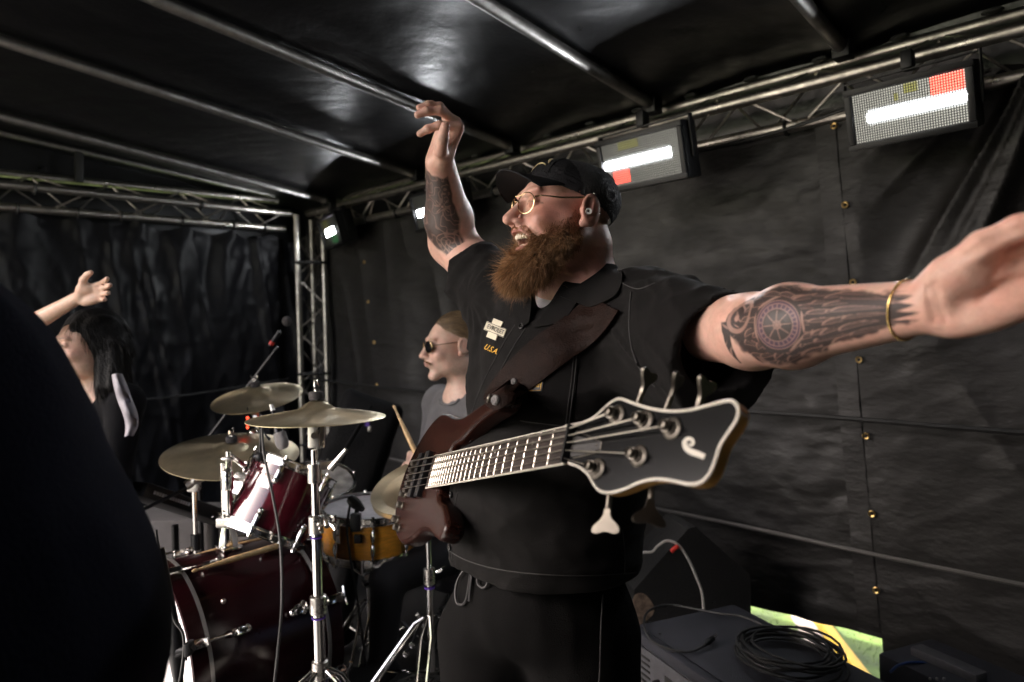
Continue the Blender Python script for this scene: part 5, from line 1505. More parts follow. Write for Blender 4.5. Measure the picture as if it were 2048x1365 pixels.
# ---- cap
M['cap'] = mat('black cotton', (0.007, 0.007, 0.008), 0.8, bump=0.35, bscale=600, spec=0.25)
M['cap_mesh'] = mat('black cap mesh', (0.008, 0.008, 0.009), 0.6, bump=0.9, bscale=500)
M['gold'] = mat('gold thread', (0.60, 0.48, 0.26), 0.5, 0.3, bump=0.4, bscale=500)
def crown(q, o=0.0):
    d = d_ell(q, (-0.012, 0, 0.040), (0.113 + o, 0.091 + o, 0.084 + o))
    d = smin(d, d_ell(q, (0.040, 0, 0.070), (0.052 + o, 0.064 + o, 0.044 + o)), 0.025)
    return d
def cap_local(q):
    d = np.maximum(crown(q), -crown(q, -0.004))
    edge = (0.0235 + 0.36 * q[..., 0]) - q[..., 2]
    hole = d_ell(q, (-0.115, 0, 0.022), (0.05, 0.030, 0.022))
    return smax(np.maximum(d, edge), -hole, 0.003) + 0.0012 * ridge(q * [60, 60, 60], 1, 3) * 0.4
def cap_surf(q): return crown(q)
cc = HD.w(0, 0, 0.06)
cap = None
v2, f2 = sdf_mesh(lambda p: cap_local(HD.loc(p)) * HD.k, cc - 0.17, cc + 0.17, 0.003, relax=2)
ql = HD.loc(v2[f2].mean(1))
is_mesh = ql[:, 0] < 0.012 + 0.2 * (ql[:, 2] - .05)
cap = mesh_obj('cap', v2, f2, M['cap'], bass_player, True, 60)
cap.data.materials.append(M['cap_mesh'])
cap.data.polygons.foreach_set('material_index', is_mesh.astype(np.int32)) if len(cap.data.polygons) == len(f2) else None
# brim: a curved plate with thickness
rows = []
for i in range(13):
    t = i / 12
    row = []
    for j in range(25):
        s_ = (j / 24) * 2 - 1
        th_ = s_ * 1.12
        xi, yi = 0.098 * math.cos(th_ * 0.95) - 0.006, 0.084 * math.sin(th_ * 0.98)
        xo = 0.006 + 0.158 * math.cos(th_ * 0.9) ** 0.75 + 0.006; yo = 0.088 * math.sin(th_ * 1.02) / math.sin(1.14)
        x_, y_ = lerp(xi, xo, t), lerp(yi, yo, t)
        z_ = 0.0235 + 0.36 * xi + 0.004 + (x_ - xi) * 0.10 - 3.4 * y_ * y_ * t * 0.9 + 0.008
        row.append((x_, y_, z_))
    rows.append(row)
bv_ = []; bf_ = []
for L_ in (0.0, -0.0035):
    for row in rows:
        for (a, b, c) in row: bv_.append(HD.w(a, b, c + L_))
nr, nc = 13, 25
for L_ in range(2):
    o_ = L_ * nr * nc
    for i in range(nr - 1):
        for j in range(nc - 1):
            q_ = (o_ + i * nc + j, o_ + i * nc + j + 1, o_ + (i + 1) * nc + j + 1, o_ + (i + 1) * nc + j)
            bf_.append(q_ if L_ else q_[::-1])
rim = [(nr - 1) * nc + j for j in range(nc)]; lft = [i * nc for i in range(nr)]; rgt = [i * nc + nc - 1 for i in range(nr)]
for e in (rim, lft, rgt):
    for a, b in zip(e[:-1], e[1:]): bf_.append((a, b, b + nr * nc, a + nr * nc))
mesh_obj('brim', bv_, bf_, M['cap'], cap, True, 60)
for yy_s in (0.0, 0.045, -0.045):
    ln_ = np.array([HD.w(0.09 * math.cos(t) - .012, yy_s * (1 - .9 * math.sin(t) ** 6), 0.04 + 0.086 * math.sin(t)) for t in np.linspace(0.35, 2.6, 30)])
    ln_ = snap(lambda p: cap_surf(HD.loc(p)) * HD.k, ln_, 0.0004)
    ql_ = HD.loc(ln_); ln_ = ln_[ql_[:, 2] > 0.03 + 0.36 * ql_[:, 0]]
    if len(ln_) > 3: MB().tube(list(ln_), 0.0011, 5).build('panel_seam', M['cap'], cap)
MB().ball(HD.w(-0.012, 0, 0.1250), (0.006, 0.006, 0.0035), 10, HD.A).build('top_button', M['cap'], cap)
# winged emblem on the front panel
em = MB()
for sgn in (-1, 1):
    for k in range(5):
        a0_ = np.array([[0.05 + .02 * t, sgn * (0.006 + 0.030 * t), 0.108 + 0.006 * k * (1 - .3 * t) - 0.010 * t] for t in np.linspace(0, 1, 7)])
        pw = HD.O + HD.k * (a0_ @ HD.A); pw = snap(lambda p: cap_surf(HD.loc(p)) * HD.k, pw, 0.001)
        em.tube(list(pw), 0.0013, 5)
pw = snap(lambda p: cap_surf(HD.loc(p)) * HD.k, np.array([HD.w(0.085, (j - 8) / 8 * 0.040, 0.100 + 0.016 * math.cos((j - 8) / 8 * 1.5)) for j in range(17)]), 0.001)
em.tube(list(pw), 0.0016, 5)
em.build('emblem', M['gold'], cap)

# ---- glasses, ear plug, ear studs
M['gold_wire'] = mat('gold wire', (0.55, 0.40, 0.22), 0.22, 1.0)
M['lens'] = None
def glass():
    m = bpy.data.materials.new('clear lens'); m.use_nodes = True; nt = m.node_tree; nt.nodes.clear()
    o = nt.nodes.new('ShaderNodeOutputMaterial'); mx = nt.nodes.new('ShaderNodeMixShader'); t = nt.nodes.new('ShaderNodeBsdfTransparent'); g_ = nt.nodes.new('ShaderNodeBsdfGlossy'); fr_ = nt.nodes.new('ShaderNodeFresnel')
    g_.inputs['Roughness'].default_value = 0.03; t.inputs[0].default_value = (0.97, 0.95, 0.90, 1); fr_.inputs[0].default_value = 1.35
    nt.links.new(fr_.outputs[0], mx.inputs[0]); nt.links.new(t.outputs[0], mx.inputs[1]); nt.links.new(g_.outputs[0], mx.inputs[2]); nt.links.new(mx.outputs[0], o.inputs[0])
    return m
M['lens'] = glass()
gl = thing('glasses', None, None); gl.name = 'glasses'
COL.objects.unlink(gl); bpy.data.objects.remove(gl)
fm_ = MB(); lens_loops = []
for sgn in (-1, 1):
    loop = []
    for k in range(28):
        a = 2 * math.pi * k / 28
        yy = 0.0265 * math.cos(a) * (1.0 if math.cos(a) * 1 > 0 else 0.92); zz = 0.0225 * math.sin(a) - (0.003 * math.cos(a) if math.sin(a) < 0 else 0)
        Y = 0.0345 + yy
        loop.append(HD.w(0.1255 - 0.30 * max(Y - 0.012, 0) - 0.0, sgn * Y, 0.006 + zz))
    lens_loops.append(loop)
    fm_.tube(loop, 0.00105, 6, closed=True)
    hx = HD.w(0.1095, sgn * 0.0625, 0.016)
    fm_.tube([HD.w(0.1105, sgn * 0.0605, 0.012), hx, HD.w(0.100, sgn * 0.074, 0.017)], 0.0016, 6)
fm_.tube([HD.w(0.1225, -0.0085, 0.012), HD.w(0.129, 0, 0.015), HD.w(0.1225, 0.0085, 0.012)], 0.0010, 6)
fm_.tube([HD.w(0.1195, -0.016, 0.0265), HD.w(0.128, 0, 0.026), HD.w(0.1195, 0.016, 0.0265)], 0.0010, 6)
gl = fm_.build('glasses', M['gold_wire'], bass_player)
for sgn, loop in zip((-1, 1), lens_loops):
    MB().add(loop, [tuple(range(28))]).build('lens', M['lens'], gl)
    MB().tube([HD.w(0.100, sgn * 0.074, 0.017), HD.w(0.06, sgn * 0.083, 0.017), HD.w(0.0, sgn * 0.0895, 0.025), HD.w(-0.018, sgn * .088, 0.012)], [0.0014, 0.0019, 0.0019, .0015], 6).build('temple', M['gold_wire'], gl)
M['plug'] = mat('white silicone', (0.75, 0.72, 0.66), 0.4)
ep_ = MB(); ec = HD.w(0.000, 0.0945, -0.006); ea = nrm(HD.A[1] + HD.A[0] * .25)
ep_.lathe([(.0025, .004), (.006, .005), (.0068, .001), (.006, -.006), (.0025, -.006)], ec, ea, 16, close=True); ep_.build('ear_plug', M['plug'], bass_player)
for q_ in (HD.w(-0.028, 0.095, -0.006), HD.w(-0.012, 0.094, 0.0345)): MB().ball(q_, .0021, 8).build('ear_stud', M['chrome'], bass_player)
# ---- bracelet
bl_c = elL + armdL * (LenL - 0.022); xx, yy_, _ = frame(nrm(armdL + cU * -0.22 + cR * .1), cF)
loop = []
for k in range(46):
    a = 2 * math.pi * k / 46; dr = xx * math.cos(a) + yy_ * math.sin(a)
    loop.append(bl_c + dr * 0.035)
loop = list(snap(armL, np.array(loop), 0.0015))
bm_ = MB()
for i, p in enumerate(loop): bm_.ball(p, (0.0023, 0.0016, 0.0016), 6, frame(loop[(i + 1) % len(loop)] - loop[i - 1], p - bl_c)[::-1])
bm_.tube(loop, 0.0011, 6, closed=True)
M['gold_chain'] = mat('gold chain', (0.72, 0.50, 0.20), 0.22, 1.0)
bm_.build('bracelet', M['gold_chain'], bass_player)
# ================================================================== the bass player's clothes
M['shirt'] = mat('washed black cotton', (0.0072, 0.0066, 0.0065), 0.88, bump=0.35, bscale=700, var=0.3, vscale=14, sheen=0.02, spec=0.12)
M['trouser'] = mat('black jersey', (0.0036, 0.0034, 0.0035), 0.9, bump=0.3, bscale=500, spec=0.08)
M['tee'] = mat('white cotton', (0.72, 0.69, 0.74), 0.8, bump=0.2, bscale=600)
M['leather'] = mat('dark brown leather', (0.011, 0.0046, 0.003), 0.6, spec=0.09, bump=0.3, bscale=260, var=0.35, vscale=40)
M['stitch'] = mat('black stitching', (0.022, 0.021, 0.021), 0.8)
cR0 = nrm(cR)
ETL = P(1478, 592, 1.035); EBL = P(1428, 782, 1.065)
nEL = np.cross(nrm(ETL - EBL), np.cross(armdL, nrm(ETL - EBL))); nEL = nrm(nEL if np.dot(nEL, wrL - shL) > 0 else -nEL)
slL = (ETL + EBL) / 2
ETR = P(966, 480, 1.64); EBR = P(921, 598, 1.70)
upR = nrm(elR - shR)
nER = np.cross(nrm(ETR - EBR), np.cross(upR, nrm(ETR - EBR))); nER = nrm(nER if np.dot(nER, elR - shR) > 0 else -nER)
slR = (ETR + EBR) / 2
HEM = 1.035
def wrinkle(p):
    q = (p - core_c) @ AB.T
    d = 0.0055 * ridge(np.stack([q[:, 0] * 4, q[:, 1] * 7 + q[:, 2] * 5, q[:, 2] * 9 - q[:, 1] * 3], -1), 2, 61)
    d = d + 0.0060 * fbm(np.stack([q[:, 0] * 5, q[:, 1] * 6, q[:, 2] * 9], -1), 2, 63)
    # pulls that run from the raised shoulder and the strap across the chest
    a1 = (p - shR) @ FB; r1 = np.linalg.norm(p - shR, axis=1); th1 = np.arctan2((p - shR) @ ZX, (p - shR) @ LB)
    d = d + 0.0022 * np.sin(th1 * 11 + 3 * vnoise(p * 9, 5)) * np.exp(-((r1 - 0.17) / 0.10) ** 2)
    r2 = np.linalg.norm(p - shL, axis=1); th2 = np.arctan2((p - shL) @ ZX, (p - shL) @ FB)
    d = d + 0.0028 * np.sin(th2 * 11 + 3 * vnoise(p * 9, 6)) * np.exp(-((r2 - 0.15) / 0.09) ** 2)
    d = d + 0.0014 * ridge(np.stack([q[:, 0] * 20, q[:, 1] * 22, q[:, 2] * 26], -1), 2, 67)
    return d
def torso(p):
    d = d_ell(p, P(1124, 745, 1.475), (0.165, 0.205, 0.22), AB)
    d = smin(d, d_ell(p, P(1096, 975, 1.455), (0.205, 0.222, 0.20), AB), 0.10)
    d = smin(d, d_ell(p, P(1086, 1130, 1.465), (0.188, 0.205, 0.13), AB), 0.10)
    d = smin(d, d_cone(p, nkB - ZX * 0.02, shL - ZX * 0.02, 0.075, 0.078), 0.05)
    d = smin(d, d_cone(p, nkB - ZX * 0.03, shR - ZX * 0.02, 0.075, 0.080), 0.05)
    return d
def sleeveL(p):
    d = d_cone(p, shL, slL + nEL * 0.12, 0.088, 0.076)
    d = smin(d, d_cone(p, P(1296, 720, 1.33), P(1428, 715, 1.08) + nEL * .1, 0.082, 0.062), 0.05)
    fold = 0.011 * ridge(np.stack([(p @ armdL) * 3, (p @ ZX) * 15 + (p @ armdL) * 9, p[:, 0] * 0], -1), 2, 71)
    return d - fold
def sleeveR(p):
    d = d_cone(p, shR, slR + nER * 0.12, 0.086, 0.064)
    d = smin(d, d_cone(p, P(995, 640, 1.64), P(955, 580, 1.69) + nER * .08, 0.062, 0.042), 0.04)
    d = smin(d, d_cone(p, P(998, 620, 1.62), P(1000, 800, 1.56), 0.056, 0.072), 0.05)
    fold = 0.007 * ridge(np.stack([(p @ upR) * 3, (p @ ZX) * 14 - p[:, 0] * 16, p[:, 1] * 3], -1), 2, 73)
    return d - fold
def openL(p): return np.maximum(d_cone(p, shL, slL + nEL * 0.12, 0.080, 0.066), -((p - slL) @ nEL) - 0.05)
def openR(p): return np.maximum(d_cone(p, shR, slR + nER * 0.12, 0.076, 0.054), -((p - slR) @ nER) - 0.045)
VA, VB = P(1150, 560, 1.36), P(1062, 640, 1.33)
def shirt0(p):
    d = smin(torso(p), within(p, lambda q: np.maximum(sleeveL(q), (q - slL) @ nEL), (shL + slL) / 2, 0.30), 0.045)
    sr = np.maximum(within(p, sleeveR, (shR + slR) / 2, 0.32), (p - slR) @ nER)
    return smin(d, sr, 0.04)
def vcut(p):
    a = d_cone(p, nkB + ZX * 0.20, nkB - ZX * 0.005, 0.080, 0.080)
    b = d_cone(p, nkB + FB * 0.05 + ZX * 0.07, VB + FB * 0.02 - ZX * .005, 0.055, 0.012)
    return smin(a, b, 0.02)
def shirtf(p):
    d = shirt0(p) - wrinkle(p) + 0.004
    d = smax(d, -vcut(p), 0.008)
    d = np.maximum(d, HEM + 0.008 * np.sin((p @ LB) * 9) - p[:, 2])
    d = np.maximum(d, -np.maximum(torso(p) + 0.020, p[:, 2] - HEM - 0.05))          # hollow at the hem
    k = np.linalg.norm(p - slL, axis=1) < 0.3
    if k.any(): d[k] = np.maximum(d[k], -openL(p[k]))
    k = np.linalg.norm(p - slR, axis=1) < 0.25
    if k.any(): d[k] = np.maximum(d[k], -openR(p[k]))
    return d
lo = np.minimum.reduce([shL, shR, slL, slR, P(890, 1180, 1.3), P(1300, 1180, 1.7)]) - 0.16; hi = np.maximum.reduce([shL, shR, slL, slR]) + 0.16; hi[2] = 1.86; lo[2] = 0.98; hi[1] = 1.95
sv, sf = sdf_mesh(shirtf, lo, hi, 0.0045, relax=1)
shirt = mesh_obj('shirt', sv, sf, M['shirt'], bass_player, True, 70)
def shirt_s(p): return shirt0(p) - wrinkle(p) + 0.004
def shirt_hit(px, py, off=0.0):
    p = trace_many(shirt_s, [(px, py)], off=off)[0]
    return None if np.isnan(p[0]) else p
def patch(rows, off, thick, name, m, parent, sub=5, fn=None, curl=None):
    """rows of photo pixels laid on the cloth; thickened outwards"""
    fn = fn or shirt_s
    R = [spline([np.array([*q, 0.0]) for q in r], sub) for r in rows]
    R = [[np.array(x) for x in r] for r in R]
    cols = len(R[0]); out = []
    for j in range(cols): out.append(spline([r[j] for r in R], sub))
    nr_ = len(out[0])
    V = trace_many(fn, [out[j][i][:2] for j in range(cols) for i in range(nr_)], off=off)
    for k in range(len(V)):
        if np.isnan(V[k, 0]): V[k] = V[k - 1] if k else P(1100, 700, 1.4)
    idx = np.arange(len(V)).reshape(cols, nr_)
    N = grads(fn, V)
    if curl is not None: V = V + N * curl(idx.shape)[:, None]
    bot = V - N * thick; n = len(V)
    F = [(idx[j, i], idx[j + 1, i], idx[j + 1, i + 1], idx[j, i + 1]) for j in range(cols - 1) for i in range(nr_ - 1)]
    F += [tuple(n + q for q in fq[::-1]) for fq in F]
    ed = [idx[0, :], idx[-1, ::-1], idx[::-1, 0], idx[:, -1]]
    for e in ed:
        for a, b in zip(e[:-1], e[1:]): F.append((a, b, b + n, a + n))
    return mesh_obj(name, np.concatenate([V, bot]), F, m, parent, True, 60)
def seam(pts, r=0.0011, off=0.0006, name='seam', m='stitch', sub=10, fn=None):
    q = spline([np.array([*p, 0.0]) for p in pts], sub)
    w = trace_many(fn or shirt_s, [a[:2] for a in q], off=off); w = list(w[~np.isnan(w[:, 0])])
    return MB().tube(w, r, 5).build(name, M[m], shirt)
# undershirt in the neck opening and at the raised sleeve
def teef(p): return np.maximum(np.maximum(shirt0(p) + 0.013, vcut(p) - 0.015), p[:, 2] - (nkB[2] + 0.012))
tv, tf = sdf_mesh(teef, nkB - 0.2, nkB + 0.16, 0.005)
if len(tf): mesh_obj('undershirt', tv, tf, M['tee'], bass_player, True, 70)
def cuff(p): return np.maximum(np.maximum(np.abs(d_cone(p, shR, slR + nER * 0.12, 0.075, 0.060)) - 0.002, (p - slR) @ nER - 0.006), -((p - slR) @ nER) - 0.05)
tv, tf = sdf_mesh(cuff, slR - 0.15, slR + 0.15, 0.004)
mesh_obj('undershirt_cuff', tv, tf, M['tee'], bass_player, True, 70)
# collar
def both(p): return smin(shirt0(p), d_cone(p, nkA, nkB, 0.070, 0.084), 0.02)
patch([[(1214, 527), (1232, 530), (1243, 545), (1243, 566)], [(1190, 548), (1206, 560), (1220, 574), (1228, 592)], [(1150, 574), (1165, 588), (1178, 600), (1186, 612)], [(1120, 592), (1138, 600), (1155, 606), (1170, 611)]], 0.010, 0.003, 'collar', M['shirt'], shirt, 5, both)
patch([[(1134, 590), (1143, 597), (1154, 604)], [(1102, 624), (1112, 634), (1124, 642)], [(1060, 646), (1063, 650), (1068, 655)]], 0.009, 0.003, 'lapel', M['shirt'], shirt, 5, shirt0)
patch([[(1064, 592), (1052, 604), (1040, 612)], [(1062, 614), (1052, 622), (1038, 632)], [(1058, 644), (1053, 648), (1047, 652)]], 0.008, 0.003, 'lapel', M['shirt'], shirt, 5)
# placket, pocket and seams
seam([(1052, 655), (1020, 705), (985, 775), (955, 850)]); seam([(1030, 650), (1000, 700), (962, 775), (935, 850)])
seam([(915, 985), (905, 1040), (903, 1100), (905, 1125)])
patch([[(1085, 712), (1120, 704), (1158, 694)], [(1060, 780), (1105, 775), (1152, 770)], [(1040, 845), (1090, 852), (1140, 856)]], 0.0022, 0.002, 'pocket', M['shirt'], shirt, 6)
seam([(1154, 700), (1148, 770), (1137, 852)], off=0.003); seam([(1040, 842), (1090, 849), (1134, 853)], off=0.003); seam([(1148, 700), (1142, 770), (1131, 850)], off=0.003)
seam([(1262, 585), (1258, 640), (1262, 690), (1280, 740), (1310, 775)], 0.0016); seam([(1243, 566), (1275, 578), (1310, 566)])
seam([(880, 1090), (930, 1120), (1000, 1140), (1090, 1150), (1180, 1152), (1270, 1146)], 0.0012); seam([(1245, 1060), (1250, 1110), (1249, 1150)])
MB().ball(shirt_hit(1152, 694, 0.004), (0.0042, 0.0042, 0.0042), 10).build('rivet', mat('white enamel', (.75, .72, .68), .35), shirt)
M['button'] = mat('black button', (0.012, 0.012, 0.012), 0.25)
for px, py in ((1043, 653), (990, 763), (902, 990), (898, 1096), (942, 879)):
    p = shirt_hit(px, py, 0.003)
    if p is None: continue
    nv = grad(shirt_s, p, 4e-3); b_ = MB()
    b_.lathe([(0.0001, 0.0010), (0.0038, 0.0010), (0.0050, 0.0026), (0.0066, 0.0022), (0.0070, 0.0), (0.0066, -0.002), (0.0001, -0.002)], p, nv, 18)
    b_.build('button', M['button'], shirt)
# lettering sewn on the chest
M['cream'] = mat('cream patch cloth', (0.62, 0.57, 0.44), 0.8, bump=0.3, bscale=500)
M['gold_cloth'] = mat('golden thread', (0.72, 0.40, 0.05), 0.7)
def cloth_text(body, cpx, cpy, wpx, ang, m, off, name, shear=0.0, hscale=1.0, bold=0.0, parent=None):
    v, f = text_mesh(body, 1.0, 0.0, shear, bold)
    w = v[:, 0].max() - v[:, 0].min(); k = wpx / w; ca, sa_ = math.cos(ang), math.sin(ang)
    x, y = v[:, 0] * k, v[:, 1] * k * hscale
    out = trace_many(shirt_s, np.stack([cpx + x * ca + y * sa_, cpy + x * sa_ - y * ca], -1), off=off)
    out = np.where(np.isnan(out), shirt_hit(cpx, cpy, off)[None], out)
    return MB().add(out, f).build(name, m, parent or shirt, smooth=False)
an = math.radians(22)
def rot_rect(cx, cy, hw, hh, n=3):
    return [[(cx + x * math.cos(an) - y * math.sin(an), cy + x * math.sin(an) + y * math.cos(an)) for x in np.linspace(-hw, hw, n)] for y in np.linspace(-hh, hh, n)]
pt = patch(rot_rect(990, 659, 21, 9), 0.0022, 0.002, 'patch', M['cream'], shirt, 3)
patch(rot_rect(989, 659, 10, 20), 0.0028, 0.002, 'patch', M['cream'], shirt, 3)
seam([q for q in rot_rect(990, 659, 19.5, 8)[0]], 0.0006, 0.0036, 'patch_edge', 'letter_black'); seam([q for q in rot_rect(990, 659, 19.5, 8)[2]], 0.0006, 0.0036, 'patch_edge', 'letter_black')
cloth_text('EVROLET', 991, 659.5, 35, an, M['letter_black'], 0.0042, 'lettering', 0, 1.5, 0.008)
cloth_text('U.S.A.', 982, 699, 28, math.radians(24), M['gold_cloth'], 0.0025, 'lettering', 0.35, 1.35, 0.008)
patch([[(1052, 762), (1068, 761), (1086, 760)], [(1052, 772), (1068, 771), (1085, 771)], [(1052, 784), (1067, 784), (1083, 783)]], 0.0050, 0.0015, 'label_tag', M['letter_black'], shirt, 3)
cloth_text('VROLET', 1070, 772, 26, -0.03, M['gold_cloth'], 0.0072, 'lettering', 0, 1.25, 0.004)
for rr_ in ([(1054, 764), (1084, 762)], [(1083, 763), (1081, 781)], [(1054, 782), (1081, 781)]):
    seam(rr_, 0.0006, 0.0056, 'label_edge', 'gold_cloth', 3)

# trousers
hipL, hipR = P(1165, 1250, 1.40), P(985, 1245, 1.50)
ftL = np.array([hipL[0] + .03, hipL[1] - .01, 0.09]); ftR = np.array([hipR[0] - .02, hipR[1] + .01, 0.09])
def trousers(p):
    d = d_ell(p, P(1080, 1185, 1.46), (0.172, 0.190, 0.14), AB)
    for h_, f_ in ((hipL, ftL), (hipR, ftR)):
        kn_ = (h_ + f_) / 2 + FB * 0.02
        e = smin(d_cone(p, h_ - ZX * 0.02, kn_, 0.118, 0.095), d_cone(p, kn_, f_, 0.095, 0.075), 0.03)
        d = smin(d, e, 0.04)
    th_ = np.arctan2((p - P(1080, 1185, 1.46)) @ LB, (p - P(1080, 1185, 1.46)) @ FB)
    d = d - 0.0035 * fbm(np.stack([th_ * 6, p[:, 2] * 1.2, th_ * 0], -1), 2, 95) * np.clip((p[:, 2] - 0.75) / 0.3, 0, 1) - 0.005 * fbm(p * 7, 2, 91)
    return np.maximum(d, 0.06 - p[:, 2])
lo = np.minimum(ftL, ftR) - 0.25; hi = np.maximum(hipL, hipR) + 0.3; lo[2] = 0.03; hi[2] = 1.14
tv, tf = sdf_mesh(trousers, lo, hi, 0.008)
tro = mesh_obj('trousers', tv, tf, M['trouser'], bass_player, True, 180)
def tro_hit(px, py, off=0.004): return trace(trousers, CAM, ray(px, py), 0.6, 2.4, off)
def tro_path(pts, r):
    q = spline([np.array([*p, 0.0]) for p in pts], 6); w = trace_many(trousers, [a[:2] for a in q], off=0.006); w = w[~np.isnan(w[:, 0])]
    return MB().tube(list(w), r, 6).build('drawstring', mat('black cord', (.014, .013, .014), .6), tro)
tro_path([(928, 1140), (916, 1160), (911, 1185), (914, 1206), (924, 1210), (932, 1200), (937, 1175), (941, 1145)], 0.0028)
tro_path([(944, 1145), (941, 1172), (938, 1203)], 0.0026)
tro_path([(955, 1150), (956, 1168), (966, 1176), (974, 1170), (976, 1156)], 0.0028)
tro_path([(1206, 1190), (1202, 1250), (1200, 1330), (1198, 1365)], 0.0016)
M['shoe'] = mat('black shoe', (0.02, 0.02, 0.02), 0.6)
for f_ in (ftL, ftR):
    def shoef(p, f_=f_):
        d = d_ell(p, f_ + FB * 0.06 - ZX * 0.04, (0.15, 0.052, 0.055), AB); d = smin(d, d_ell(p, f_ - ZX * 0.02, (0.07, 0.05, 0.07), AB), 0.03)
        return np.maximum(d, -p[:, 2] + 0.002)
    tv, tf = sdf_mesh(shoef, f_ - 0.25, f_ + 0.25, 0.010); mesh_obj('shoe', tv, tf, M['shoe'], bass_player, True, 180)
# ================================================================== five-string bass guitar
M['mahogany'] = mat('dark oiled mahogany', (0.021, 0.0062, 0.004), 0.27, spec=0.28, var=0.6, vscale=16, stretch=(9, 3, 12), bump=0.10, bscale=60)
M['rosewood'] = mat('rosewood', (0.022, 0.011, 0.0075), 0.5, var=0.5, vscale=30, stretch=(3, 12, 3), bump=0.12, bscale=160)
M['maple'] = mat('amber maple', (0.74, 0.40, 0.10), 0.35, coat=0.3, var=0.2, vscale=16)
M['ivory'] = mat('ivory binding', (0.62, 0.58, 0.50), 0.35)
M['nickel'] = mat('worn nickel', (0.15, 0.135, 0.115), 0.42, 1.0, rvar=0.1, vscale=40)
M['string'] = mat('wound string', (0.60, 0.55, 0.48), 0.28, 1.0)
N0 = P(1133, 888, 0.875); BR = P(818, 952, 1.655)
bd_ = nrm(N0 - BR); bw = cR * .24 + cF * .4 + cU; bw = nrm(bw - bd_ * np.dot(bw, bd_)); bn = np.cross(bd_, bw); bn = bn if bn[1] < 0 else -bn
SL = np.linalg.norm(N0 - BR)
def bp_(s, y, h): return BR + bd_ * s + bw * y + bn * h
AX = [bd_, bw, bn]
bass = thing('bass_guitar', 'five-string bass with dark brown body and black headstock pointing at the camera', 'bass guitar', bp_(0.1, 0, -0.03))
# body
out = spline([np.array([a, b, 0.0]) for a, b in [(0.262, 0.045), (0.315, 0.058), (0.37, 0.080), (0.44, 0.096), (0.50, 0.102), (0.527, 0.114), (0.520, 0.132), (0.47, 0.138), (0.39, 0.128), (0.30, 0.118), (0.22, 0.126), (0.155, 0.143), (0.085, 0.150), (0.02, 0.136), (-0.05, 0.100), (-0.105, 0.045), (-0.130, -0.015), (-0.108, -0.080), (-0.045, -0.130), (0.04, -0.155), (0.12, -0.150), (0.19, -0.128), (0.25, -0.122), (0.315, -0.134), (0.355, -0.138), (0.378, -0.122), (0.370, -0.098), (0.325, -0.070), (0.262, -0.047)]], 5, True)
bm = bmesh.new()
vs = [bm.verts.new(Vector(bp_(q[0], q[1], -0.012))) for q in out]
fc_ = bm.faces.new(vs)
r_ = bmesh.ops.extrude_face_region(bm, geom=[fc_])
for q in r_['geom']:
    if isinstance(q, bmesh.types.BMVert): q.co += Vector(-bn * 0.042)
bmesh.ops.recalc_face_normals(bm, faces=bm.faces[:])
ed_ = [e for e in bm.edges if any(len(f.verts) > 6 for f in e.link_faces)]
bmesh.ops.bevel(bm, geom=ed_, offset=0.013, segments=5, profile=0.5, affect='EDGES', clamp_overlap=True)
bm.verts.index_update()
vv_ = [q.co[:] for q in bm.verts]; ff_ = [tuple(w.index for w in q.verts) for q in bm.faces]; bm.free()
mesh_obj('body', vv_, ff_, M['mahogany'], bass, True, 50)
# neck back and fingerboard
def fw(s): return lerp(0.069, 0.049, np.clip((s - 0.19) / (SL - 0.19), 0, 1)) / 2
nb = MB(); V = []; F = []; ns = 30; nk_ = 12
for i in range(ns + 1):
    s = lerp(0.20, SL + 0.004, i / ns); hw = fw(s) - 0.0012
    for k in range(nk_ + 1):
        a = math.pi * k / nk_
        V.append(bp_(s, -hw * math.cos(a), -0.0062 - 0.020 * math.sin(a) ** 0.8 if 0 < k < nk_ else -0.0062))
for i in range(ns):
    for k in range(nk_): F.append((i * 13 + k, i * 13 + k + 1, (i + 1) * 13 + k + 1, (i + 1) * 13 + k))
nb.add(V, F); nb.build('neck', M['maple'], bass)
V = []; F = []
for i in range(ns + 1):
    s = lerp(0.188, SL, i / ns); hw = fw(s)
    for y, h in ((-hw, -0.0062), (-hw, -0.0008), (-hw * .5, -0.0002), (0, 0), (hw * .5, -0.0002), (hw, -0.0008), (hw, -0.0062)): V.append(bp_(s, y, h))
for i in range(ns):
    for k in range(6): F.append((i * 7 + k, i * 7 + k + 1, (i + 1) * 7 + k + 1, (i + 1) * 7 + k))
F.append(tuple(range(7))); F.append(tuple(ns * 7 + k for k in range(7))[::-1])
fbd = mesh_obj('fingerboard', V, F, M['rosewood'], bass, True, 30)
for sg in (-1, 1):
    MB().tube([bp_(s, sg * (fw(s) + 0.0006), -0.0028) for s in np.linspace(0.188, SL, 12)], 0.0021, 6).build('binding', M['ivory'], fbd)
MB().tube([bp_(0.1875, y, -0.0028) for y in np.linspace(-fw(.19), fw(.19), 5)], 0.0021, 6).build('binding', M['ivory'], fbd)
for k in range(1, 25):
    s = SL * 2 ** (-k / 12); hw = fw(s) - 0.001
    MB().tube([bp_(s, -hw, -0.0006), bp_(s, 0, 0.0003), bp_(s, hw, -0.0006)], 0.0009, 6).build('fret', M['string'], fbd)
for k in (3, 5, 7, 9, 12, 15, 17, 19, 21):
    s = SL * (2 ** (-k / 12) + 2 ** (-(k - 1) / 12)) / 2
    MB().lathe([(0.0001, 0.0004), (0.0028, 0.0004), (0.0028, -0.0003)], bp_(s, 0.0115, 0), bn, 12).build('dot_inlay', M['ivory'], fbd)
MB().box(bp_(SL + 0.003, 0, 0.0002), (0.006, 0.050, 0.010), AX, 0.001).build('nut', M['black_plastic'], bass)
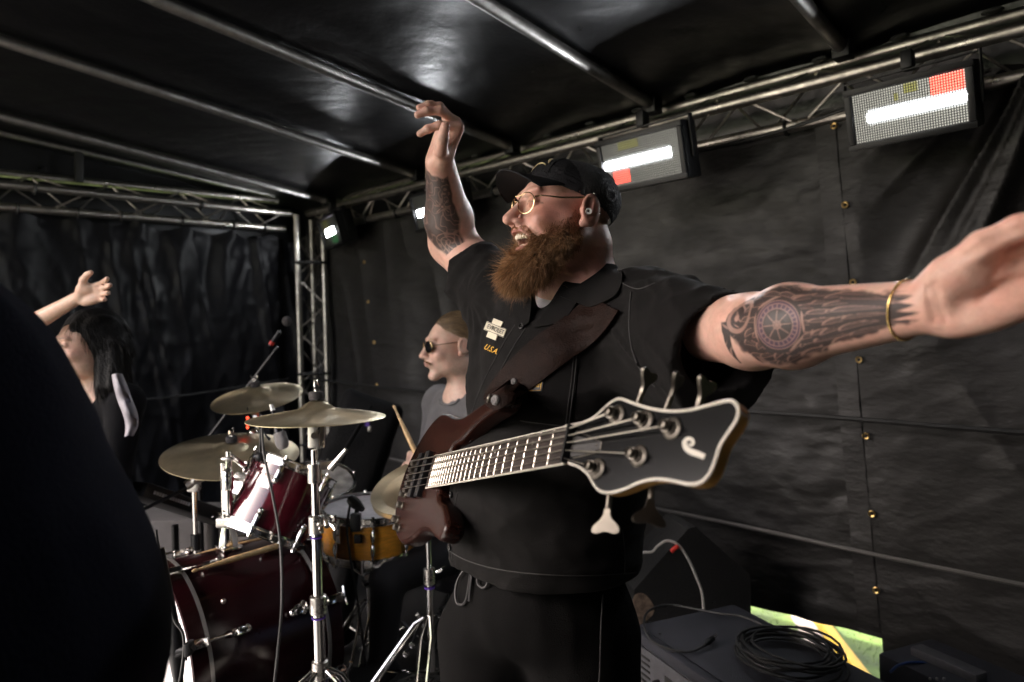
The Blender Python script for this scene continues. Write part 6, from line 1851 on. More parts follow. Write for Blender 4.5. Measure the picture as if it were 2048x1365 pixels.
# headstock
an_ = math.radians(13)
hd_d = bd_ * math.cos(an_) - bn * math.sin(an_); hd_n = bn * math.cos(an_) + bd_ * math.sin(an_)
H0 = N0 + bd_ * 0.006 - hd_n * 0.0055
def hp(px, py, h=0.0): return on_plane(px, py, H0 + hd_n * h, hd_n)
opx = [(1131, 853), (1165, 846), (1190, 834), (1210, 816), (1226, 803), (1242, 798), (1265, 806), (1300, 817), (1340, 823), (1380, 821), (1420, 811), (1458, 802), (1472, 806), (1480, 822), (1474, 844), (1458, 868), (1443, 892), (1433, 922), (1421, 950), (1403, 967), (1378, 970), (1345, 963), (1312, 960), (1282, 966), (1252, 979), (1222, 987), (1200, 983), (1187, 968), (1176, 950), (1160, 936), (1137, 927)]
ol = spline([hp(*q) for q in opx], 4, False) ; ol = ol[:]
cen = np.mean(ol, 0)
hb_ = MB(); hb_.prism(ol, hd_n, 0.015); hs = hb_.build('headstock', M['maple'], bass, True, 30)
inn = [q + (cen - q) * 0.018 + hd_n * 0.0014 for q in ol]
MB().prism(inn, hd_n, 0.0012).build('face_plate', M['black_shiny'], hs, True, 30)
MB().tube([q + hd_n * 0.0006 + (cen - q) * 0.008 for q in ol], 0.0021, 8).build('binding', M['ivory'], hs)
MB().prism([hp(1139, 868, .0016), hp(1176, 878, .0016), hp(1203, 884, .0016), hp(1201, 897, .0016), hp(1168, 909, .0016), hp(1141, 914, .0016)], hd_n, 0.0012).build('truss_rod_cover', mat('dark plate', (0.02, 0.018, 0.017), 0.35), hs)
for a_, b_ in (((1150, 861), (1203, 884)), ((1203, 884), (1200, 903)), ((1200, 903), (1147, 917))):
    MB().cyl(hp(*a_, .0018), hp(*b_, .0018), 0.0006, 6).build('cover_edge', M['nickel'], hs)
for px, py in ((1147, 871), (1193, 891)):
    MB().ball(hp(px, py, .0025), 0.0013, 8).build('screw', M['nickel'], hs)
# maker's mark: a white hook
J = [(1409, 914), (1394, 908), (1380, 903), (1371, 894), (1369, 884), (1375, 878), (1383, 879), (1386, 886), (1382, 891), (1377, 888)]
wd = [5.5, 6.0, 6.0, 5.4, 4.4, 3.8, 3.4, 3.0, 2.4, 1.2]
js = spline([np.array([a, b, w_]) for (a, b), w_ in zip(J, wd)], 6)
V = []; F = []
for i, q in enumerate(js):
    t = js[min(i + 1, len(js) - 1)] - js[max(i - 1, 0)]; t = t[:2] / (np.linalg.norm(t[:2]) + 1e-9)
    for s_ in (-1, 1): V.append(hp(q[0] - t[1] * q[2] * s_, q[1] + t[0] * q[2] * s_, 0.0021))
for i in range(len(js) - 1): F.append((2 * i, 2 * i + 1, 2 * i + 3, 2 * i + 2))
mesh_obj('logo', V, F, M['ivory'], hs, False)
# tuners
posts = [(1236, 832, 1), (1292, 843, 1), (1347, 859, 1), (1280, 914, -1), (1197, 939, -1)]
post_pts = []
keyl = {0: (1302, 795), 1: (1352, 783), 2: (1410, 796), 3: (1327, 1000), 4: (1240, 1008)}
for i, (px, py, sg) in enumerate(posts):
    c = hp(px, py, 0.0); post_pts.append(c + hd_n * 0.013)
    tn = thing('tuner', None, None); bpy.data.objects.remove(tn)
    t = MB().lathe([(0.0125, 0.001), (0.0130, 0.003), (0.0105, 0.0048), (0.0085, 0.0050), (0.0080, 0.0075), (0.0060, 0.008), (0.0055, 0.013), (0.0062, 0.0175), (0.0050, 0.0195), (0.0035, 0.0200), (0.0030, 0.0175), (0.0001, 0.0175)], c, hd_n, 20).build('tuning_post', M['nickel'], bass)
    ks_ = hp(*keyl[i], -0.022)
    ed = c - hd_n * 0.022
    sd__ = nrm(bw * sg + hd_d * (0.28 if sg > 0 else 0.12))
    e1 = ed + sd__ * (0.038 if sg > 0 else 0.042)
    MB().cyl(ed, e1, 0.0038, 10).build('shaft', M['nickel'], t)
    MB().box(ed - hd_n * -0.004, (0.030, 0.022, 0.008), [hd_d, bw, hd_n], 0.003).build('gear_plate', M['nickel'], t)
    # clover-shaped key
    x_ = nrm(np.cross(sd__, hd_n)); pl_ = [(-0.004, 0.0), (-0.006, 0.010), (-0.017, 0.020), (-0.019, 0.027), (-0.012, 0.029), (0.0, 0.0265), (0.012, 0.029), (0.019, 0.027), (0.017, 0.020), (0.006, 0.010), (0.004, 0.0)]
    tw = math.radians([70, 60, 75, 65, 12][i]); kx_ = x_ * math.cos(tw) + hd_n * math.sin(tw)
    ol2 = spline([e1 + kx_ * a + sd__ * b for a, b in pl_], 3)
    kn_ = nrm(np.cross(kx_, sd__))
    MB().prism([q + kn_ * 0.002 for q in ol2], kn_, 0.004).build('key', M['nickel'], t, True, 50)
# strings
for i in range(5):
    yb = lerp(0.034, -0.034, i / 4); yn = lerp(0.0185, -0.0185, i / 4); r = [0.0016, 0.0013, 0.0011, 0.0009, 0.0007][i]
    pp = post_pts[i]
    MB().tube([bp_(-0.005, yb, 0.002), bp_(0.0, yb, 0.0065), bp_(SL, yn, 0.0032), pp], r, 8).build('string', M['string'], bass)
    MB().torus(pp, hd_n, 0.0062, r * 1.2, 14, 6).build('string_wrap', M['string'], bass)
# bridge, pickups, knobs, strap pin
bg2 = MB().box(bp_(-0.022, 0, -0.010), (0.052, 0.092, 0.004), AX, 0.001).build('bridge', M['nickel'], bass)
for i in range(5):
    yb = lerp(0.034, -0.034, i / 4)
    MB().box(bp_(-0.012, yb, -0.004), (0.030, 0.012, 0.010), AX, 0.002).build('saddle', M['nickel'], bg2)
for s in (0.055, 0.122):
    pk = MB().box(bp_(s, 0, -0.006), (0.032, 0.106, 0.014), AX, 0.003).build('pickup', M['black_plastic'], bass)
    for i in range(10): MB().lathe([(0.0001, .0012), (0.003, .0010), (.0033, 0)], bp_(s + (0.006 if i % 2 else -0.006), lerp(0.042, -0.042, i / 9), 0.001), bn, 10).build('pole_piece', M['nickel'], pk)
for px, py in ((812, 990), (806, 1012), (797, 1040), (800, 1056)):
    q = on_plane(px, py, BR - bn * 0.012, bn)
    MB().lathe([(0.0098, 0), (0.0098, 0.004), (0.0085, 0.005), (0.0085, 0.015), (0.007, 0.017), (0.0001, 0.017)], q, bn, 18).build('knob', M['nickel'], bass)
pin = bp_(0.498, 0.118, -0.012)
MB().lathe([(0.006, 0), (0.0045, 0.004), (0.0045, 0.012), (0.0085, 0.014), (0.009, 0.018), (0.0055, 0.0185), (0.0035, 0.0170), (0.0001, 0.0170)], pin, bn, 18).build('strap_pin', M['nickel'], bass)
# ---- leather strap
def strapf(p): return smin(shirt_s(p), np.maximum(d_cone(p, bp_(0.40, 0.108, -0.033), bp_(0.505, 0.117, -0.033), 0.026, 0.025), ((p - bp_(0, 0, -0.011)) @ bn)), 0.02)
strap = thing('guitar_strap', 'broad dark brown leather strap running from the bass horn over the left shoulder', 'strap', pin)
patch([[(966, 797), (974, 813), (990, 820), (1005, 816)], [(972, 782), (988, 796), (1008, 804), (1025, 802)], [(1000, 742), (1020, 756), (1042, 768), (1064, 776)], [(1058, 684), (1080, 700), (1102, 714), (1127, 728)], [(1108, 648), (1130, 664), (1152, 678), (1176, 694)], [(1148, 618), (1170, 632), (1190, 646), (1210, 660)], [(1178, 590), (1198, 602), (1216, 612), (1236, 622)]], 0.009, 0.0035, 'band', M['leather'], strap, 5, strapf)
for px, py, r in ((1028, 763, 0.0068), (990, 800, 0.0100)):
    p = trace_many(strapf, [(px, py)], off=0.010)[0]; nv = grads(strapf, p[None])[0]
    MB().lathe([(0.0001, 0.0016), (r * .35, 0.0016), (r * .5, 0.003), (r * .85, 0.0032), (r, 0.001), (r, -0.003)], p, nv, 20).build('stud', M['mic_grille'], strap)
# strap continues down the back
bk = [P(1236, 600, 1.42), P(1240, 590, 1.52), P(1235, 640, 1.66), P(1180, 800, 1.74)]
MB().tube(spline(bk, 4), 0.012, 6).build('back_band', M['leather'], strap)
# ================================================================== amplifier and cables at the lower right
M['tolex'] = mat('dark vinyl', (0.019, 0.020, 0.029), 0.6, bump=0.5, bscale=420, var=0.2, vscale=20)
M['panel_grey'] = mat('grey amp panel', (0.10, 0.10, 0.11), 0.45, 0.4, var=0.2, vscale=30)
M['orange_knob'] = mat('orange dial', (0.70, 0.25, 0.02), 0.35, var=0.5, vscale=120)
AT = 0.62
def gt(px, py, z=AT): return on_plane(px, py, (0, 0, z), ZX)
pa_, pb_ = gt(1262, 1250), gt(1436, 1190)
ef = nrm(np.array([0.38, -0.925, 0])); eb = np.array([-ef[1], ef[0], 0]); eb = eb if np.dot(eb, pb_ - pa_) > 0 else -eb
W_, D_ = 0.72, np.dot(pb_ - pa_, eb)
ac = pa_ + ef * W_ / 2 + eb * D_ / 2
amp = thing('bass_amplifier', 'dark vinyl bass amplifier in the lower right corner with coiled cable on top', 'amplifier', [ac[0], ac[1], 0])
A_ = [ef, eb, ZX]
MB().box([ac[0] + eb[0] * 0.012, ac[1] + eb[1] * 0.012, AT / 2], (W_, D_ - 0.024, AT - 0.004), A_, 0.012).build('cabinet', M['tolex'], amp)
MB().box(pa_ + ef * W_ / 2 + eb * 0.006 - ZX * 0.018, (W_ - .002, 0.030, 0.034), A_, 0.006).build('front_rim', M['tolex'], amp)
for e_ in (0.008, W_ - 0.008): MB().box(pa_ + ef * e_ + eb * 0.006 - ZX * 0.13, (0.016, 0.030, 0.20), A_, 0.005).build('front_rim', M['tolex'], amp)
pz = pa_ + eb * 0.004 - ZX * 0.115
pn = MB().box(pz + ef * W_ / 2, (W_ - 0.036, 0.014, 0.145), A_, 0.002).build('control_panel', M['panel_grey'], amp)
for i in range(6): MB().box(pz + ef * 0.065 - eb * 0.0075 + ZX * (0.048 - i * 0.018), (0.075, 0.004, 0.006), A_, 0.001).build('vent_slot', M['letter_black'], pn)
for i, x in enumerate((0.145, 0.235, 0.30, 0.36, 0.42, 0.48)):
    k_ = MB(); k_.lathe([(0.013, 0), (0.012, 0.016), (0.009, 0.018), (0.0001, 0.018)], pz + ef * x - eb * 0.007 - ZX * (0.02 if i else 0.0), -eb, 18); k_.build('knob', M['black_plastic'], pn)
dk = pz + ef * 0.205 - eb * 0.008 + ZX * 0.008
MB().box(dk + eb * 0.001, (0.056, 0.004, 0.062), A_, 0.002).build('meter_bezel', M['letter_black'], pn)
MB().lathe([(0.0001, 0.006), (0.020, 0.006), (0.022, 0.003), (0.022, 0)], dk, -eb, 24).build('lit_dial', M['orange_knob'], pn)
MB().box(pz + ef * W_ / 2 - ZX * 0.29 - eb * .0, (W_ - .04, 0.012, 0.40), A_, 0.003).build('grille_cloth', M['felt'], amp)
for c_ in (gt(1320, 1268), gt(1428, 1205), gt(1300, 1246)): MB().ball(c_ + ZX * 0.001, (0.005, 0.005, 0.002), 8).build('screw', M['black_plastic'], amp)
# coiled cable with a jack plug
cc_ = gt(1578, 1322); pts = []
rg2 = np.random.default_rng(3)
for k in range(11 * 20):
    t = k / 20 * 2 * math.pi; lap = k / 20
    ph = 0.8 * math.sin(lap * 2.3)
    ra = 0.128 + 0.020 * math.sin(lap * 1.7 + 1) + 0.012 * math.sin(t * 0.5 + lap)
    rb = 0.112 + 0.018 * math.cos(lap * 2.1)
    o_ = np.array([0.014 * math.sin(lap * 3.1), 0.014 * math.cos(lap * 2.7), 0])
    pts.append(cc_ + o_ + ef * ra * math.cos(t + 2.4) + eb * rb * math.sin(t + 2.4) + ZX * (0.006 + 0.0036 * lap + 0.004 * abs(math.sin(t * 1.5 + lap))))
tail = [gt(1490, 1243) + ZX * .012, gt(1440, 1233) + ZX * .008, gt(1390, 1222) + ZX * .006, gt(1335, 1214) + ZX * .006, gt(1298, 1226) + ZX * .006, gt(1288, 1252) + ZX * .006, gt(1302, 1284) + ZX * .006, gt(1335, 1302) + ZX * .006, gt(1380, 1308) + ZX * .006, gt(1412, 1296) + ZX * .008]
coil = thing('coiled_cable', 'black instrument cable coiled on the amplifier with a loose jack plug', 'cable', cc_)
MB().tube(pts, 0.0036, 7).build('coil', M['black_rubber'], coil)
MB().tube(spline([pts[0]] + tail, 8), 0.0036, 7).build('loose_end', M['black_rubber'], coil)
j0, j1 = gt(1410, 1297) + ZX * .010, gt(1446, 1266) + ZX * .010; jd = nrm(j1 - j0)
MB().lathe([(.004, 0), (.006, .012), (.0085, .016), (.0085, .052), (.006, .056), (.0001, .056)], j0, jd, 14).build('plug_sleeve', M['black_plastic'], coil)
jt = j0 + jd * 0.056
MB().lathe([(.0032, 0), (.0032, .018), (.0022, .019), (.0032, .022), (.0015, .029), (.0001, .03)], jt, jd, 12).build('plug_tip', M['chrome'], coil)
# wedge monitor and white cable behind
M['scuffed'] = mat('scuffed black paint', (0.007, 0.0065, 0.0065), 0.7, bump=0.4, bscale=120, var=0.0)
M['bare'] = mat('bare worn board', (0.17, 0.12, 0.085), 0.8, var=0.75, vscale=28, bump=0.3, bscale=60)
wq = [P(1262, 1300, 2.46), P(1268, 1180, 2.46), P(1376, 1058, 2.5), P(1392, 1054, 2.5), P(1500, 1150, 2.55), P(1505, 1300, 2.55)]
wn_ = nrm(np.cross(wq[1] - wq[0], wq[4] - wq[0])); wn_ = wn_ if wn_[1] < 0 else -wn_
wq = [q - wn_ * np.dot(q - wq[0], wn_) for q in wq]
wedge = thing('wedge_monitor', 'black slanted stage monitor with a scuffed corner behind the amplifier', 'speaker', [wq[0][0], wq[0][1], 0])
for q in (wq[0], wq[5]): q[2] = 0.01
MB().prism(wq, wn_, 0.20).build('cabinet', M['scuffed'], wedge, True, 20)
sc = [P(1268, 1198, 2.45), P(1288, 1190, 2.45), P(1306, 1206, 2.45), P(1314, 1228, 2.45), P(1296, 1246, 2.45), P(1266, 1252, 2.45)]
sc = [q - wn_ * (np.dot(q - wq[1], wn_) - 0.003) for q in sc]
MB().prism(spline(sc, 4, True), wn_, 0.002).build('worn_corner', M['bare'], wedge)
M['white_cable'] = mat('white cable', (0.42, 0.40, 0.37), 0.5)
o = MB().tube(spline([P(x_, y_, 2.42) for x_, y_ in ((1262, 1118), (1284, 1106), (1304, 1104), (1316, 1092), (1334, 1082), (1356, 1090), (1376, 1118), (1394, 1158), (1406, 1200), (1410, 1300))], 8), 0.0048, 8).build('white_cable', M['white_cable'])
tag(o, 'white cable looping up between the black trousers and the amplifier', 'cable')
o = MB().cyl(P(1342, 1104, 2.41), P(1356, 1092, 2.41), 0.0080, 10).build('tape_flag', M['red_tape']); o.parent = bpy.data.objects['white_cable']
# small box and blue cable at the right edge of the floor
sb_ = thing('stage_box', 'small grey and black box by the sheet in the bottom right corner', 'box', np.array([*P(1900, 1345, 2.0)[:2], 0]))
q = P(1905, 1352, 2.0)
MB().box([q[0], q[1], q[2] / 2 + .02], (0.30, 0.24, q[2] + .02), A_, 0.01).build('case', M['tolex'], sb_)
MB().box(np.array([q[0], q[1], q[2] + .04]) - eb * 0.02, (0.20, 0.05, 0.03), A_, 0.006).build('lid', M['panel_grey'], sb_)
for i in range(3): MB().ball(P(1860 + i * 14, 1358, 1.9), .004, 8).build('lamp', M['steel'], sb_)
o = MB().tube(spline([P(1780, 1345, 2.0), P(1800, 1330, 2.0), P(1840, 1325, 2.02), P(1880, 1338, 2.02), P(1930, 1350, 2.0)], 8), 0.004, 7).build('blue_cable', mat('blue cable', (0.01, 0.04, 0.16), .45)); tag(o, 'blue cable arching over the small box on the floor', 'cable')
# ================================================================== drummer
def hair_strands(pos, dirs, lens, base, name, parent, m, wid=0.0006, bend=None):
    N = len(pos); c = np.array(base) * RNG.uniform(0.6, 1.5, (N, 1))
    return strands(pos, dirs, lens, np.full(N, wid), np.zeros((N, 3)) if bend is None else bend, lambda t: c, name, m, parent)
def sample(v, f, n):
    tri = v[f]; ar = np.linalg.norm(np.cross(tri[:, 1] - tri[:, 0], tri[:, 3] - tri[:, 0]), axis=1)
    k = RNG.choice(len(f), n, p=ar / ar.sum()); w = RNG.dirichlet([1, 1, 1, 1], n)
    nn = np.cross(tri[k, 1] - tri[k, 0], tri[k, 3] - tri[k, 0]); nn /= np.linalg.norm(nn, axis=1, keepdims=True) + 1e-12
    return (tri[k] * w[..., None]).sum(1), nn
def eyes_and_brows(c, v, H, brow=(0.12, 0.07, 0.04), lid=None, lips=(0.45, 0.20, 0.17)):
    q = H.loc(v); y = np.abs(q[:, 1])
    def mixw(w, col):
        nonlocal c
        w = np.clip(w, 0, 1)[:, None]; c = c * (1 - w) + np.array(col) * w
    el = lambda cx, cy, cz, rx, ry, rz: np.sqrt(((q[:, 0] - cx) / rx) ** 2 + ((y - cy) / ry) ** 2 + ((q[:, 2] - cz) / rz) ** 2)
    near = np.linalg.norm(q, axis=1) < 0.2
    mixw(0.8 * smooth(1.2, 0.7, el(0.108, 0.031, 0.0375, 0.02, 0.021, 0.0042)) * near, brow)
    mixw(0.75 * smooth(1.1, 0.85, el(0.124, 0, -0.0605, 0.02, 0.021, 0.0095)) * near, lips)
    if lid is not None:
        mixw(0.9 * smooth(1.1, 0.8, el(0.111, 0.032, 0.011, 0.02, 0.0125, 0.0045)) * near, lid)
    return c
DH = Head(P(909, 694, 2.62), (-0.92, -0.40), pitch=-0.05, size=0.95, fat=-0.001, nose=0.3)
dfw = nrm([-0.80, -0.60, 0]); dlf = np.cross(ZX, dfw); DA = np.array([dfw, dlf, ZX])
dn = P(930, 778, 2.66); dch = P(922, 880, 2.68); dhp = P(925, 1075, 2.74)
dsL, dsR = dn + dlf * 0.185 - ZX * 0.065, dn - dlf * 0.185 - ZX * 0.065
deL, dwL = P(892, 985, 2.42), P(862, 945, 2.30)
deR, dwR = P(860, 965, 2.80), P(842, 925, 2.60)
dhL = Hand(dwL, nrm(dwL - deL + ZX * .02), nrm(-ZX + cF * .4), 0.92, curls=[(70, 75, 50)] * 4, side=-cR * .2 + cF * -1, thumb=[(.7, .5, .6), (.8, .1, .6), (.8, -.2, .5)])
dhR = Hand(dwR, nrm(dwR - deR), nrm(-ZX), 0.92, curls=[(70, 75, 50)] * 4, thumb=[(.7, .5, .6), (.8, .1, .6), (.8, -.2, .5)])
def drumm_body(p):
    d = within(p, lambda q: smin(DH.sdf(q), d_cone(q, DH.w(-0.02, 0, -0.07), dn - ZX * 0.03, 0.056, 0.062), 0.025), DH.O - ZX * .05, 0.27)
    d = smin(d, d_cone(p, dn - ZX * 0.05, dhp, 0.09, 0.12), 0.03)
    d = smin(d, d_cone(p, dn - ZX * .05, dsL, 0.055, 0.05), 0.04); d = smin(d, d_cone(p, dn - ZX * .05, dsR, 0.055, 0.05), 0.04)
    for s_, e_, w_, h_ in ((dsL, deL, dwL, dhL), (dsR, deR, dwR, dhR)):
        d = smin(d, d_cone(p, s_, e_, 0.046, 0.038), 0.02); d = smin(d, d_cone(p, e_, w_, 0.039, 0.026), 0.02)
        d = smin(d, within(p, h_.sdf, h_.c, 0.16), 0.012)
    return d
drummer = thing('person', 'seated drummer with round sunglasses, slicked blond hair and grey t-shirt', 'person', [dhp[0], dhp[1], RZ])
ap = np.array([DH.O, dsL, dsR, deL, deR, dwL, dwR, dhp, dhL.c, dhR.c])
v, f = sdf_mesh(drumm_body, ap.min(0) - .17, ap.max(0) + .19, 0.0048)
c_ = skin_colors(v, (0.66, 0.44, 0.345), DH, 0.40, 5); c_ = eyes_and_brows(c_, v, DH, (0.30, 0.20, 0.11))
mesh_obj('body', v, f, M['skin'], drummer, True, 180, c_)
M['grey_tee'] = mat('grey cotton', (0.115, 0.112, 0.115), 0.9, bump=0.25, bscale=300, var=0.15, vscale=16)
def teed(p):
    d = d_ell(p, dch + ZX * 0.01, (0.115, 0.165, 0.19), DA); d = smin(d, d_cone(p, dch, dhp, 0.125, 0.135), 0.06)
    for s_, e_ in ((dsL, deL), (dsR, deR)):
        d = smin(d, d_cone(p, dn - ZX * 0.06, s_, 0.062, 0.064), 0.04)
        ee = s_ + (e_ - s_) * 0.62; ax_ = nrm(e_ - s_)
        d = smin(d, np.maximum(d_cone(p, s_, e_, 0.066, 0.062), (p - ee) @ ax_), 0.03)
    d = d - 0.006 * ridge(np.stack([p[:, 0] * 9, p[:, 1] * 9, p[:, 2] * 7 + p[:, 0] * 6], -1), 2, 17)
    return smax(d, -d_cone(p, dn + ZX * 0.12 + dfw * .03, dn - ZX * 0.015 + dfw * 0.012, 0.070, 0.066), 0.006)
v, f = sdf_mesh(teed, ap.min(0) - .2, ap.max(0) + .1, 0.008)
tee_ = mesh_obj('t_shirt', v, f, M['grey_tee'], drummer, True, 180)
cp_ = [dn - ZX * 0.030 + DA[0] * (0.012 + 0.075 * math.cos(t)) + DA[1] * 0.080 * math.sin(t) - ZX * 0.028 * math.cos(t) for t in np.linspace(0, 2 * math.pi, 28, endpoint=False)]
MB().tube(list(snap(teed, np.array(cp_), 0.002)), 0.0055, 6, closed=True).build('neckband', M['grey_tee'], tee_)
# legs on a stool
M['jean'] = mat('black denim', (0.008, 0.008, 0.010), 0.85, bump=0.3, bscale=300)
kL, kR = dhp + dfw * 0.42 + dlf * 0.18 + ZX * -.02, dhp + dfw * 0.42 - dlf * 0.18 + ZX * -.02
def legsf(p):
    d = d_ell(p, dhp, (.15, .17, .11), DA)
    for k_, s_ in ((kL, 1), (kR, -1)):
        ft = np.array([*(k_ + dfw * .03)[:2], RZ + .08])
        d = smin(d, d_cone(p, dhp + dlf * .09 * s_, k_, .085, .062), .03); d = smin(d, d_cone(p, k_, ft, .06, .045), .02)
        d = smin(d, d_ell(p, ft + dfw * .06 - ZX * .035, (.13, .045, .042), DA), .02)
    return d
v, f = sdf_mesh(legsf, np.minimum(dhp, np.minimum(kL, kR)) - .3 - ZX * .5, np.maximum(dhp, np.maximum(kL, kR)) + .3, 0.014); mesh_obj('trousers', v, f, M['jean'], drummer, True, 180)
st_ = thing('drum_stool', 'black round drum stool under the drummer', 'stool', [dhp[0], dhp[1], RZ])
MB().lathe([(.0001, 0), (.14, 0), (.16, -.02), (.16, -.06), (.14, -.075), (.0001, -.075)], dhp - ZX * 0.10, ZX, 24).build('seat', M['tolex'], st_)
MB().cyl([dhp[0], dhp[1], RZ + .1], dhp - ZX * .15, .015, 10).build('post', M['chrome'], st_)
tripod(st_, np.array([dhp[0], dhp[1], RZ + .22]), RZ, .22)
# hair, moustache, sunglasses
M['blond'] = mat('dark blond hair', (0.17, 0.115, 0.065), 0.45, attr='tint', spec=0.4)
M['blond_base'] = mat('blond hair base', (0.11, 0.075, 0.045), 0.6, bump=0.5, bscale=200, stretch=(1, 1, 3))
def dhair(p):
    q = DH.loc(p)
    d = d_ell(q, (-0.020, 0, 0.046), (0.106, 0.084, 0.096))
    cut = np.maximum(0.060 - 0.06 * q[:, 0] * 0 - q[:, 2], q[:, 0] - 0.0)      # in front of the ear only the top
    line = 0.055 + 0.25 * np.clip(q[:, 0] - 0.02, -.2, .2) * 0
    front = q[:, 0] - (0.090 - 4.0 * q[:, 1] ** 2)
    low = np.where(q[:, 0] > -0.015, 0.062 - 0.55 * np.clip(0.045 - q[:, 0], 0, .06) - q[:, 2], -0.075 - q[:, 2] - (q[:, 0] + 0.015) * 0.4)
    return smax(smax(d, front, 0.008), low, 0.01) * DH.k
hc = DH.w(0, 0, .03)
v, f = sdf_mesh(dhair, hc - .17, hc + .17, 0.005); hr = mesh_obj('hair', v, f, M['blond_base'], drummer, True, 180)
ps, nn = sample(v, f, 5000); ql = DH.loc(ps)
fl_ = np.tile(np.array([-1.0, 0, -0.25]), (5000, 1)); fl_[:, 2] -= np.clip(-ql[:, 0] * 8, 0, 1.2); fl_ = fl_ @ DH.A + RNG.normal(0, .08, (5000, 3))
fl_ = fl_ - nn * (fl_ * nn).sum(1)[:, None] * .9; fl_ /= np.linalg.norm(fl_, axis=1, keepdims=True)
hair_strands(ps + nn * .0008, fl_, RNG.uniform(.015, .04, 5000), (0.20, 0.135, 0.075), 'hair_strands', hr, M['blond'], 0.0009)
NM = 260; t_ = RNG.uniform(0, 1, NM); sg = RNG.choice([-1, 1], NM)
pm = np.stack([0.126 - .012 * t_, sg * (.002 + .026 * t_), -0.047 - .010 * t_ + RNG.normal(0, .0016, NM)], -1)
pw = snap(lambda p: DH.sdf(p), DH.O + DH.k * (pm @ DH.A), 0.0006); dm = np.stack([0 * t_ + .1, sg * (.6 + 0 * t_), -0.7 + 0 * t_], -1) @ DH.A
hair_strands(pw, dm / np.linalg.norm(dm, axis=1, keepdims=True), RNG.uniform(.005, .009, NM), (0.20, 0.10, 0.05), 'moustache', drummer, M['blond'], 0.0014)
M['dark_lens'] = mat('dark lens', (0.006, 0.006, 0.007), 0.06, spec=0.6)
sgm = MB()
for sg_ in (-1, 1):
    lp = [DH.w(0.1255 - 0.30 * max(0.034 + .0235 * math.cos(a) - .012, 0), sg_ * (0.034 + 0.0235 * math.cos(a)), 0.008 + 0.0235 * math.sin(a)) for a in np.linspace(0, 2 * math.pi, 24, endpoint=False)]
    sgm.tube(lp, 0.0012, 6, closed=True)
    sgm.tube([DH.w(0.110, sg_ * 0.058, 0.012), DH.w(0.095, sg_ * 0.072, 0.014), DH.w(0.0, sg_ * 0.083, 0.020), DH.w(-.02, sg_ * .083, .01)], 0.0013, 6)
sgm.tube([DH.w(0.122, -0.010, 0.012), DH.w(0.130, 0, 0.014), DH.w(0.122, 0.010, 0.012)], 0.0011, 6)
so = sgm.build('sunglasses', M['gold_wire'], drummer)
for sg_ in (-1, 1):
    lp = [DH.w(0.1258 - 0.30 * max(0.034 + .0235 * math.cos(a) - .012, 0), sg_ * (0.034 + 0.0230 * math.cos(a)), 0.008 + 0.0230 * math.sin(a)) for a in np.linspace(0, 2 * math.pi, 24, endpoint=False)]
    MB().prism(lp, DH.A[0], 0.0015).build('lens', M['dark_lens'], so)
stick('drumstick held upright in the drummer\'s hand beside the bass body', P(787, 811, 2.36), P(846, 938, 2.26), 0.0085)

# ================================================================== singer at the left
GH = Head(P(183, 694, 2.40), (-0.62, -0.78), pitch=-0.05, size=0.93, fat=-0.004, nose=0.7)
gfw = nrm([-0.45, -0.9, 0]); glf = np.cross(ZX, gfw); GA = np.array([gfw, glf, ZX])
gn = P(196, 775, 2.44); gch = P(190, 880, 2.46); ghp = P(190, 1100, 2.5)
gsL, gsR = gn + glf * 0.155 - ZX * .05, gn - glf * .155 - ZX * .05
geR, gwR = P(52, 655, 2.30), P(160, 594, 2.24)
geL, gwL = gsL - ZX * .26 + gfw * .05, gsL - ZX * .40 + gfw * .2
ghR = Hand(gwR, nrm(cR * 0.92 + cU * 0.20 - cF * .12), nrm(-cF - cU * .15), 0.78, curls=[(14, 22, 12), (18, 20, 12), (24, 22, 14), (30, 24, 16)], side=cU, spread=.16, thumb=[(.6, .75, .2), (.85, .45, .25), (1, .2, .3)])
ghL = Hand(gwL, nrm(gfw), ZX, 0.9)
def girl_body(p):
    d = within(p, lambda q: smin(GH.sdf(q), d_cone(q, GH.w(-0.02, 0, -0.07), gn - ZX * .03, 0.048, 0.052), 0.025), GH.O - ZX * .05, 0.27)
    d = smin(d, d_cone(p, gn - ZX * .05, ghp, 0.08, 0.11), .03)
    for s_, e_, w_, h_ in ((gsL, geL, gwL, ghL), (gsR, geR, gwR, ghR)):
        d = smin(d, d_cone(p, gn - ZX * .05, s_, .05, .045), .03)
        d = smin(d, d_cone(p, s_, e_, .040, .035), .02); d = smin(d, d_cone(p, e_, w_, .032, .020), .02); d = smin(d, within(p, h_.sdf, h_.c, .16), .010)
    return d
singer = thing('person', 'dark-haired singer in black and white waving one raised hand at the left', 'person', [ghp[0], ghp[1], 0])
ap = np.array([GH.O, gsL, gsR, geL, geR, gwL, gwR, ghp, ghR.c, ghL.c])
v, f = sdf_mesh(girl_body, ap.min(0) - .17, ap.max(0) + .19, 0.0045)
c_ = skin_colors(v, (0.66, 0.43, 0.32), GH, 0.4, 8); c_ = eyes_and_brows(c_, v, GH, (0.03, 0.02, 0.015), (0.02, 0.013, 0.010), (0.45, 0.12, 0.10))
mesh_obj('body', v, f, M['skin'], singer, True, 180, c_)
M['black_hair'] = mat('black hair', (0.010, 0.008, 0.007), 0.5, attr='tint', spec=0.2)
M['hair_base'] = mat('black hair base', (0.003, 0.0026, 0.0024), 0.6, spec=0.2, bump=0.5, bscale=150)
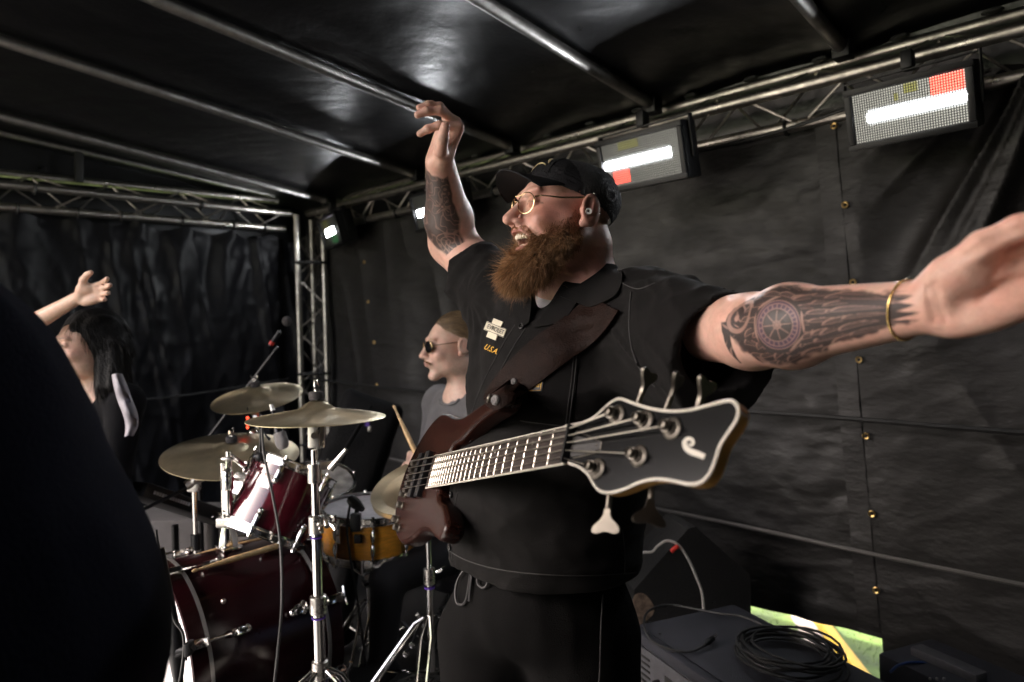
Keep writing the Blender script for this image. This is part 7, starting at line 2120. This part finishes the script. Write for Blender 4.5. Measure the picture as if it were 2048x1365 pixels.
def ghair(p):
    q = GH.loc(p)
    d = d_ell(q, (-0.020, 0, 0.045), (0.112, 0.092, 0.102))
    d = smin(d, d_cone(q, (-0.045, 0.065, 0.0), (-0.02, 0.095, -0.15), 0.058, 0.050), .04); d = smin(d, d_cone(q, (-0.045, -0.065, 0.0), (-0.03, -0.085, -0.14), 0.055, 0.045), .04)
    d = smin(d, d_cone(q, (-0.06, 0, -0.02), (-0.06, 0.01, -0.16), 0.07, 0.06), .04)
    face = d_ell(q, (0.085, -0.006, -0.035), (0.085, 0.076, 0.112))
    return smax(d - 0.004 * np.sin(q[:, 1] * 160 + q[:, 2] * 20), -face, .012) * GH.k
hc = GH.w(-.02, 0, -.03)
v, f = sdf_mesh(ghair, hc - .25, hc + .25, 0.006); hr = mesh_obj('hair', v, f, M['hair_base'], singer, True, 180)
ps, nn = sample(v, f, 5000)
fl_ = np.tile(np.array([-.15, 0, -1.0]), (5000, 1)) @ GH.A + RNG.normal(0, .12, (5000, 3)); fl_ -= nn * (fl_ * nn).sum(1)[:, None] * .8; fl_ /= np.linalg.norm(fl_, axis=1, keepdims=True)
hair_strands(ps, fl_, RNG.uniform(.03, .08, 5000), (0.005, 0.004, 0.0035), 'hair_strands', hr, M['black_hair'], 0.001)
M['black_top'] = mat('black knit', (0.004, 0.004, 0.005), .9, spec=0.1, bump=.3, bscale=260)
def gtop(p):
    d = d_ell(p, gch + ZX * .01, (.105, .155, .19), GA); d = smin(d, d_cone(p, gch, ghp, .11, .125), .06)
    for s_, e_ in ((gsL, geL),): d = smin(d, d_cone(p, s_, e_, .055, .048), .03)
    d = smin(d, np.maximum(d_cone(p, gsR, geR, .055, .048), (p - (gsR + (geR - gsR) * .55)) @ nrm(geR - gsR)), .03)
    d = smin(d, d_cone(p, gn - ZX * .06, gsL, .05, .055), .03); d = smin(d, d_cone(p, gn - ZX * .06, gsR, .05, .055), .03)
    return d - .004 * ridge(p * 9, 2, 23)
v, f = sdf_mesh(gtop, ap.min(0) - .2, ap.max(0) + .1, .009); mesh_obj('top', v, f, M['black_top'], singer, True, 180)
M['white_satin'] = mat('white satin', (0.30, 0.28, 0.31), .6, bump=.2, bscale=60)
rows = []
for i, (px, py, wd_) in enumerate([(232, 748, 9), (240, 775, 12), (248, 800, 13), (258, 826, 13), (262, 850, 11), (256, 872, 7)]):
    rows.append([P(px - wd_, py + 2, 2.25), P(px, py - 1, 2.225 - .03 * (i % 2)), P(px + wd_, py + 1, 2.25)])
R0 = [spline([r[k] for r in rows], 5) for k in range(3)]
V = []; F = []
for i in range(len(R0[0])):
    for k in range(3): V.append(R0[k][i])
for i in range(len(R0[0]) - 1):
    for k in range(2): F.append((i * 3 + k, i * 3 + k + 1, i * 3 + k + 4, i * 3 + k + 3))
n_ = len(V); V2 = V + [q + np.array([0, .012, 0]) for q in V]; F2 = F + [tuple(n_ + q for q in reversed(x)) for x in F]
for i in range(len(R0[0]) - 1):
    for k, o_ in ((0, 0), (2, 0)): F2.append((i * 3 + k, (i + 1) * 3 + k, (i + 1) * 3 + k + n_, i * 3 + k + n_))
mesh_obj('white_sash', V2, F2, M['white_satin'], singer, True, 180)
v, f = sdf_mesh(lambda p: smin(d_cone(p, ghp, [ghp[0], ghp[1], .06], .15, .17), d_ell(p, ghp, (.14, .16, .12), GA), .05), ghp - [.3, .3, ghp[2] + .02], ghp + .25, .02); mesh_obj('skirt', v, f, M['black_top'], singer, True, 180)

# ================================================================== blurred person at the left edge
M['navy'] = mat('navy wool', (0.005, 0.0062, 0.016), .95, spec=0.1, bump=.4, bscale=300, sheen=0.03)
nvt, nvb = P(-345, 905, .60), P(-378, 1290, .60)
nv_head = P(-420, 420, .62)
navy = thing('person', 'blurred back and shoulder of a person in a dark navy jumper at the left edge', 'person', [nvb[0], nvb[1], 0])
def navyf(p):
    d = d_cone(p, nvt, nvb, 0.190, 0.262)
    d = smin(d, d_cone(p, nvb, [nvb[0], nvb[1] - .02, 0.85], 0.262, 0.24), .05)
    d = smin(d, d_cone(p, P(-340, 820, .62), P(-380, 640, .62), .09, .075), .10)
    return d - .010 * ridge(p * [7, 7, 2.2], 2, 3)
v, f = sdf_mesh(navyf, np.minimum(nvt, nvb) - .4 - ZX * .3, np.maximum(nvt, nvb) + .36, .012); mesh_obj('jumper', v, f, M['navy'], navy, True, 180)
NH = Head(nv_head, (-0.2, 0.98), size=1.0)
v, f = sdf_mesh(lambda p: smin(smin(NH.sdf(p), d_cone(p, NH.w(-.02, 0, -.07), P(-360, 760, .62), .055, .06), .02), d_cone(p, P(-360, 760, .62), nvb - ZX * .1, .06, .15), .03), np.minimum(nv_head, nvb) - .26, np.maximum(nv_head, nvb) + .26, .008)
mesh_obj('body', v, f, M['skin'], navy, True, 180, skin_colors(v, (.5, .33, .26), NH, .3, 4))
v, f = sdf_mesh(lambda p: np.maximum(d_ell(NH.loc(p), (-.018, 0, .05), (.108, .088, .1)), NH.loc(p)[:, 0] - .06 - .3 * NH.loc(p)[:, 2]) * NH.k, nv_head - .2, nv_head + .2, .008); mesh_obj('hair', v, f, M['hair_base'], navy, True, 180)
v, f = sdf_mesh(lambda p: smin(d_cone(p, [nvb[0] - .10, nvb[1], .9], [nvb[0] - .10, nvb[1], .08], .12, .08), d_cone(p, [nvb[0] + .10, nvb[1], .9], [nvb[0] + .10, nvb[1], .08], .12, .08), .03), [nvb[0] - .4, nvb[1] - .3, -.01], [nvb[0] + .4, nvb[1] + .3, 1.1], .02); mesh_obj('trousers', v, f, M['jean'], navy, True, 180)
